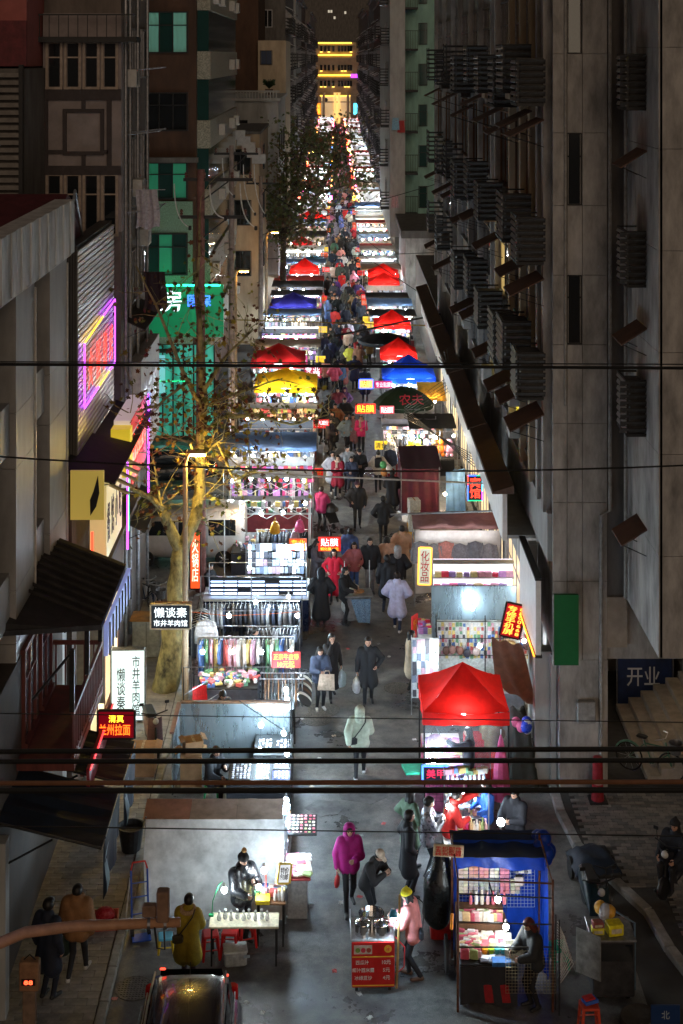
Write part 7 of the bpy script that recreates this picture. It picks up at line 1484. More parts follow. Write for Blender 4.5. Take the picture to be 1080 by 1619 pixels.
secs = [superell(w, z0, z1, y) for y, w, z0, z1 in ((2.08, 1.35, .42, .85), (2.02, 1.62, .30, .98), (1.8, 1.76, .24, 1.02), (.9, 1.80, .22, 1.0), (-.6, 1.80, .22, .98), (-1.4, 1.76, .24, .90), (-1.9, 1.6, .30, .80), (-2.12, 1.2, .38, .68))]
part('body', loft(MB(), secs), PAINT, car, True)
cab = [superell(w, .92, z1, y, p=3.6) for y, w, z1 in ((2.0, 1.30, 1.10), (1.85, 1.36, 1.36), (1.62, 1.34, 1.46), (.9, 1.32, 1.50), (.2, 1.34, 1.50), (-.2, 1.36, 1.46), (-.75, 1.42, 1.18), (-1.1, 1.46, .98))]
part('roof', loft(MB(), cab), PAINT, car, True)
part('windscreen', MB().sheet((-.62, -1.0, 1.06), (.62, -1.0, 1.06), (.58, -.24, 1.475), (-.58, -.24, 1.475), 6, 4, lambda u, v: (0, -.05 * math.sin(u * 3.14), .012 + .01 * math.sin(u * 3.14))), GLASSD, car, True)
part('rear_window', MB().sheet((.56, 2.03, 1.1), (-.56, 2.03, 1.1), (-.52, 1.84, 1.42), (.52, 1.84, 1.42), 6, 4, lambda u, v: (0, .015, .0)), GLASSD, car, True)
for sx in (-1, 1):
 for y0, y1 in ((-.55, .25), (.33, 1.15), (1.22, 1.7)):
  part('side_window', MB().sheet((sx * .735, y0 - .1, 1.03), (sx * .735, y1, 1.03), (sx * .665, y1 - .05, 1.40), (sx * .665, y0 + .15, 1.40), 3, 3), GLASSD, car)
 part('roof_rail', MB().tube([(sx * .60, 1.7, 1.47), (sx * .63, .8, 1.52), (sx * .63, -.1, 1.49)], .018, 6), STEEL, car)
 part('window_trim', MB().tube([(sx * .75, -.9, 1.03), (sx * .76, .4, 1.045), (sx * .745, 1.8, 1.05)], .012, 6), STEEL, car)
 part('tail_light', MB().cbox((sx * .68, 1.98, .92), (.22, .16, .30), bev=.03), mat('tail_light_red', (.5, .01, .01), .15, noise=0), car)
 part('wing_mirror', MB().cbox((sx * .98, -.62, 1.02), (.2, .1, .14), bev=.04), PAINT, car)
 for y in (1.32, -1.32): wheel(car, sx * .80, y, .31)
part('high_brake_light', MB().cbox((-.48, 1.80, 1.46), (.10, .04, .03), bev=.01), emat('brake_glow', (1, .06, .03), 1.2), car); part('high_brake_light', MB().cbox((.62, 1.70, 1.40), (.05, .05, .03), bev=.01), emat('brake_glow', (1, .06, .03), 1.2), car)
part('antenna', MB().tube([(0, 1.6, 1.48), (0, 1.66, 1.66)], .008, 5), BLACK, car); part('number_plate', MB().cbox((0, 2.10, .62), (.44, .01, .14)), cmat((.03, .08, .35)), car)
# van in the side street
van = thing('parked_van', 'pale grey minivan parked across the side street behind the plane tree', 'van', (X(298, 49.2), 49.2, 0), math.radians(-90))
VP = mat('van_paint', (.58, .54, .50), .35, .2, noise=.08, scale=3, coat=.3)
secs = [superell(w, z0, z1, y, 24, 4.5) for y, w, z0, z1 in ((1.95, 1.4, .35, 1.70), (1.88, 1.58, .26, 1.84), (1.5, 1.64, .22, 1.90), (.2, 1.64, .22, 1.92), (-.7, 1.64, .22, 1.88), (-1.15, 1.62, .24, 1.60), (-1.75, 1.56, .26, 1.05), (-2.05, 1.4, .32, .85), (-2.1, 1.1, .4, .7))]
part('body', loft(MB(), secs), VP, van, True)
for sx in (-1, 1):
 for y0, y1, zt in ((-1.05, -.35, 1.55), (-.25, .65, 1.6), (.75, 1.65, 1.6)): part('side_window', MB().sheet((sx * .826, y0 - (.25 if y0 < -1 else 0), 1.08), (sx * .826, y1, 1.08), (sx * .81, y1, zt), (sx * .81, y0, zt), 2, 2), GLASSD, van)
 for y in (-.3, .7): part('door_seam', MB().box(sx * .822, sx * .83, y - .008, y + .008, .35, 1.7), BLACK, van)
 for y in (1.25, -1.35): wheel(van, sx * .74, y, .29, .29, .17)
 part('headlight', MB().cbox((sx * .55, -2.02, .72), (.28, .1, .16), bev=.04), mat('lamp_glass', (.5, .5, .48), .1, noise=0), van)
 part('door_handle', MB().cbox((sx * .835, .45, 1.0), (.02, .14, .03), bev=.005), BLACK, van)
part('windscreen', MB().sheet((-.68, -1.62, 1.12), (.68, -1.62, 1.12), (.64, -1.0, 1.72), (-.64, -1.0, 1.72), 5, 4, lambda u, v: (0, -.05, .02)), GLASSD, van); part('bumper', MB().cbox((0, -2.08, .42), (1.5, .14, .2), bev=.05), DARK, van)
# green-lit parked car in the side street
gc = thing('parked_car', 'dark saloon parked in the green light of the pharmacy front', 'car', (X(256, 58), 58, 0), math.radians(-80))
part('body', loft(MB(), [superell(w, z0, z1, y) for y, w, z0, z1 in ((2.2, 1.3, .4, .8), (2.0, 1.7, .26, .95), (1, 1.76, .22, .98), (-1, 1.76, .22, .95), (-2, 1.6, .28, .85), (-2.2, 1.2, .4, .7))]), mat('car_paint_black', (.01, .012, .012), .2, .3, noise=0, coat=.8), gc, True)
part('cabin', loft(MB(), [superell(w, .85, z1, y) for y, w, z1 in ((1.6, 1.3, .98), (.9, 1.3, 1.38), (.1, 1.3, 1.44), (-.4, 1.32, 1.38), (-1.1, 1.42, .96))]), GLASSD, gc, True)
for sx in (-1, 1):
 for y in (1.35, -1.35): wheel(gc, sx * .78, y, .31)
 part('tail_light', MB().cbox((sx * .6, 2.1, .78), (.3, .08, .14), bev=.03), mat('tail_light_red'), gc)
def bicycle(loc, rz, label, col):
 b = thing('bicycle', label, 'bicycle', loc, rz); m = cmat(col, .4); r = .32
 for y in (-.52, .52):
  w_ = part('wheel', MB().tube([(0, y + r * math.cos(a), r + r * math.sin(a)) for a in np.linspace(0, 6.283, 25)], .022, 6, cap=False), BLACK, b); sp = MB()
  for q in range(10): a = q * .628; sp.tube([(0, y, r), (0, y + r * math.cos(a), r + r * math.sin(a))], .003, 3)
  put('spokes', sp.mesh('spokes', STEEL), w_)
 part('frame', MB().tube([(0, -.38, .82), (0, -.46, .6), (0, -.05, .28), (0, .15, .78)], .02, 6).tube([(0, -.40, .74), (0, .12, .72)], .018, 6).tube([(0, -.05, .28), (0, .52, .32), (0, .14, .7)], .014, 6), m, b)
 part('fork', MB().tube([(0, -.38, .86), (0, -.46, .55), (0, -.52, .32)], .018, 6), m, b); part('handlebar', MB().tube([(-.28, -.22, .98), (-.2, -.36, 1.0), (0, -.38, .96), (.2, -.36, 1.0), (.28, -.22, .98)], .014, 6), STEEL, b)
 part('saddle', MB().cbox((0, .2, .86), (.16, .26, .06), bev=.025), BLACK, b); part('seat_post', MB().tube([(0, .15, .7), (0, .19, .84)], .015, 6), STEEL, b); part('basket', MB().lathe([(.12, .66), (.17, .92), (.175, .92)], (0, -.62, 0), 12, cap=False), STEELD, b); part('mudguard', MB().tube([(0, .52 + .35 * math.cos(a), .32 + .35 * math.sin(a)) for a in np.linspace(.3, 2.6, 9)], .03, 5), m, b)
 part('pedals', MB().tube([(-.1, -.05, .28), (.1, -.05, .28)], .012, 5).lathe([(.09, .03), (.09, .045)], (0, -.05, .28), 14, 0, 'x'), STEEL, b)
bicycle((X(1028, 34.2), 34.2, .12), 1.0, 'bicycle with a front basket parked at the foot of the stone steps', (.08, .2, .14)); bicycle((X(246, 44.5), 44.5, .0), .4, 'pale bicycle standing in the shadow before the grey minivan', (.4, .33, .33)); bicycle((X(228, 44.9), 44.9, .0), .7, 'dark bicycle leaning next to the pale one', (.03, .05, .1))
def scooter(loc, rz, label, col):
 b = thing('scooter', label, 'scooter', loc, rz); m = cmat(col, .35)
 for y in (-.62, .58): part('wheel', MB().lathe([(.12, -.05), (.21, -.05), (.23, 0), (.21, .05), (.12, .05)], (0, y, .23), 20, 0, 'x'), BLACK, b)
 part('body', loft(MB(), [superell(w, z0, z1, y, 14, 3) for y, w, z0, z1 in ((.78, .12, .55, .68), (.6, .28, .38, .74), (.2, .30, .28, .72), (-.05, .26, .24, .40), (-.35, .28, .24, .34))]), m, b, True)
 part('front_shield', MB().sheet((-.2, -.42, .3), (.2, -.42, .3), (.16, -.50, .95), (-.16, -.50, .95), 6, 5, lambda u, v: (0, -.08 * math.sin(u * 3.14), 0)), m, b, True); part('fork', MB().tube([(0, -.48, .95), (0, -.62, .25)], .03, 6), DARK, b)
 part('handlebar', MB().tube([(-.32, -.36, 1.02), (0, -.48, 1.0), (.32, -.36, 1.02)], .016, 6), BLACK, b); part('seat', MB().cbox((0, .28, .77), (.28, .66, .09), bev=.04), BLACK, b); part('headlight', MB().ball((0, -.57, .88), .075, 10, 7), mat('lamp_glass'), b)
 for sx in (-1, 1): part('mirror', MB().tube([(sx * .26, -.38, 1.02), (sx * .3, -.36, 1.2)], .007, 4).cbox((sx * .31, -.36, 1.23), (.11, .02, .07), bev=.01), BLACK, b)
 return b
scooter((X(240, 35.6), 35.6, .11), .3, 'dusky pink scooter parked on the pavement by the tree trunk', (.16, .09, .09)); scooter((X(938, 28.6), 28.6, .02), .1, 'dark electric scooter standing in shadow on the plaza edge', (.02, .04, .05)); scooter((X(1074, 29.5), 29.6, .13), -.7, 'motor scooter carrying the rider in the dark reflective jacket', (.02, .02, .025))
tr_ = thing('cargo_tricycle', 'cargo tricycle with a dark blue covered load in the shadow by the column', 'tricycle', (X(925, 31), 30.0, 0), .1)
part('load_cover', MB().sheet((-.65, -.6, .45), (.65, -.6, .45), (.6, .7, .45), (-.6, .7, .45), 10, 10, lambda u, v: (0, 0, .28 * min(1, 5 * u, 5 * (1 - u), 5 * v, 5 * (1 - v)) + .04 * math.sin(13 * u + 9 * v))), cloth((.006, .014, .03), 0), tr_, True); part('bed', MB().cbox((0, .05, .42), (1.2, 1.3, .12), bev=.02), DARK, tr_); tr_.scale = (.75, .75, .8)
for sx in (-1, 1): part('wheel', MB().lathe([(.2, -.04), (.27, -.04), (.27, .04), (.2, .04)], (sx * .58, .2, .28), 20, 0, 'x'), BLACK, tr_)
part('handlebar', MB().tube([(-.3, -1.1, 1.0), (0, -1.2, .95), (.3, -1.1, 1.0)], .016, 6).tube([(0, -1.2, .95), (0, -1.3, .3)], .02, 6), BLACK, tr_); part('wheel', MB().lathe([(.2, -.04), (.27, -.04), (.27, .04), (.2, .04)], (0, -1.3, .28), 20, 0, 'x'), BLACK, tr_)
# drinks cart
p = G(590, 1570); ct = thing('drinks_cart', 'red drinks cart with steel pots and a price list on its front', 'cart', (p.x, p.y, 0), 0.03)
w = .78; CR = mat('cart_red', (.55, .015, .012), .4, noise=.08, scale=6)
part('front_panel', MB().cbox((0, 0, .52), (w, .03, .82), bev=.008), CR, ct)
part('body', MB().cbox((0, .36, .52), (w - .02, .66, .80), bev=.01), STEELD, ct); part('counter', MB().cbox((0, .36, .94), (w + .02, .72, .03), bev=.008), STEEL, ct)
for z in (.14, .66): part('yellow_line', MB().box(-w / 2 + .01, w / 2 - .01, -.021, -.017, z, z + .018), YELP, ct)
part('photo_panel', MB().box(-.35, -.02, -.021, -.017, .72, .88), cmat((.62, .56, .5)), ct)
for i, c in enumerate(((.2, .35, .08), (.6, .05, .1), (.4, .08, .05))): part('bowl_picture', MB().lathe([(.045, 0), (.005, .002)], (-.28 + .1 * i, -.0215, .79), 12, 0, 'y'), cmat(c), ct)
part('badge', MB().lathe([(.07, 0), (.005, .002)], (.27, -.0215, .81), 16, 0, 'y'), YELP, ct); lettering('冰', REDT, ct, (.27, -.027, .81), h=.07)
for tx, z in (('西瓜汁', .57), ('椰汁西米露', .43), ('冰绿豆沙', .29)): put('lettering', text_mesh(tx, WHTP, None, .075), ct, (-.18 - .02 * (len(tx) < 4), -.022, z), (math.pi / 2, 0, 0))
for tx, z in (('10元', .57), ('5元', .43), ('4元', .29)): put('lettering', text_mesh(tx, WHTP, None, .075), ct, (.24, -.022, z), (math.pi / 2, 0, 0))
for sx in (-1, 1):
 for y in (.08, .62): part('wheel', MB().lathe([(.03, -.025), (.075, -.025), (.075, .025), (.03, .025)], (sx * .3, y, .08), 14, 0, 'x'), BLACK, ct)
 part('rail', MB().tube([(sx * w / 2, .0, .95), (sx * w / 2, .0, 1.12), (sx * w / 2, .7, 1.12), (sx * w / 2, .7, .95)], .01, 5), STEEL, ct)
part('lamp_post', MB().tube([(w / 2 + .04, .05, .05), (w / 2 + .10, .05, 1.75)], .022, 6), mat('bamboo', (.4, .25, .08), .6), ct)
part('lamp_shade', MB().lathe([(.015, .1), (.05, .08), (.085, -.02), (.08, -.02)], (w / 2 - .02, .0, 1.42), 12, cap=False), cmat((.02, .25, .4), .4), ct); bulb(ct, (w / 2 - .02, .0, 1.40)); part('hose', MB().tube([(w / 2 + .02, .2, .9), (w / 2 + .2, .2, .7), (w / 2 + .18, .1, .4), (w / 2 + .02, .05, .3)], .012, 5), cmat((.5, .03, .03)), ct)
CHROME = mat('polished_steel', (.7, .7, .7), .12, 1.0, noise=0)
for i, (x, y, r, h_, l) in enumerate(((-.18, .22, .15, .26, 'lidded steel pot at the front left of the drinks cart'), (.16, .22, .155, .25, 'lidded steel pot at the front right of the drinks cart'), (-.02, .52, .24, .2, 'wide open steel pan at the back of the drinks cart'))):
 t = thing('cooking_pot', l, 'pot', (p.x + x, p.y + y, .955)); c = t.location
 if i < 2: part('body', MB().lathe([(r, 0), (r, h_ * .7)], c, 20), CHROME, t, False); part('lid', MB().lathe([(r + .01, h_ * .7), (r * .9, h_ * .82), (r * .3, h_ * .98), (.03, h_), (.03, h_ + .03), (.005, h_ + .035)], c, 20), CHROME, t, True)
 else: part('body', MB().lathe([(r, 0), (r, h_), (r - .015, h_), (r - .015, .1), (.01, .09)], c, 22), CHROME, t)
# small metal snack cart in the aisle
p = G(568, 990); ct = thing('snack_cart', 'small silver snack cart hung with beads and plastic bags in the aisle', 'cart', (p.x, p.y, 0), .1)
part('body', MB().cbox((0, .3, .5), (.7, .55, .7), bev=.02), STEELD, ct); part('tray', MB().cbox((0, .3, .88), (.86, .66, .06), bev=.02), STEEL, ct); part('bead_curtain', MB().sheet((-.05, -.02, .12), (.32, -.02, .1), (.34, -.03, .82), (-.25, -.03, .82), 10, 10, lambda u, v: (0, -.02 * abs(math.sin(40 * u)), 0)), mat('beads', (.25, .4, .75), .2, .3, noise=.5, scale=60), ct)
part('food', MB().ball((.0, .3, .93), .2, 12, 6, sc=(1, .8, .3)), cmat((.5, .25, .1), .6, .4, 30), ct); part('paper_stack', MB().cbox((-.1, .4, 1.0), (.22, .2, .16), (0, 0, .4), bev=.01), cmat((.7, .65, .5)), ct)
for sx in (-1, 1):
 part('wheel', MB().lathe([(.04, -.03), (.10, -.03), (.10, .03), (.04, .03)], (sx * .3, .15, .1), 14, 0, 'x'), BLACK, ct); part('upright', MB().tube([(sx * .38, .55, .1), (sx * .38, .6, 1.75)], .014, 6), STEEL, ct)
part('bag_bunch', MB().ball((-.42, .1, .6), .14, 10, 7, sc=(.8, .7, 1.5)), cmat((.6, .6, .6), .4, trans=.4), ct, True)
# stroller
p = G(525, 842); sr = thing('stroller', 'black folding stroller pushed by the woman in the magenta jacket', 'stroller', (p.x, p.y, 0), .5)
part('seat', MB().sheet((-.2, -.2, .4), (.2, -.2, .4), (.2, .2, .85), (-.2, .2, .85), 6, 6, lambda u, v: (0, .08 * math.sin(v * 3.1), 0)), BLACK, sr); part('hood', MB().lathe([(.26, 0), (.22, .14), (.1, .24), (.01, .26)], (0, .05, .78), 14, cap=False), BLACK, sr)
for sx in (-1, 1):
 part('frame', MB().tube([(sx * .24, .42, 1.0), (sx * .22, .1, .6), (sx * .24, -.3, .1)], .014, 6).tube([(sx * .22, .1, .6), (sx * .24, .3, .1)], .012, 6), STEELD, sr)
 for y in (-.3, .3): part('wheel', MB().lathe([(.04, -.02), (.10, -.02), (.10, .02), (.04, .02)], (sx * .24, y, .1), 14, 0, 'x'), BLACK, sr)
part('push_bar', MB().tube([(-.24, .42, 1.0), (.24, .42, 1.0)], .018, 6), BLACK, sr)
# right foreground: dark cart with boxes, stools, plaque
dc = thing('food_cart', 'dark folded food cart with a steel side flap at the right edge', 'cart', (X(965, 26), 26.2, .0), .0)
x0, x1 = X(936, 26.2) - dc.location.x, X(1002, 26.2) - dc.location.x
part('body', MB().cbox(((x0 + x1) / 2, .25, .62), (x1 - x0, .7, 1.0), bev=.02), mat('cart_dark', (.05, .05, .055), .4, .3, noise=.2), dc); part('top', MB().cbox(((x0 + x1) / 2, .25, 1.14), (x1 - x0 + .06, .76, .035), bev=.01), STEELD, dc); part('window', MB().box(x0 + .04, x1 - .04, -.118, -.105, .78, 1.08), GLASSD, dc)
part('side_flap', MB().cbox((x0 - .08, -.1, .9), (.02, .5, .8), (0, 0, .9), bev=.005), mat('flap_steel', (.35, .35, .33), .4, .6, noise=.25, scale=5), dc); part('flap_frame', MB().tube([(x0 - .02, -.12, .48), (x0 - .02, -.12, 1.3)], .015, 5), RUST, dc); part('rear_rail', MB().tube([(x1 + .02, .0, .2), (x1 + .02, .0, 1.4), (x1 - .4, .55, 1.4)], .02, 6), mat('blue_grey_paint', (.10, .16, .22), .4), dc)
for sx in (x0 + .1, x1 - .1): part('wheel', MB().lathe([(.05, -.03), (.14, -.03), (.14, .03), (.05, .03)], (sx, .1, .14), 16, 0, 'x'), BLACK, dc)
cx = dc.location.x
for i, (x, z, d_, c, l) in enumerate(((x0 + .12, 1.22, (.22, .16, .12), (.7, .62, .05), 'yellow and dark small box on the dark food cart'), (x0 + .12, 1.33, (.2, .16, .1), (.25, .06, .05), 'maroon box on top of the yellow-edged one on the food cart'), (x0 + .42, 1.26, (.28, .24, .2), (.75, .65, .02), 'bright yellow plastic basket on the dark food cart'))):
 b = thing('box', l, 'box', (cx + x, 26.3, z), .1 * i); part('body', MB().cbox((0, 0, 0), d_, bev=.015), cmat(c, .5), b); part('label_band', MB().cbox((0, -d_[1] / 2 - .002, 0), (d_[0] * .7, .004, d_[2] * .4)), cmat((.6, .55, .4)), b)
m = MB()
for q in range(6): m.ball((rn.uniform(-.2, .2), rn.uniform(-.1, .1), rn.uniform(0, .12)), rn.uniform(.08, .13), 9, 6, mi=q % 2)
single('bag_heap', m, [cmat((.55, .55, .58), .3, trans=.3), cmat((.65, .35, .05), .4)], 'crumpled clear and orange bags heaped over the yellow basket', 'bags', smooth=True, loc=(cx + x0 + .38, 26.4, 1.42))
stool((X(931, 25.4), 25.35, 0), (.62, .07, .03), 'tall orange-red stool at the bottom right beside the dark food cart', rz=.05, h=.5, w=.32); b = thing('box', 'red and blue flat box lying on the orange-red stool', 'box', (X(932, 25.4), 25.35, .53), .4); part('body', MB().cbox((0, 0, .03), (.26, .17, .06), bev=.01), cmat((.04, .12, .5)), b); part('lid', MB().cbox((-.02, .01, .075), (.2, .15, .03), bev=.01), cmat((.6, .03, .03)), b)
stool(G(883, 1528), (.02, .38, .22), 'turquoise green plastic stool beside the blue stall', rz=.2, h=.42)
m = MB().lathe([(.34, .02), (.38, .06), (.36, .16), (.3, .14), (.05, .08)], n=20); single('round_basin', m, cmat((.06, .05, .04), .5), 'dark round basin on the ground below the dark food cart', 'basin', loc=(X(1012, 25.6), 25.5, .02))
sign('street_plaque', 'small dark blue street plaque with a pale character at the bottom right', (X(1052, 25), 25.0, .55), .5, .32, mat('plaque_blue', (.01, .035, .12), .4, noise=.05), [('北', 0, 0, .14, .14, cmat((.3, .35, .4)))])
part('post', MB().tube([(0, .03, -.16), (0, .03, -.55)], .02, 6), DARK, bpy.data.objects['street_plaque'])
cn = thing('traffic_cone', 'red bollard cone with a pale band against the grey column', 'cone', (X(945, 33), 33.0, .12), 0); part('cone', MB().lathe([(.15, .04), (.13, .3), (.115, .9), (.10, 1.0), (.02, 1.02)], n=16), cmat((.3, .02, .03), .5), cn); part('band', MB().lathe([(.137, .42), (.128, .52)], n=16, cap=False), cmat((.5, .3, .3)), cn); part('base', MB().cbox((0, 0, .02), (.42, .42, .045), bev=.01), BLACK, cn)
cab_ = thing('metal_cabinet', 'pale steel cabinet with an orange wooden top beside the tree trunk', 'cabinet', (X(232, 41), 41, .1)); x = cab_.location.x; part('body', MB().cbox((x, 41.2, .62), (.8, .6, 1.02), bev=.02), mat('cabinet_grey', (.36, .37, .36), .5, .3), cab_); part('top', MB().cbox((x, 41.2, 1.155), (.92, .72, .04), bev=.01), mat('orange_wood', (.42, .2, .05), .5, noise=.25, scale=4), cab_); part('door_seam', MB().box(x - .005, x + .005, 40.89, 40.899, .2, 1.1), BLACK, cab_)
# meter box with red digits
mb_ = thing('meter_box', 'small orange-brown box showing two red digits on the corner pier', 'box', (X(49, 25.2), 25.1, 0)); x = mb_.location.x; z = Z(1540, 25.1)
part('body', MB().cbox((x, 25.1, z), (.34, .2, .5), bev=.02), mat('box_brown', (.28, .15, .08), .6), mb_); part('display', MB().box(x - .12, x + .12, 24.985, 24.998, z - .13, z - .02), BLACK, mb_); lettering('88', emat('digit_red', (1, .06, .02), 2.5), mb_, (x, 24.98, z - .075), w=.15, h=.07); part('handle', MB().tube([(x - .1, 25.1, z + .25), (x, 25.1, z + .34), (x + .1, 25.1, z + .25)], .012, 6), BLACK, mb_); part('stand', MB().cbox((x, 25.1, (z - .25) / 2 + .05), (.22, .16, z - .36), bev=.01), mat('stand_brown', (.2, .13, .09), .7), mb_)
# signs of the mutton restaurant and the noodle shop
sign('lightbox_sign', 'tall white standing lightbox with black brush characters of the mutton restaurant', (X(203, 37), 37.0, 1.05), .86, 1.8, emat('lightbox_white', (.72, .95, .95), .45), [('市\n井\n羊\n肉\n馆', .2, 0, .2, 1.5, BLKT), ('懒\n谈\n秦', -.18, -.08, .22, 1.05, BLKT)], frame=STEELD, t=.16, rz=.04)
hs = sign('hanging_sign', 'black hanging sign with white glowing characters of the mutton restaurant', (X(270, 37.2), 37.2, Z(974, 37.2)), 1.02, .62, mat('sign_slate', (.02, .03, .045), .4, noise=.05), [('懒谈秦', 0, .11, .84, .26, emat('sign_cool_white', (.8, .93, 1), .7)), ('市井羊肉馆', 0, -.16, .86, .17, emat('sign_cool_white', (.8, .93, 1), .7))], frame=cmat((.5, .42, .3)), t=.1)
part('bracket', MB().tube([(-.4, 0, .36), (.55, 0, .36)], .02, 6).tube([(-.3, 0, .36), (-.3, 0, .3)], .01, 5).tube([(.3, 0, .36), (.3, 0, .3)], .01, 5), WOOD, hs)
sign('led_sign', 'dark red LED sign with glowing characters of the halal noodle shop', (X(184, 29.2), 29.2, Z(1145, 29.2)), .74, .56, emat('led_maroon', (.25, .0, .01), .16), [('清真', 0, .12, .30, .15, emat('led_yellow', (1, .58, .03), 1.4)), ('兰州拉面', -.03, -.1, .62, .22, emat('led_orange_red', (1, .12, .01), 1.5))], frame=DARK)
sign('light_panel', 'slim upright orange-red light panel beside the tree and minivan', (X(309, 44.6), 44.6, Z(885, 44.6)), .32, 1.75, emat('panel_orange', (1, .10, .02), .45), [('火\n锅\n店', 0, 0, .2, 1.3, emat('panel_white', (1, .8, .6), .8))], frame=DARK, t=.12)
# ================================================================ POLES, LAMPS, WIRES
def pole(x, y, h, label, r=.14, m=None, arms=()):
 p = thing('utility_pole', label, 'pole', (x, y, 0)); part('shaft', MB().tube([(x, y, 0), (x, y, h)], [r, r * .72], 12), m or mat('pole_concrete', (.22, .17, .145), .8, noise=.2, scale=4), p)
 for (z, w, off) in arms:
  part('crossarm', MB().box(x - w / 2 + off, x + w / 2 + off, y - .06, y + .06, z - .05, z + .05), DARK, p)
  for q in (-.46, -.2, .2, .46): part('insulator', MB().lathe([(.03, 0), (.06, .05), (.03, .09), (.06, .13), (.02, .2)], (x + off + q * w, y, z + .05), 10), cmat((.14, .06, .045), .3), p)
  part('brace', MB().tube([(x, y - .07, z - .7), (x + off * .4 + w * .3, y - .07, z - .05)], .025, 5), DARK, p)
 return p
pole(X(322, 47), 46.0, Z(268, 46), 'reddish utility pole with two wide crossarms rising behind the plane tree', .17, mat('pole_red', (.20, .09, .075), .8, noise=.25, scale=4), ((Z(284, 46), 2.2, .55), (Z(343, 46), 2.2, .4)))
pole(X(370, 64), 62.5, Z(230, 62.5), 'dark utility pole with coiled cables behind the reddish one', .15, None, ((Z(243, 62.5), 1.9, .2),))
pole(X(418, 84), 80.0, Z(278, 80), 'grey utility pole with a short crossarm by the orange street lamps', .15, None, ((Z(290, 80), 1.6, 0),))
pole(X(368, 60), 58.0, 4.6, 'slim steel pole with strapped boxes beside the tree branches', .07, STEELD)
for q, (px, d, y0, y1) in enumerate(((276, 46, 290, 360), (332, 46, 292, 345), (380, 46, 290, 360), (385, 62, 260, 338), (402, 62, 260, 340), (352, 62, 250, 310))):
 x = X(px, d); a, b = Z(y0, d), Z(y1, d); pts = [(x + .5 * t * t + .0, d - .1, a + (b - a) * t - .25 * math.sin(t * 3.14)) for t in np.linspace(0, 1, 9)]
 o = thing('spiral_cable', 'pale twisted jumper cable drooping from a pole crossarm', 'cable', (x, d - .1, b), group='jumper cables on the pole crossarms'); part('strand', MB().tube(pts, .022, 5), cmat((.55, .55, .52), .4), o); part('clamp', MB().cbox(pts[-1], (.1, .1, .14), bev=.02), DARK, o)
SOD = emat('sodium_lamp', (1, .50, .08), 90); YLAMP = emat('yellow_lamp', (1, .66, .13), 330)
def street_lamp(x, y, h, out, label, glow=SOD):
 p = thing('street_lamp', label, 'street lamp', (x, y, 0)); m = mat('lamp_post_paint', (.30, .22, .14), .6, noise=.15)
 part('post', MB().tube([(x, y, 0), (x, y, h - .3)], [.09, .06], 10), m, p); part('arm', MB().tube([(x, y, h - .3), (x + out * .3, y, h - .05), (x + out, y, h)], .04, 8), m, p); part('head', MB().cbox((x + out * 1.12, y, h), (.5, .2, .12), bev=.05), m, p); part('lens', MB().cbox((x + out * 1.12, y, h - .075), (.38, .15, .03), bev=.012), glow, p)
street_lamp(X(293, 38.0), 38.0, Z(715, 38.0), .30, 'yellow sodium street lamp hidden among the branches of the plane tree', YLAMP); street_lamp(X(372, 66), 66.2, Z(428, 66), .35, 'orange sodium street lamp left of the purple tent'); street_lamp(X(421, 84), 84, Z(366, 84), .45, 'orange sodium street lamp above the purple tent')
for i, (px, py, d) in enumerate(((606, 330, 150), (604, 250, 215), (588, 235, 240), (498, 215, 250), (583, 215, 270), (497, 200, 300), (590, 290, 175), (497, 240, 220))):
 street_lamp(X(px, d) + .4, d, Z(py, d), -.4, 'small orange lamp on the far %s-hand side, %s of them' % ('left' if px < 530 else 'right', ORD[i]))
fl_ = thing('floodlight', 'bright white floodlight on a thin mast at the centre of the far crowd', 'lamp', (X(517, 150), 150, 0)); part('mast', MB().tube([(X(517, 150), 150, 0), (X(517, 150), 150, Z(312, 150))], .04, 6), STEELD, fl_); part('head', MB().ball((X(517, 150), 149.9, Z(312, 150)), .16, 10, 7), emat('flood_white', (.85, .95, 1), 90), fl_)
# lamp arm and box at the lower left, over the pavement
la = thing('camera_arm', 'orange-lit curved steel arm with a detector box reaching in at the lower left', 'pole arm', (-7.5, 20, 0)); pts = [(-7.5, 20, 0), (-7.5, 20, 3.6), (-6.4, 20, Z(1545, 20)), (X(0, 20), 20, Z(1491, 20)), (X(40, 20), 20, Z(1474, 20)), (X(120, 20), 20, Z(1464, 20)), (X(285, 20), 20, Z(1458, 20))]
part('arm', MB().tube(pts, [.09, .085, .08, .075, .072, .07, .06], 12), mat('arm_orange_lit', (.42, .22, .12), .55, noise=.12, scale=5), la, True); part('detector', MB().cbox((X(258, 20), 20, Z(1431, 20)), (.17, .16, .42), bev=.015), mat('arm_box', (.22, .13, .08), .6), la); part('junction_box', MB().cbox((X(236, 20), 20.05, Z(1442, 20)), (.2, .12, .16), bev=.015), mat('arm_box'), la); part('cable_loop', MB().tube([(X(245, 20), 19.95, Z(1462, 20)), (X(250, 20), 19.9, Z(1492, 20)), (X(262, 20), 19.9, Z(1494, 20)), (X(260, 20), 19.95, Z(1464, 20))], .014, 5), BLACK, la)  # orange street light is put into the colour of the arm
for x in (X(236, 20), X(262, 20)): part('clamp', MB().lathe([(.08, -.02), (.08, .02)], (x, 20, Z(1459, 20)), 12, 0, 'x'), STEELD, la)
WIRE = mat('cable_black', (.012, .012, .012), .5, noise=0); WIREB = mat('cable_brown', (.16, .07, .035), .6, noise=.1)
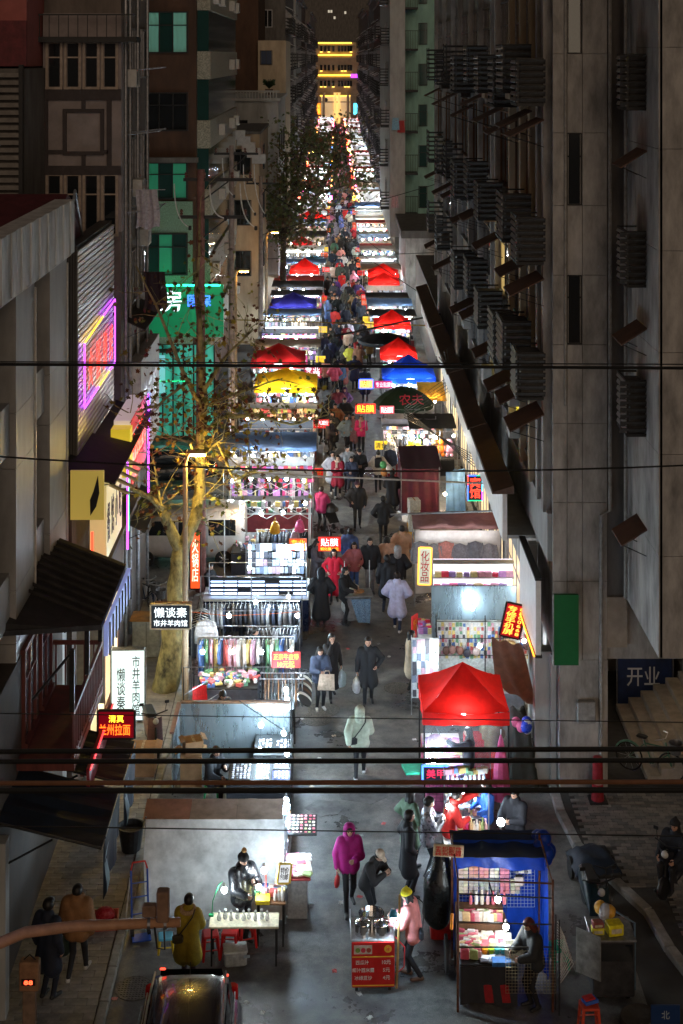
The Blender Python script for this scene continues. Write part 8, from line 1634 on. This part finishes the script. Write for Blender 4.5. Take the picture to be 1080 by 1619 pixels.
def wire(px0, py0, px1, py1, d, r, label, m=WIRE, sag=.0, drops=0):
 pts = []
 for t in np.linspace(-.25, 1.25, 15):
  px, py = px0 + (px1 - px0) * t, py0 + (py1 - py0) * t; pts.append((X(px, d), d, Z(py, d) - sag * (1 - (2 * t - 1) ** 2)))
 single('overhead_cable', MB().tube(pts, r, 6), m, label, 'cable')
wire(0, 1188, 1080, 1184, 16, .028, 'thick black overhead cable, upper of the pair crossing above the red tent base'); wire(0, 1204, 1080, 1202, 16.2, .028, 'thick black overhead cable, lower of the pair crossing above the red tent base')
wire(0, 1250, 1080, 1249, 15.2, .030, 'thick black overhead cable crossing above the white tarpaulin roof'); wire(0, 1238, 1080, 1236, 15, .024, 'brown overhead cable running just above the thick black one', WIREB)
wire(0, 576, 1080, 582, 17, .020, 'black overhead cable crossing at the golden yellow tent'); wire(0, 572, 1080, 576, 17.2, .008, 'thin wire running along the cable at the golden yellow tent')
wire(0, 722, 1080, 736, 18, .012, 'thin overhead cable crossing at the maroon curtains', sag=.12); wire(0, 1306, 1080, 1322, 16, .007, 'thin wire crossing low over the white tarpaulin'); wire(0, 1128, 1080, 1142, 17, .006, 'thin wire crossing over the galvanised panel')
wire(480, 752, 900, 770, 45, .03, 'pale pipe-like cable spanning the aisle by the maroon curtains', cmat((.3, .27, .24), .5)); wire(660, 812, 830, 806, 42, .03, 'steel rod over the pink roof of the cosmetics stall', STEELD); wire(560, 525, 690, 498, 70, .05, 'black conduit crossing from the right-hand wall at the red tents')
wire(350, 505, 690, 515, 75, .03, 'yellow and black banded cable above the crowd', cmat((.25, .18, .02), .5)); wire(430, 330, 640, 332, 120, .04, 'grey cable crossing at the far red tent', STEELD)
rw = random.Random(9)
for q in range(9): wire(400 + rw.uniform(-30, 30), rw.uniform(170, 480), 640 + rw.uniform(-20, 30), rw.uniform(170, 480), rw.uniform(80, 190), .022, 'thin dark wire strung between the far houses across the street')
for o in bpy.data.objects:
 if o.get('label') == 'thin dark wire strung between the far houses across the street': o['group'] = 'thin wires between the far houses'
# conduit bundle over the plush stall
m = MB()
for q in range(5): m.tube([(X(690 + 4 * q, 52), 52, Z(505, 60) + .1 * q), (X(720, 56), 57, 4.6 - .15 * q), (X(640, 58), 58.5, 2.9 - .1 * q), (X(760, 48), 50, 2.9 + .1 * q)], .015, 5)
single('cable_bundle', m, WIRE, 'bundle of black cables sagging over the plush toy stall', 'cables')
# ================================================================ TREES
def tree(name, label, base, segs, leaves, leafcol, barkm, rnd, lsize=.12, nleaf=700, spread=.5, minz=3.0, twigs=70, tl=1.4):
 t = thing(name, label, 'tree', base); tb = MB(); ends = []
 for pts, r0, r1 in segs:
  P_ = [Vector(p) for p in pts]; N = len(P_); fine = []
  for i in range(N - 1):
   for q in range(4): fine.append(P_[i].lerp(P_[i + 1], q / 4) + Vector((rnd.uniform(-1, 1), rnd.uniform(-1, 1), rnd.uniform(-1, 1))) * .03 * (r0 > .1 or .5))
  fine.append(P_[-1]); tb.tube(fine, [r0 + (r1 - r0) * i / (len(fine) - 1) for i in range(len(fine))], 12 if r0 > .15 else 6)
  ends += [(p, r1) for p in fine if p.z > minz]
 part('trunk', tb, barkm, t, True)
 tw = MB(); tips = []
 for q in range(twigs):
  p, _ = rnd.choice(ends); d = Vector((rnd.gauss(0, 1), rnd.gauss(0, .7), rnd.gauss(.35, .6))).normalized(); pts = [p]
  L_ = rnd.uniform(.4, 1) * tl
  for s_ in range(4): d = (d + Vector((rnd.gauss(0, .25), rnd.gauss(0, .25), rnd.gauss(0, .2)))).normalized(); pts.append(pts[-1] + d * L_ / 4); tips.append(pts[-1])
  tw.tube(pts, [.018, .014, .010, .007, .004], 4, cap=False)
 part('branches', tw, barkm, t)
 cr = MB(); nm = len(leafcol)
 for q in range(nleaf):
  c = rnd.choice(tips) + Vector((rnd.gauss(0, spread), rnd.gauss(0, spread), rnd.gauss(-.05, spread))) * .4
  R = Euler((rnd.uniform(0, 6.3), rnd.uniform(-1, 1), rnd.uniform(0, 6.3))).to_matrix(); s_ = lsize * rnd.uniform(.6, 1.25)
  sh = [(0, -.6, 0), (.25, -.2, .03), (.6, -.1, .1), (.35, .15, .04), (.45, .5, .08), (.12, .35, .02), (0, .75, .05), (-.12, .35, .02), (-.45, .5, .08), (-.35, .15, .04), (-.6, -.1, .1), (-.25, -.2, .03)]
  cr.add([c + R @ Vector(v) * s_ for v in sh], [(0, 1, 2, 3, 11), (3, 4, 5, 7, 8, 9, 10, 11), (5, 6, 7)] if False else [tuple(range(12))], rnd.randrange(nm))
 part('crown', cr, leafcol, t)
 return t
LF = [mat('leaf_rust', (.13, .045, .015), .6, noise=.2, trans=.3), mat('leaf_brown', (.07, .035, .015), .7, noise=.2, trans=.2), mat('leaf_olive', (.10, .11, .02), .6, noise=.2, trans=.35), mat('leaf_yellow', (.28, .22, .03), .6, noise=.2, trans=.4)]
BARK = mat('plane_bark', (.26, .225, .10), .8, noise=.42, scale=4.5, bump=.6, streak=.6)
rt = random.Random(17); d0 = 38.9
def T(px, py, d): return (X(px, d), d, Z(py, d))
tree('plane_tree', 'mottled plane tree with sparse rusty leaves, forked over the restaurant sign', (X(268, 39), d0, 0),
  [([T(260, 1100, 38.9), T(270, 1040, 38.9), T(279, 960, 38.9), T(283, 890, 38.9), T(288, 855, 38.9)], .37, .21), ([T(286, 870, 38.9), T(270, 840, 38.8), T(258, 805, 38.6)], .18, .12), ([T(258, 805, 38.6), T(235, 785, 38.2), T(205, 772, 37.8)], .10, .04), ([T(290, 860, 38.9), T(310, 820, 39), T(316, 760, 39.2), T(318, 690, 39.3), T(322, 640, 39.4)], .18, .12),
   ([T(322, 640, 39.4), T(318, 560, 39.5), T(312, 460, 39.6), T(316, 340, 39.6)], .13, .03), ([T(322, 650, 39.4), T(290, 590, 39), T(255, 500, 38.6), T(215, 420, 38.4)], .08, .02), ([T(318, 690, 39.3), T(350, 660, 39.6), T(400, 655, 40), T(460, 672, 40.4), T(520, 655, 40.8)], .075, .02), ([T(317, 720, 39.2), T(345, 700, 38.6), T(370, 760, 38.2), T(420, 735, 38)], .06, .02), ([T(320, 620, 39.4), T(360, 560, 39.8), T(400, 520, 40.2)], .07, .02), ([T(258, 820, 38.6), T(248, 760, 38.4), T(240, 720, 38.4)], .05, .015), ([T(300, 600, 39.2), T(250, 640, 38.2), T(190, 660, 37.4)], .05, .015), ([T(318, 740, 39.2), T(300, 700, 38.2), T(270, 690, 37.8)], .05, .015), ([T(330, 640, 39.4), T(380, 620, 40.5), T(440, 600, 41.5)], .06, .02)],
  None, LF, BARK, rt, .13, 1500, .7, 4.5, 200, 1.9)
LFG = [mat('far_leaf_dark', (.10, .13, .05), .6, noise=.2, trans=.25), mat('far_leaf', (.15, .17, .07), .6, noise=.2, trans=.25), mat('far_leaf_brown', (.16, .12, .06), .7, noise=.2, trans=.2)]
def bigtree(label, px, py, d, top_py, crown, nl, seed, lean=0):
 r_ = random.Random(seed); x = X(px, d); zt = Z(top_py, d); segs = []; fk = (x + lean * .45, d, zt * .42)
 segs.append(([(x, d, 0), (x + lean * .2, d, zt * .2), fk], .26, .18))
 for (cx_, cy_, rx, ry) in crown:
  c = T(cx_, cy_, d); segs.append(([fk, (ease(fk[0], c[0], .6), d + r_.uniform(-1.5, 1.5), ease(fk[2], c[2], .55)), c], .13, .04))
  for q in range(5): segs.append(([c, (c[0] + r_.gauss(0, rx * .5), d + r_.gauss(0, 1.5), c[2] + r_.gauss(0, ry * .5))], .05, .015))
 return tree('street_tree', label, (x, d, 0), segs, None, LFG, mat('bark_dark', (.07, .055, .045), .85, noise=.3, bump=.4), r_, .24, nl, 1.7, zt * .38, 110, 2.2)
bigtree('broad olive green street tree standing over the far left-hand stalls', 448, 495, 96, 185, [(455, 245, 1.4, 1.8), (470, 290, 1.5, 1.3), (450, 330, 1.2, 1.2), (480, 225, 1.1, 1.4), (462, 365, 1.1, .9), (490, 300, 1.0, 1.2)], 2600, 3)
bigtree('leaning street tree whose dark crown spreads over the middle of the far aisle', 484, 392, 130, 190, [(540, 250, 1.8, 1.6), (520, 280, 1.6, 1.4), (565, 285, 1.5, 1.2), (545, 215, 1.4, 1.2), (505, 235, 1.2, 1.4)], 2600, 5, 2.2)
bigtree('small distant street tree before the golden building', 492, 262, 210, 165, [(488, 215, 1.4, 2.0), (500, 235, 1.2, 1.6), (480, 240, 1.2, 1.5)], 1500, 8)
# ================================================================ THE PEOPLE IN THE PHOTOGRAPH
BK = (.014, .014, .017)
def at(px, py, z=0):
 p = G(px, py, z); return (p.x, p.y, z)
r = person(at(655, 1547), -105, 'person in a pink padded coat and yellow beanie beside the red drinks cart', (.72, .26, .25), BK, 'beanie', 'brown', 1.64, hairc=(.75, .62, .02), pose='step', arms=('work', 'work'), coat='jacket', puff=.035, lean=10, nod=12, fem=True, res=.02, bag=('cross', BK))
carrier_bag(r, 0, 'white plastic bag hanging between the cart and the pink coat', (.75, .75, .75), (.22, .12, .34))
person(at(580, 1462), 55, 'person in black with a cream cap looking at a phone behind the drinks cart', (.018, .017, .018), BK, 'cap', h=1.62, hairc=(.62, .50, .38), pose='step', arms=('phone', 'phone'), coat='jacket', puff=.02, lean=24, nod=28, res=.02)
r = person(at(552, 1436), 8, 'person walking in a magenta hooded jacket with dark blue sleeves', (.33, .008, .16), BK, 'hood', h=1.68, pose='walk', arms=('down', 'hold'), coat='jacket', puff=.03, fem=True, res=.02)
carrier_bag(r, 0, 'small red handbag held by the person in the magenta hood', (.5, .03, .03), (.2, .1, .26), 0, 'handbag')
person(at(645, 1418), 100, 'person in a long black coat with a pale scarf beside the shelf stall', BK, BK, 'short', h=1.74, pose='stand', arms=('pocket', 'pocket'), coat='coat', puff=.02, res=.02)
person(at(676, 1392), 85, 'person in a shiny silver-grey jacket counting money at the shelf stall', (.2, .2, .2), BK, 'short', h=1.72, pose='stand', arms=('phone', 'phone'), coat='jacket', puff=.03, nod=14, res=.02, sheen=mat('silver_jacket', (.42, .42, .46), .3, .6, noise=.3, scale=7, bump=.3))
person(at(648, 1372), 130, 'person in a sage green coat at the shelf stall, seen from behind', (.15, .23, .15), BK, 'bob', h=1.66, pose='stand', arms=('pocket', 'pocket'), coat='coat', fem=True, res=.02)
person(at(708, 1378), 95, 'person in a red jacket and green trousers reaching out to the white shelves', (.6, .025, .02), (.10, .13, .06), 'short', h=1.72, pose='step', arms=('hold', 'point'), coat='jacket', puff=.02, lean=14, res=.02)
person(at(770, 1352), -60, 'person in a bright blue jacket half hidden at the right end of the white shelves', (.015, .08, .35), BK, 'bob', h=1.6, pose='stand', arms=('work', 'work'), coat='jacket', fem=True, nod=15)
person(at(815, 1372), -40, 'seller in dark clothes sitting behind the round ball lamp', (.018, .02, .028), BK, 'short', h=1.68, pose='stand', arms=('work', 'hold'), coat='jacket', puff=.03, nod=20)
person(at(845, 1592), -62, 'seller in a black padded jacket with reddish hair inside the blue stall', (.022, .024, .026), BK, 'bob', h=1.62, hairc=(.10, .02, .015), pose='stand', arms=('work', 'work'), coat='jacket', puff=.04, lean=8, nod=22, fem=True, res=.02)
person(at(569, 1231), 178, 'person in a pale green hooded jacket walking away up the middle of the aisle', (.36, .40, .31), BK, 'hood', 'white', 1.68, pose='walk', arms=('hold', 'swingb'), coat='jacket', puff=.045, res=.02, bag=('cross', (.012, .012, .014)))
r = person(at(582, 1113), 0, 'person in a black knee-length coat walking toward the camera with plastic bags', (.014, .014, .016), BK, 'short', h=1.76, pose='step', arms=('carry', 'pocket'), coat='coat', puff=.015, res=.02)
carrier_bag(r, 0, 'white carrier bags hanging from the hand of the person in the black coat', (.7, .72, .74), (.36, .2, .42))
r = person(at(506, 1121), 12, 'person in a slate blue coat carrying a cream tote bag in front', (.05, .065, .11), BK, 'bob', 'white', 1.62, pose='stand', arms=('hold', 'hold'), coat='jacket', puff=.03, fem=True, nod=10, res=.02)
p = hand_at(r, 0); m = MB().sheet((-.22, -.05, -.42), (.22, -.05, -.42), (.19, -.02, -.02), (-.19, -.02, -.02), 8, 6, lambda u, v: (0, -.07 * math.sin(u * 3.14) * math.sin(v * 3.14), 0)).sheet((-.22, .06, -.42), (.22, .06, -.42), (.19, .0, -.02), (-.19, .0, -.02), 8, 6, lambda u, v: (0, .05 * math.sin(u * 3.14) * math.sin(v * 3.14), 0)); m.quad((-.22, -.05, -.42), (.22, -.05, -.42), (.22, .06, -.42), (-.22, .06, -.42)); m.tube([(-.08, 0, -.03), (-.05, 0, .06), (.05, 0, .06), (.08, 0, -.03)], .012, 5)
single('tote_bag', m, cmat((.60, .47, .36), .85, bump=.2), 'cream cloth tote bag held in front of the slate blue coat', 'bag', smooth=True, loc=(p.x + .12, p.y - .06, p.z + .02), rot=(0, .06, .1))
r = person(at(524, 1102), 15, 'person with long dark hair and a long black coat, hand raised to the face', (.016, .014, .016), BK, 'long', h=1.68, pose='walk', arms=('face', 'carry'), coat='long', fem=True, res=.02)
carrier_bag(r, 1, 'pale blue-white shopping bag held beside the long black coat', (.55, .66, .70), (.32, .16, .46))
person(at(649, 1094), 95, 'person in a cream coat and dark skirt looking at the phone case board', (.62, .50, .36), (.012, .012, .015), 'long', h=1.64, pose='stand', arms=('pocket', 'hold'), coat='coat', puff=.02, fem=True, res=.024)
person(at(800, 1100), 5, 'seller in a tan fur-collared coat standing before the trinket wall', (.42, .28, .13), BK, 'bun', h=1.66, pose='stand', arms=('hold', 'hold'), coat='coat', puff=.05, fem=True, nod=20, extra='fur')
person(at(775, 1236), 150, 'person in an olive brown jacket between the red tent and the covered goods', (.14, .11, .06), BK, 'short', h=1.68, pose='stand', arms=('work', 'work'), coat='jacket', puff=.02)
person(at(742, 1262), -100, 'seller in a dark jacket behind the clear sheet of the red tent', (.03, .03, .04), BK, 'bob', h=1.62, pose='stand', arms=('work', 'reach'), coat='jacket', puff=.02, fem=True)
person(at(628, 998), 172, 'person in a long lavender-white padded coat walking away, hood down', (.50, .50, .72), (.02, .03, .07), 'short', 'white', 1.74, pose='walk2', arms=('pocket', 'pocket'), coat='coat', puff=.04, res=.02)
r = person(at(612, 968), 170, 'person in a black coat carrying a tan paper bag, beside the lavender coat', BK, (.02, .025, .05), 'short', h=1.74, pose='step', arms=('carry', 'down'), coat='coat', puff=.02)
carrier_bag(r, 0, 'tan paper bag held low by the person beside the lavender coat', (.5, .32, .12), (.2, .12, .4), .1)
person(at(629, 950), 175, 'person in a black jacket with grey hood just ahead of the lavender coat', (.02, .02, .024), BK, 'hood', h=1.7, hairc=(.3, .28, .28), pose='walk', arms=('pocket', 'pocket'), coat='jacket', puff=.03)
person(at(544, 987), 65, 'seller in black standing at the silver snack cart', (.012, .012, .015), BK, 'short', h=1.7, pose='stand', arms=('work', 'work'), coat='jacket', puff=.02, nod=4)
person(at(508, 990), 185, 'person in an ankle-length black hooded coat watching the phone counter', (.012, .012, .016), BK, 'hood', h=1.7, pose='stand', arms=('pocket', 'pocket'), coat='long', puff=.03)
person(at(528, 952), 0, 'person in a long scarlet coat with black scarf facing the camera', (.55, .008, .03), BK, 'long', h=1.66, pose='step', arms=('pocket', 'pocket'), coat='long', fem=True)
person(at(560, 938), 0, 'person in a dusty pink jacket and blue jeans facing the camera', (.36, .11, .12), (.04, .10, .28), 'long', 'white', 1.62, pose='stand', arms=('pocket', 'pocket'), coat='jacket', puff=.03, fem=True)
person(at(553, 918), 150, 'person in a steel blue jacket with a fur hood behind the pink jacket', (.07, .13, .32), BK, 'short', h=1.68, pose='step', arms=('down', 'down'), coat='jacket', puff=.05, yaw=40)
person(at(585, 938), 0, 'person in a black jacket and grey trousers behind the snack cart', (.014, .013, .016), (.16, .15, .15), 'short', h=1.76, pose='stand', arms=('down', 'down'), coat='jacket', puff=.03)
person(at(612, 930), 178, 'person with long wavy hair and a peach coat seen from behind', (.58, .34, .23), BK, 'long', h=1.64, pose='stand', arms=('hold', 'pocket'), coat='coat', puff=.04, fem=True)
person(at(636, 916), 182, 'person in a tan coat with a brown fur collar seen from behind', (.52, .31, .20), BK, 'short', h=1.74, pose='stand', arms=('pocket', 'pocket'), coat='coat', puff=.04, extra='fur')
person(at(606, 864), 180, 'person in a dark jacket with grey collar walking away past the orange light', (.02, .02, .023), BK, 'short', h=1.74, pose='walk', arms=('pocket', 'pocket'), coat='jacket', puff=.02)
person(at(565, 836), 0, 'person in a black padded jacket and knitted cap coming down the aisle alone', (.014, .014, .016), BK, 'beanie', h=1.7, hairc=(.05, .02, .04), pose='step', arms=('pocket', 'down'), coat='jacket', puff=.04, bag=('shoulder', (.03, .02, .06)))
person(at(508, 842), 160, 'person in a magenta jacket pushing the black stroller', (.30, .02, .09), BK, 'short', h=1.64, pose='step', arms=('push', 'push'), coat='jacket', puff=.03, fem=True, yaw=-20)
person(at(500, 935), 60, 'person in a grey coat looking at phones under the red film sign', (.10, .10, .12), BK, 'bob', h=1.66, pose='stand', arms=('work', 'hold'), coat='coat', puff=.02, fem=True, nod=20, bag=('backpack', BK))
person(at(331, 975), 60, 'seller in black seated at the far end of the glowing phone counter', (.012, .012, .014), BK, 'short', h=1.64, pose='stand', arms=('work', 'work'), coat='jacket', nod=20)
person(at(401, 1092), 80, 'seller in a dark blue-green coat standing between the clothes rails', (.03, .045, .05), BK, 'short', h=1.7, pose='stand', arms=('work', 'work'), coat='coat', puff=.02, nod=18)
person((X(347, 36.3), 36.3, .0), 30, 'person in black sitting bent over a phone in the belt stall', (.014, .014, .018), BK, 'short', h=1.7, pose='sit', arms=('phone', 'phone'), coat='jacket', puff=.02, lean=14, nod=24)
stool((X(347, 36.35), 36.4, 0), (.1, .1, .11), 'dark stool under the person sitting in the belt stall')
person((X(334, 33.2), 33.3, .0), 50, 'jewellery seller in black sitting before the galvanised panel', (.014, .015, .018), BK, 'short', h=1.68, pose='sit', arms=('work', 'phone'), coat='jacket', puff=.02, lean=10, nod=20)
stool((X(334, 33.3), 33.4, 0), (.02, .4, .12), 'green stool under the jewellery seller')
person(at(383, 1490), 38, 'person in a shiny black puffer and pompom hat tending the glass bottle table', (.02, .02, .022), BK, 'pompom', h=1.72, hairc=(.01, .01, .012), pose='stand', arms=('work', 'phone'), coat='jacket', puff=.045, nod=18, res=.02, sheen=mat('black_puffer', (.018, .02, .024), .3, 0, noise=.2, scale=9, bump=.5))
person(at(297, 1556), 172, 'person in a mustard yellow coat with fur hood standing behind the dark car', (.30, .21, .012), (.06, .03, .03), 'short', h=1.6, pose='stand', arms=('hold', 'hold'), coat='coat', puff=.04, lean=6, fem=True, res=.02, bag=('cross', (.05, .035, .01)), extra='fur')
person((X(76, 26.1), 26.1, .11), 150, 'person in dark navy clothes standing beneath the navy awning', (.010, .014, .028), (.008, .01, .02), 'short', h=1.78, pose='stand', arms=('down', 'down'), coat='coat', puff=.02)
r = person((X(122, 26.7), 26.7, .11), 172, 'person in a tan brown coat with a pale furry hood walking under the awning', (.24, .115, .045), BK, 'short', 'white', 1.68, pose='walk', arms=('down', 'carry'), coat='jacket', puff=.07, fem=True, extra='fur')
carrier_bag(r, 1, 'black and green shopping bag carried under the navy awning', (.03, .05, .04), (.3, .16, .36), 0)
person((X(152, 31.6), 31.6, .11), 20, 'person in a dark purple hooded jacket bending down by the noodle sign', (.05, .015, .03), BK, 'hood', h=1.6, pose='crouch', arms=('work', 'work'), coat='jacket', puff=.03, lean=25)
person((X(1071, 29.3), 29.45, .28), -40, 'rider in a dark jacket with a reflective stripe on the motor scooter', (.012, .016, .025), BK, 'beanie', h=1.7, hairc=(.02, .02, .022), pose='sit', arms=('push', 'push'), coat='jacket', puff=.03)
# people farther up, still told apart
mid = [((534, 786), 0, 'person in a burgundy coat and beige scarf standing in the aisle with white shoes', (.27, .012, .03), 'long', 'white', 'coat', 'cross', 'scarf', True), ((525, 779), 20, 'person in a pale grey coat close beside the burgundy coat', (.5, .5, .54), 'bob', 'white', 'coat', 'pocket', None, True), ((549, 775), 10, 'person in a light grey jacket with dark glasses behind the couple', (.34, .35, .37), 'short', 'black', 'jacket', 'pocket', None, False), ((556, 788), -10, 'person in a navy jacket with white front print walking arm in arm', (.02, .025, .05), 'long', 'black', 'jacket', 'hold', None, True), ((568, 780), 5, 'person in a black jacket and flat cap at the couple by the fallen light', (.014, .014, .016), 'cap', 'black', 'jacket', 'hold', None, False), ((598, 778), 180, 'person in a cream jacket with a small black backpack walking away', (.66, .58, .46), 'bun', 'black', 'jacket', 'pocket', 'pack', True), ((620, 818), 175, 'person in black holding bright balloons by the maroon curtain', (.012, .012, .014), 'short', 'black', 'coat', 'hold', None, False),
    ((571, 716), 0, 'person in a hot pink jacket with a white skirt by the green parasol', (.62, .03, .16), 'long', 'black', 'jacket', 'hold', 'scarf', True), ((558, 714), 0, 'person in a mauve coat and face mask beside the hot pink jacket', (.30, .16, .17), 'bob', 'black', 'coat', 'pocket', None, True), ((547, 716), 30, 'person in an acid-washed denim jacket beside the mauve coat', (.24, .35, .42), 'bob', 'white', 'jacket', 'pocket', None, True), ((530, 700), 0, 'person in a brown coat with a yellow hood lining', (.22, .09, .04), 'short', 'black', 'jacket', 'pocket', None, False), ((545, 690), 0, 'person in a charcoal coat beside the yellow hood lining', (.03, .03, .035), 'short', 'black', 'coat', 'pocket', None, False), ((516, 702), 100, 'person in a navy coat at the aisle edge of the lit clothes stall', (.015, .025, .06), 'short', 'black', 'coat', 'work', None, False), ((521, 722), 60, 'person in a dark jacket bending to the lit clothes stall', (.02, .02, .03), 'bob', 'black', 'jacket', 'work', None, True),
    ((534, 672), 0, 'person in a wine red jacket in the group before the film sign', (.18, .03, .05), 'short', 'black', 'jacket', 'pocket', None, False), ((545, 668), 5, 'person in a plum coat with dark hood in the group before the film sign', (.08, .03, .10), 'hood', 'black', 'coat', 'pocket', None, True),
    ((529, 624), 180, 'person in a bright pink jacket walking away beside the peach one', (.72, .12, .20), 'bun', 'white', 'jacket', 'pocket', None, True), ((515, 618), 180, 'person in a peach jacket walking away near the yellow tent', (.62, .33, .24), 'short', 'black', 'jacket', 'pocket', None, True), ((543, 620), 165, 'person in a salmon coat with light trousers striding away', (.58, .20, .17), 'bob', 'black', 'coat', 'swingb', None, True), ((561, 616), 178, 'person in a navy blue long coat walking away beside the salmon coat', (.025, .03, .075), 'short', 'black', 'coat', 'pocket', None, False), ((577, 637), 178, 'person in a dark blue coat below the glowing film sign', (.02, .02, .05), 'short', 'black', 'coat', 'phone', None, False)]
for (pp, fc, lab, col, hr, sh, ct_, arm, ex_, fem) in mid:
 person(at(*pp), fc, lab, col, (.02, .022, .03) if 'light trousers' not in lab else (.5, .45, .35), hr, sh, 1.62 if fem else 1.73, pose='walk' if fc > 150 else 'step', arms=(arm, arm if arm != 'swingb' else 'swingf'), coat=ct_, puff=.03, fem=fem, res=.026, bag=('backpack', BK) if ex_ == 'pack' else None, extra='scarf' if ex_ == 'scarf' else None)
b = thing('balloon_bunch', 'bunch of small red and clear balloons held by the maroon curtain', 'balloons', (X(612, 54), 54, 1.6)); p = b.location
for q, c in enumerate(((.6, .02, .02), (.6, .5, .5), (.1, .4, .15), (.7, .3, .1), (.65, .6, .55))): part('balloon', MB().ball((p.x + .16 * math.cos(q * 1.3), p.y + .1 * math.sin(q * 1.3), p.z + .12 * (q % 3)), .13, 12, 8, sc=(1, 1, 1.15)), cmat(c, .2), b, True)
part('string', MB().tube([(p.x, p.y, p.z), (p.x + .05, p.y, p.z - .6)], .006, 4), WHITEP, b)
# ---------------- the crowd between the far tents
rc = random.Random(31)
cols = [((.013, .013, .016), 'black'), ((.02, .025, .05), 'navy'), ((.05, .05, .055), 'charcoal'), ((.30, .02, .025), 'dark red'), ((.55, .03, .03), 'red'), ((.55, .22, .22), 'pink'), ((.55, .50, .42), 'cream'), ((.28, .16, .07), 'brown'), ((.10, .16, .32), 'blue'), ((.5, .48, .5), 'pale grey'), ((.6, .42, .05), 'yellow'), ((.05, .13, .10), 'dark green'), ((.16, .08, .26), 'violet')]
wts = [16, 8, 8, 2, 2, 2, 2.5, 3, 1.2, 2, .5, 1, .6]
cfg = [dict(pose=p_, arms=a_, coat=c_, puff=.03, res=.036, fem=f_) for p_, a_, c_, f_ in (('step', ('pocket', 'pocket'), 'coat', False), ('walk', ('pocket', 'down'), 'jacket', True), ('walk2', ('swingf', 'swingb'), 'coat', True), ('stand', ('hold', 'hold'), 'jacket', False), ('step', ('phone', 'down'), 'coat', True), ('walk', ('carry', 'pocket'), 'jacket', False))]
placed = []
def crowd(n, y0, y1, xc, xw):
 k_ = 0; tries = 0
 while k_ < n and tries < n * 30:
  tries += 1; y = rc.uniform(y0, y1); x = xc(y) + rc.uniform(-xw, xw)
  if any(abs(x - a) < .42 and abs(y - b_) < .5 for a, b_ in placed): continue
  placed.append((x, y)); (c, cn_) = rc.choices(cols, wts)[0]; c = tuple(v * rc.uniform(.8, 1.25) for v in c); away = rc.random() < .5
  person((x, y, 0), (180 if away else 0) + rc.uniform(-35, 35), 'person in a %s coat in the dense far crowd, %s the camera' % (cn_, 'back to' if away else 'facing'), c, rc.choice([(.014, .015, .02), (.03, .04, .09), (.05, .045, .04)]), rc.choice(['short', 'short', 'bob', 'long', 'hood', 'beanie', 'bun']), rc.choice(['black', 'white', 'black']), rc.uniform(1.58, 1.78), group='%s-coated people in the dense crowd, %s' % (cn_, 'backs turned' if away else 'facing'), **rc.choice(cfg)); k_ += 1
mid_x = lambda y: .55 + .25 * min(1, (y - 70) / 40)
crowd(40, 77, 96, mid_x, 1.35); crowd(48, 96, 130, mid_x, 1.3); crowd(36, 130, 175, mid_x, 1.3); crowd(6, 60, 75, lambda y: .1, .8)
m = MB(); rq = random.Random(4)
for q in range(170):                       # the farthest crowd, one mass of figures
 y = rq.uniform(178, 345); x = .9 + rq.uniform(-1.3, 1.3); h_ = rq.uniform(1.55, 1.8); mi = rq.randrange(6)
 m.lathe([(.10, 0), (.14, .4), (.2, .8), (.24, 1.3), (.1, 1.48)], (x, y, 0), 6, mi); m.ball((x, y, h_ - .1), .12, 6, 4, 6)
tag(put('distant_crowd', m.mesh('distant_crowd', [cmat(c[0]) for c in cols[:6]] + [HAIRM], True)), 'dense dark crowd filling the farthest stretch of the aisle', 'crowd', kind='stuff')
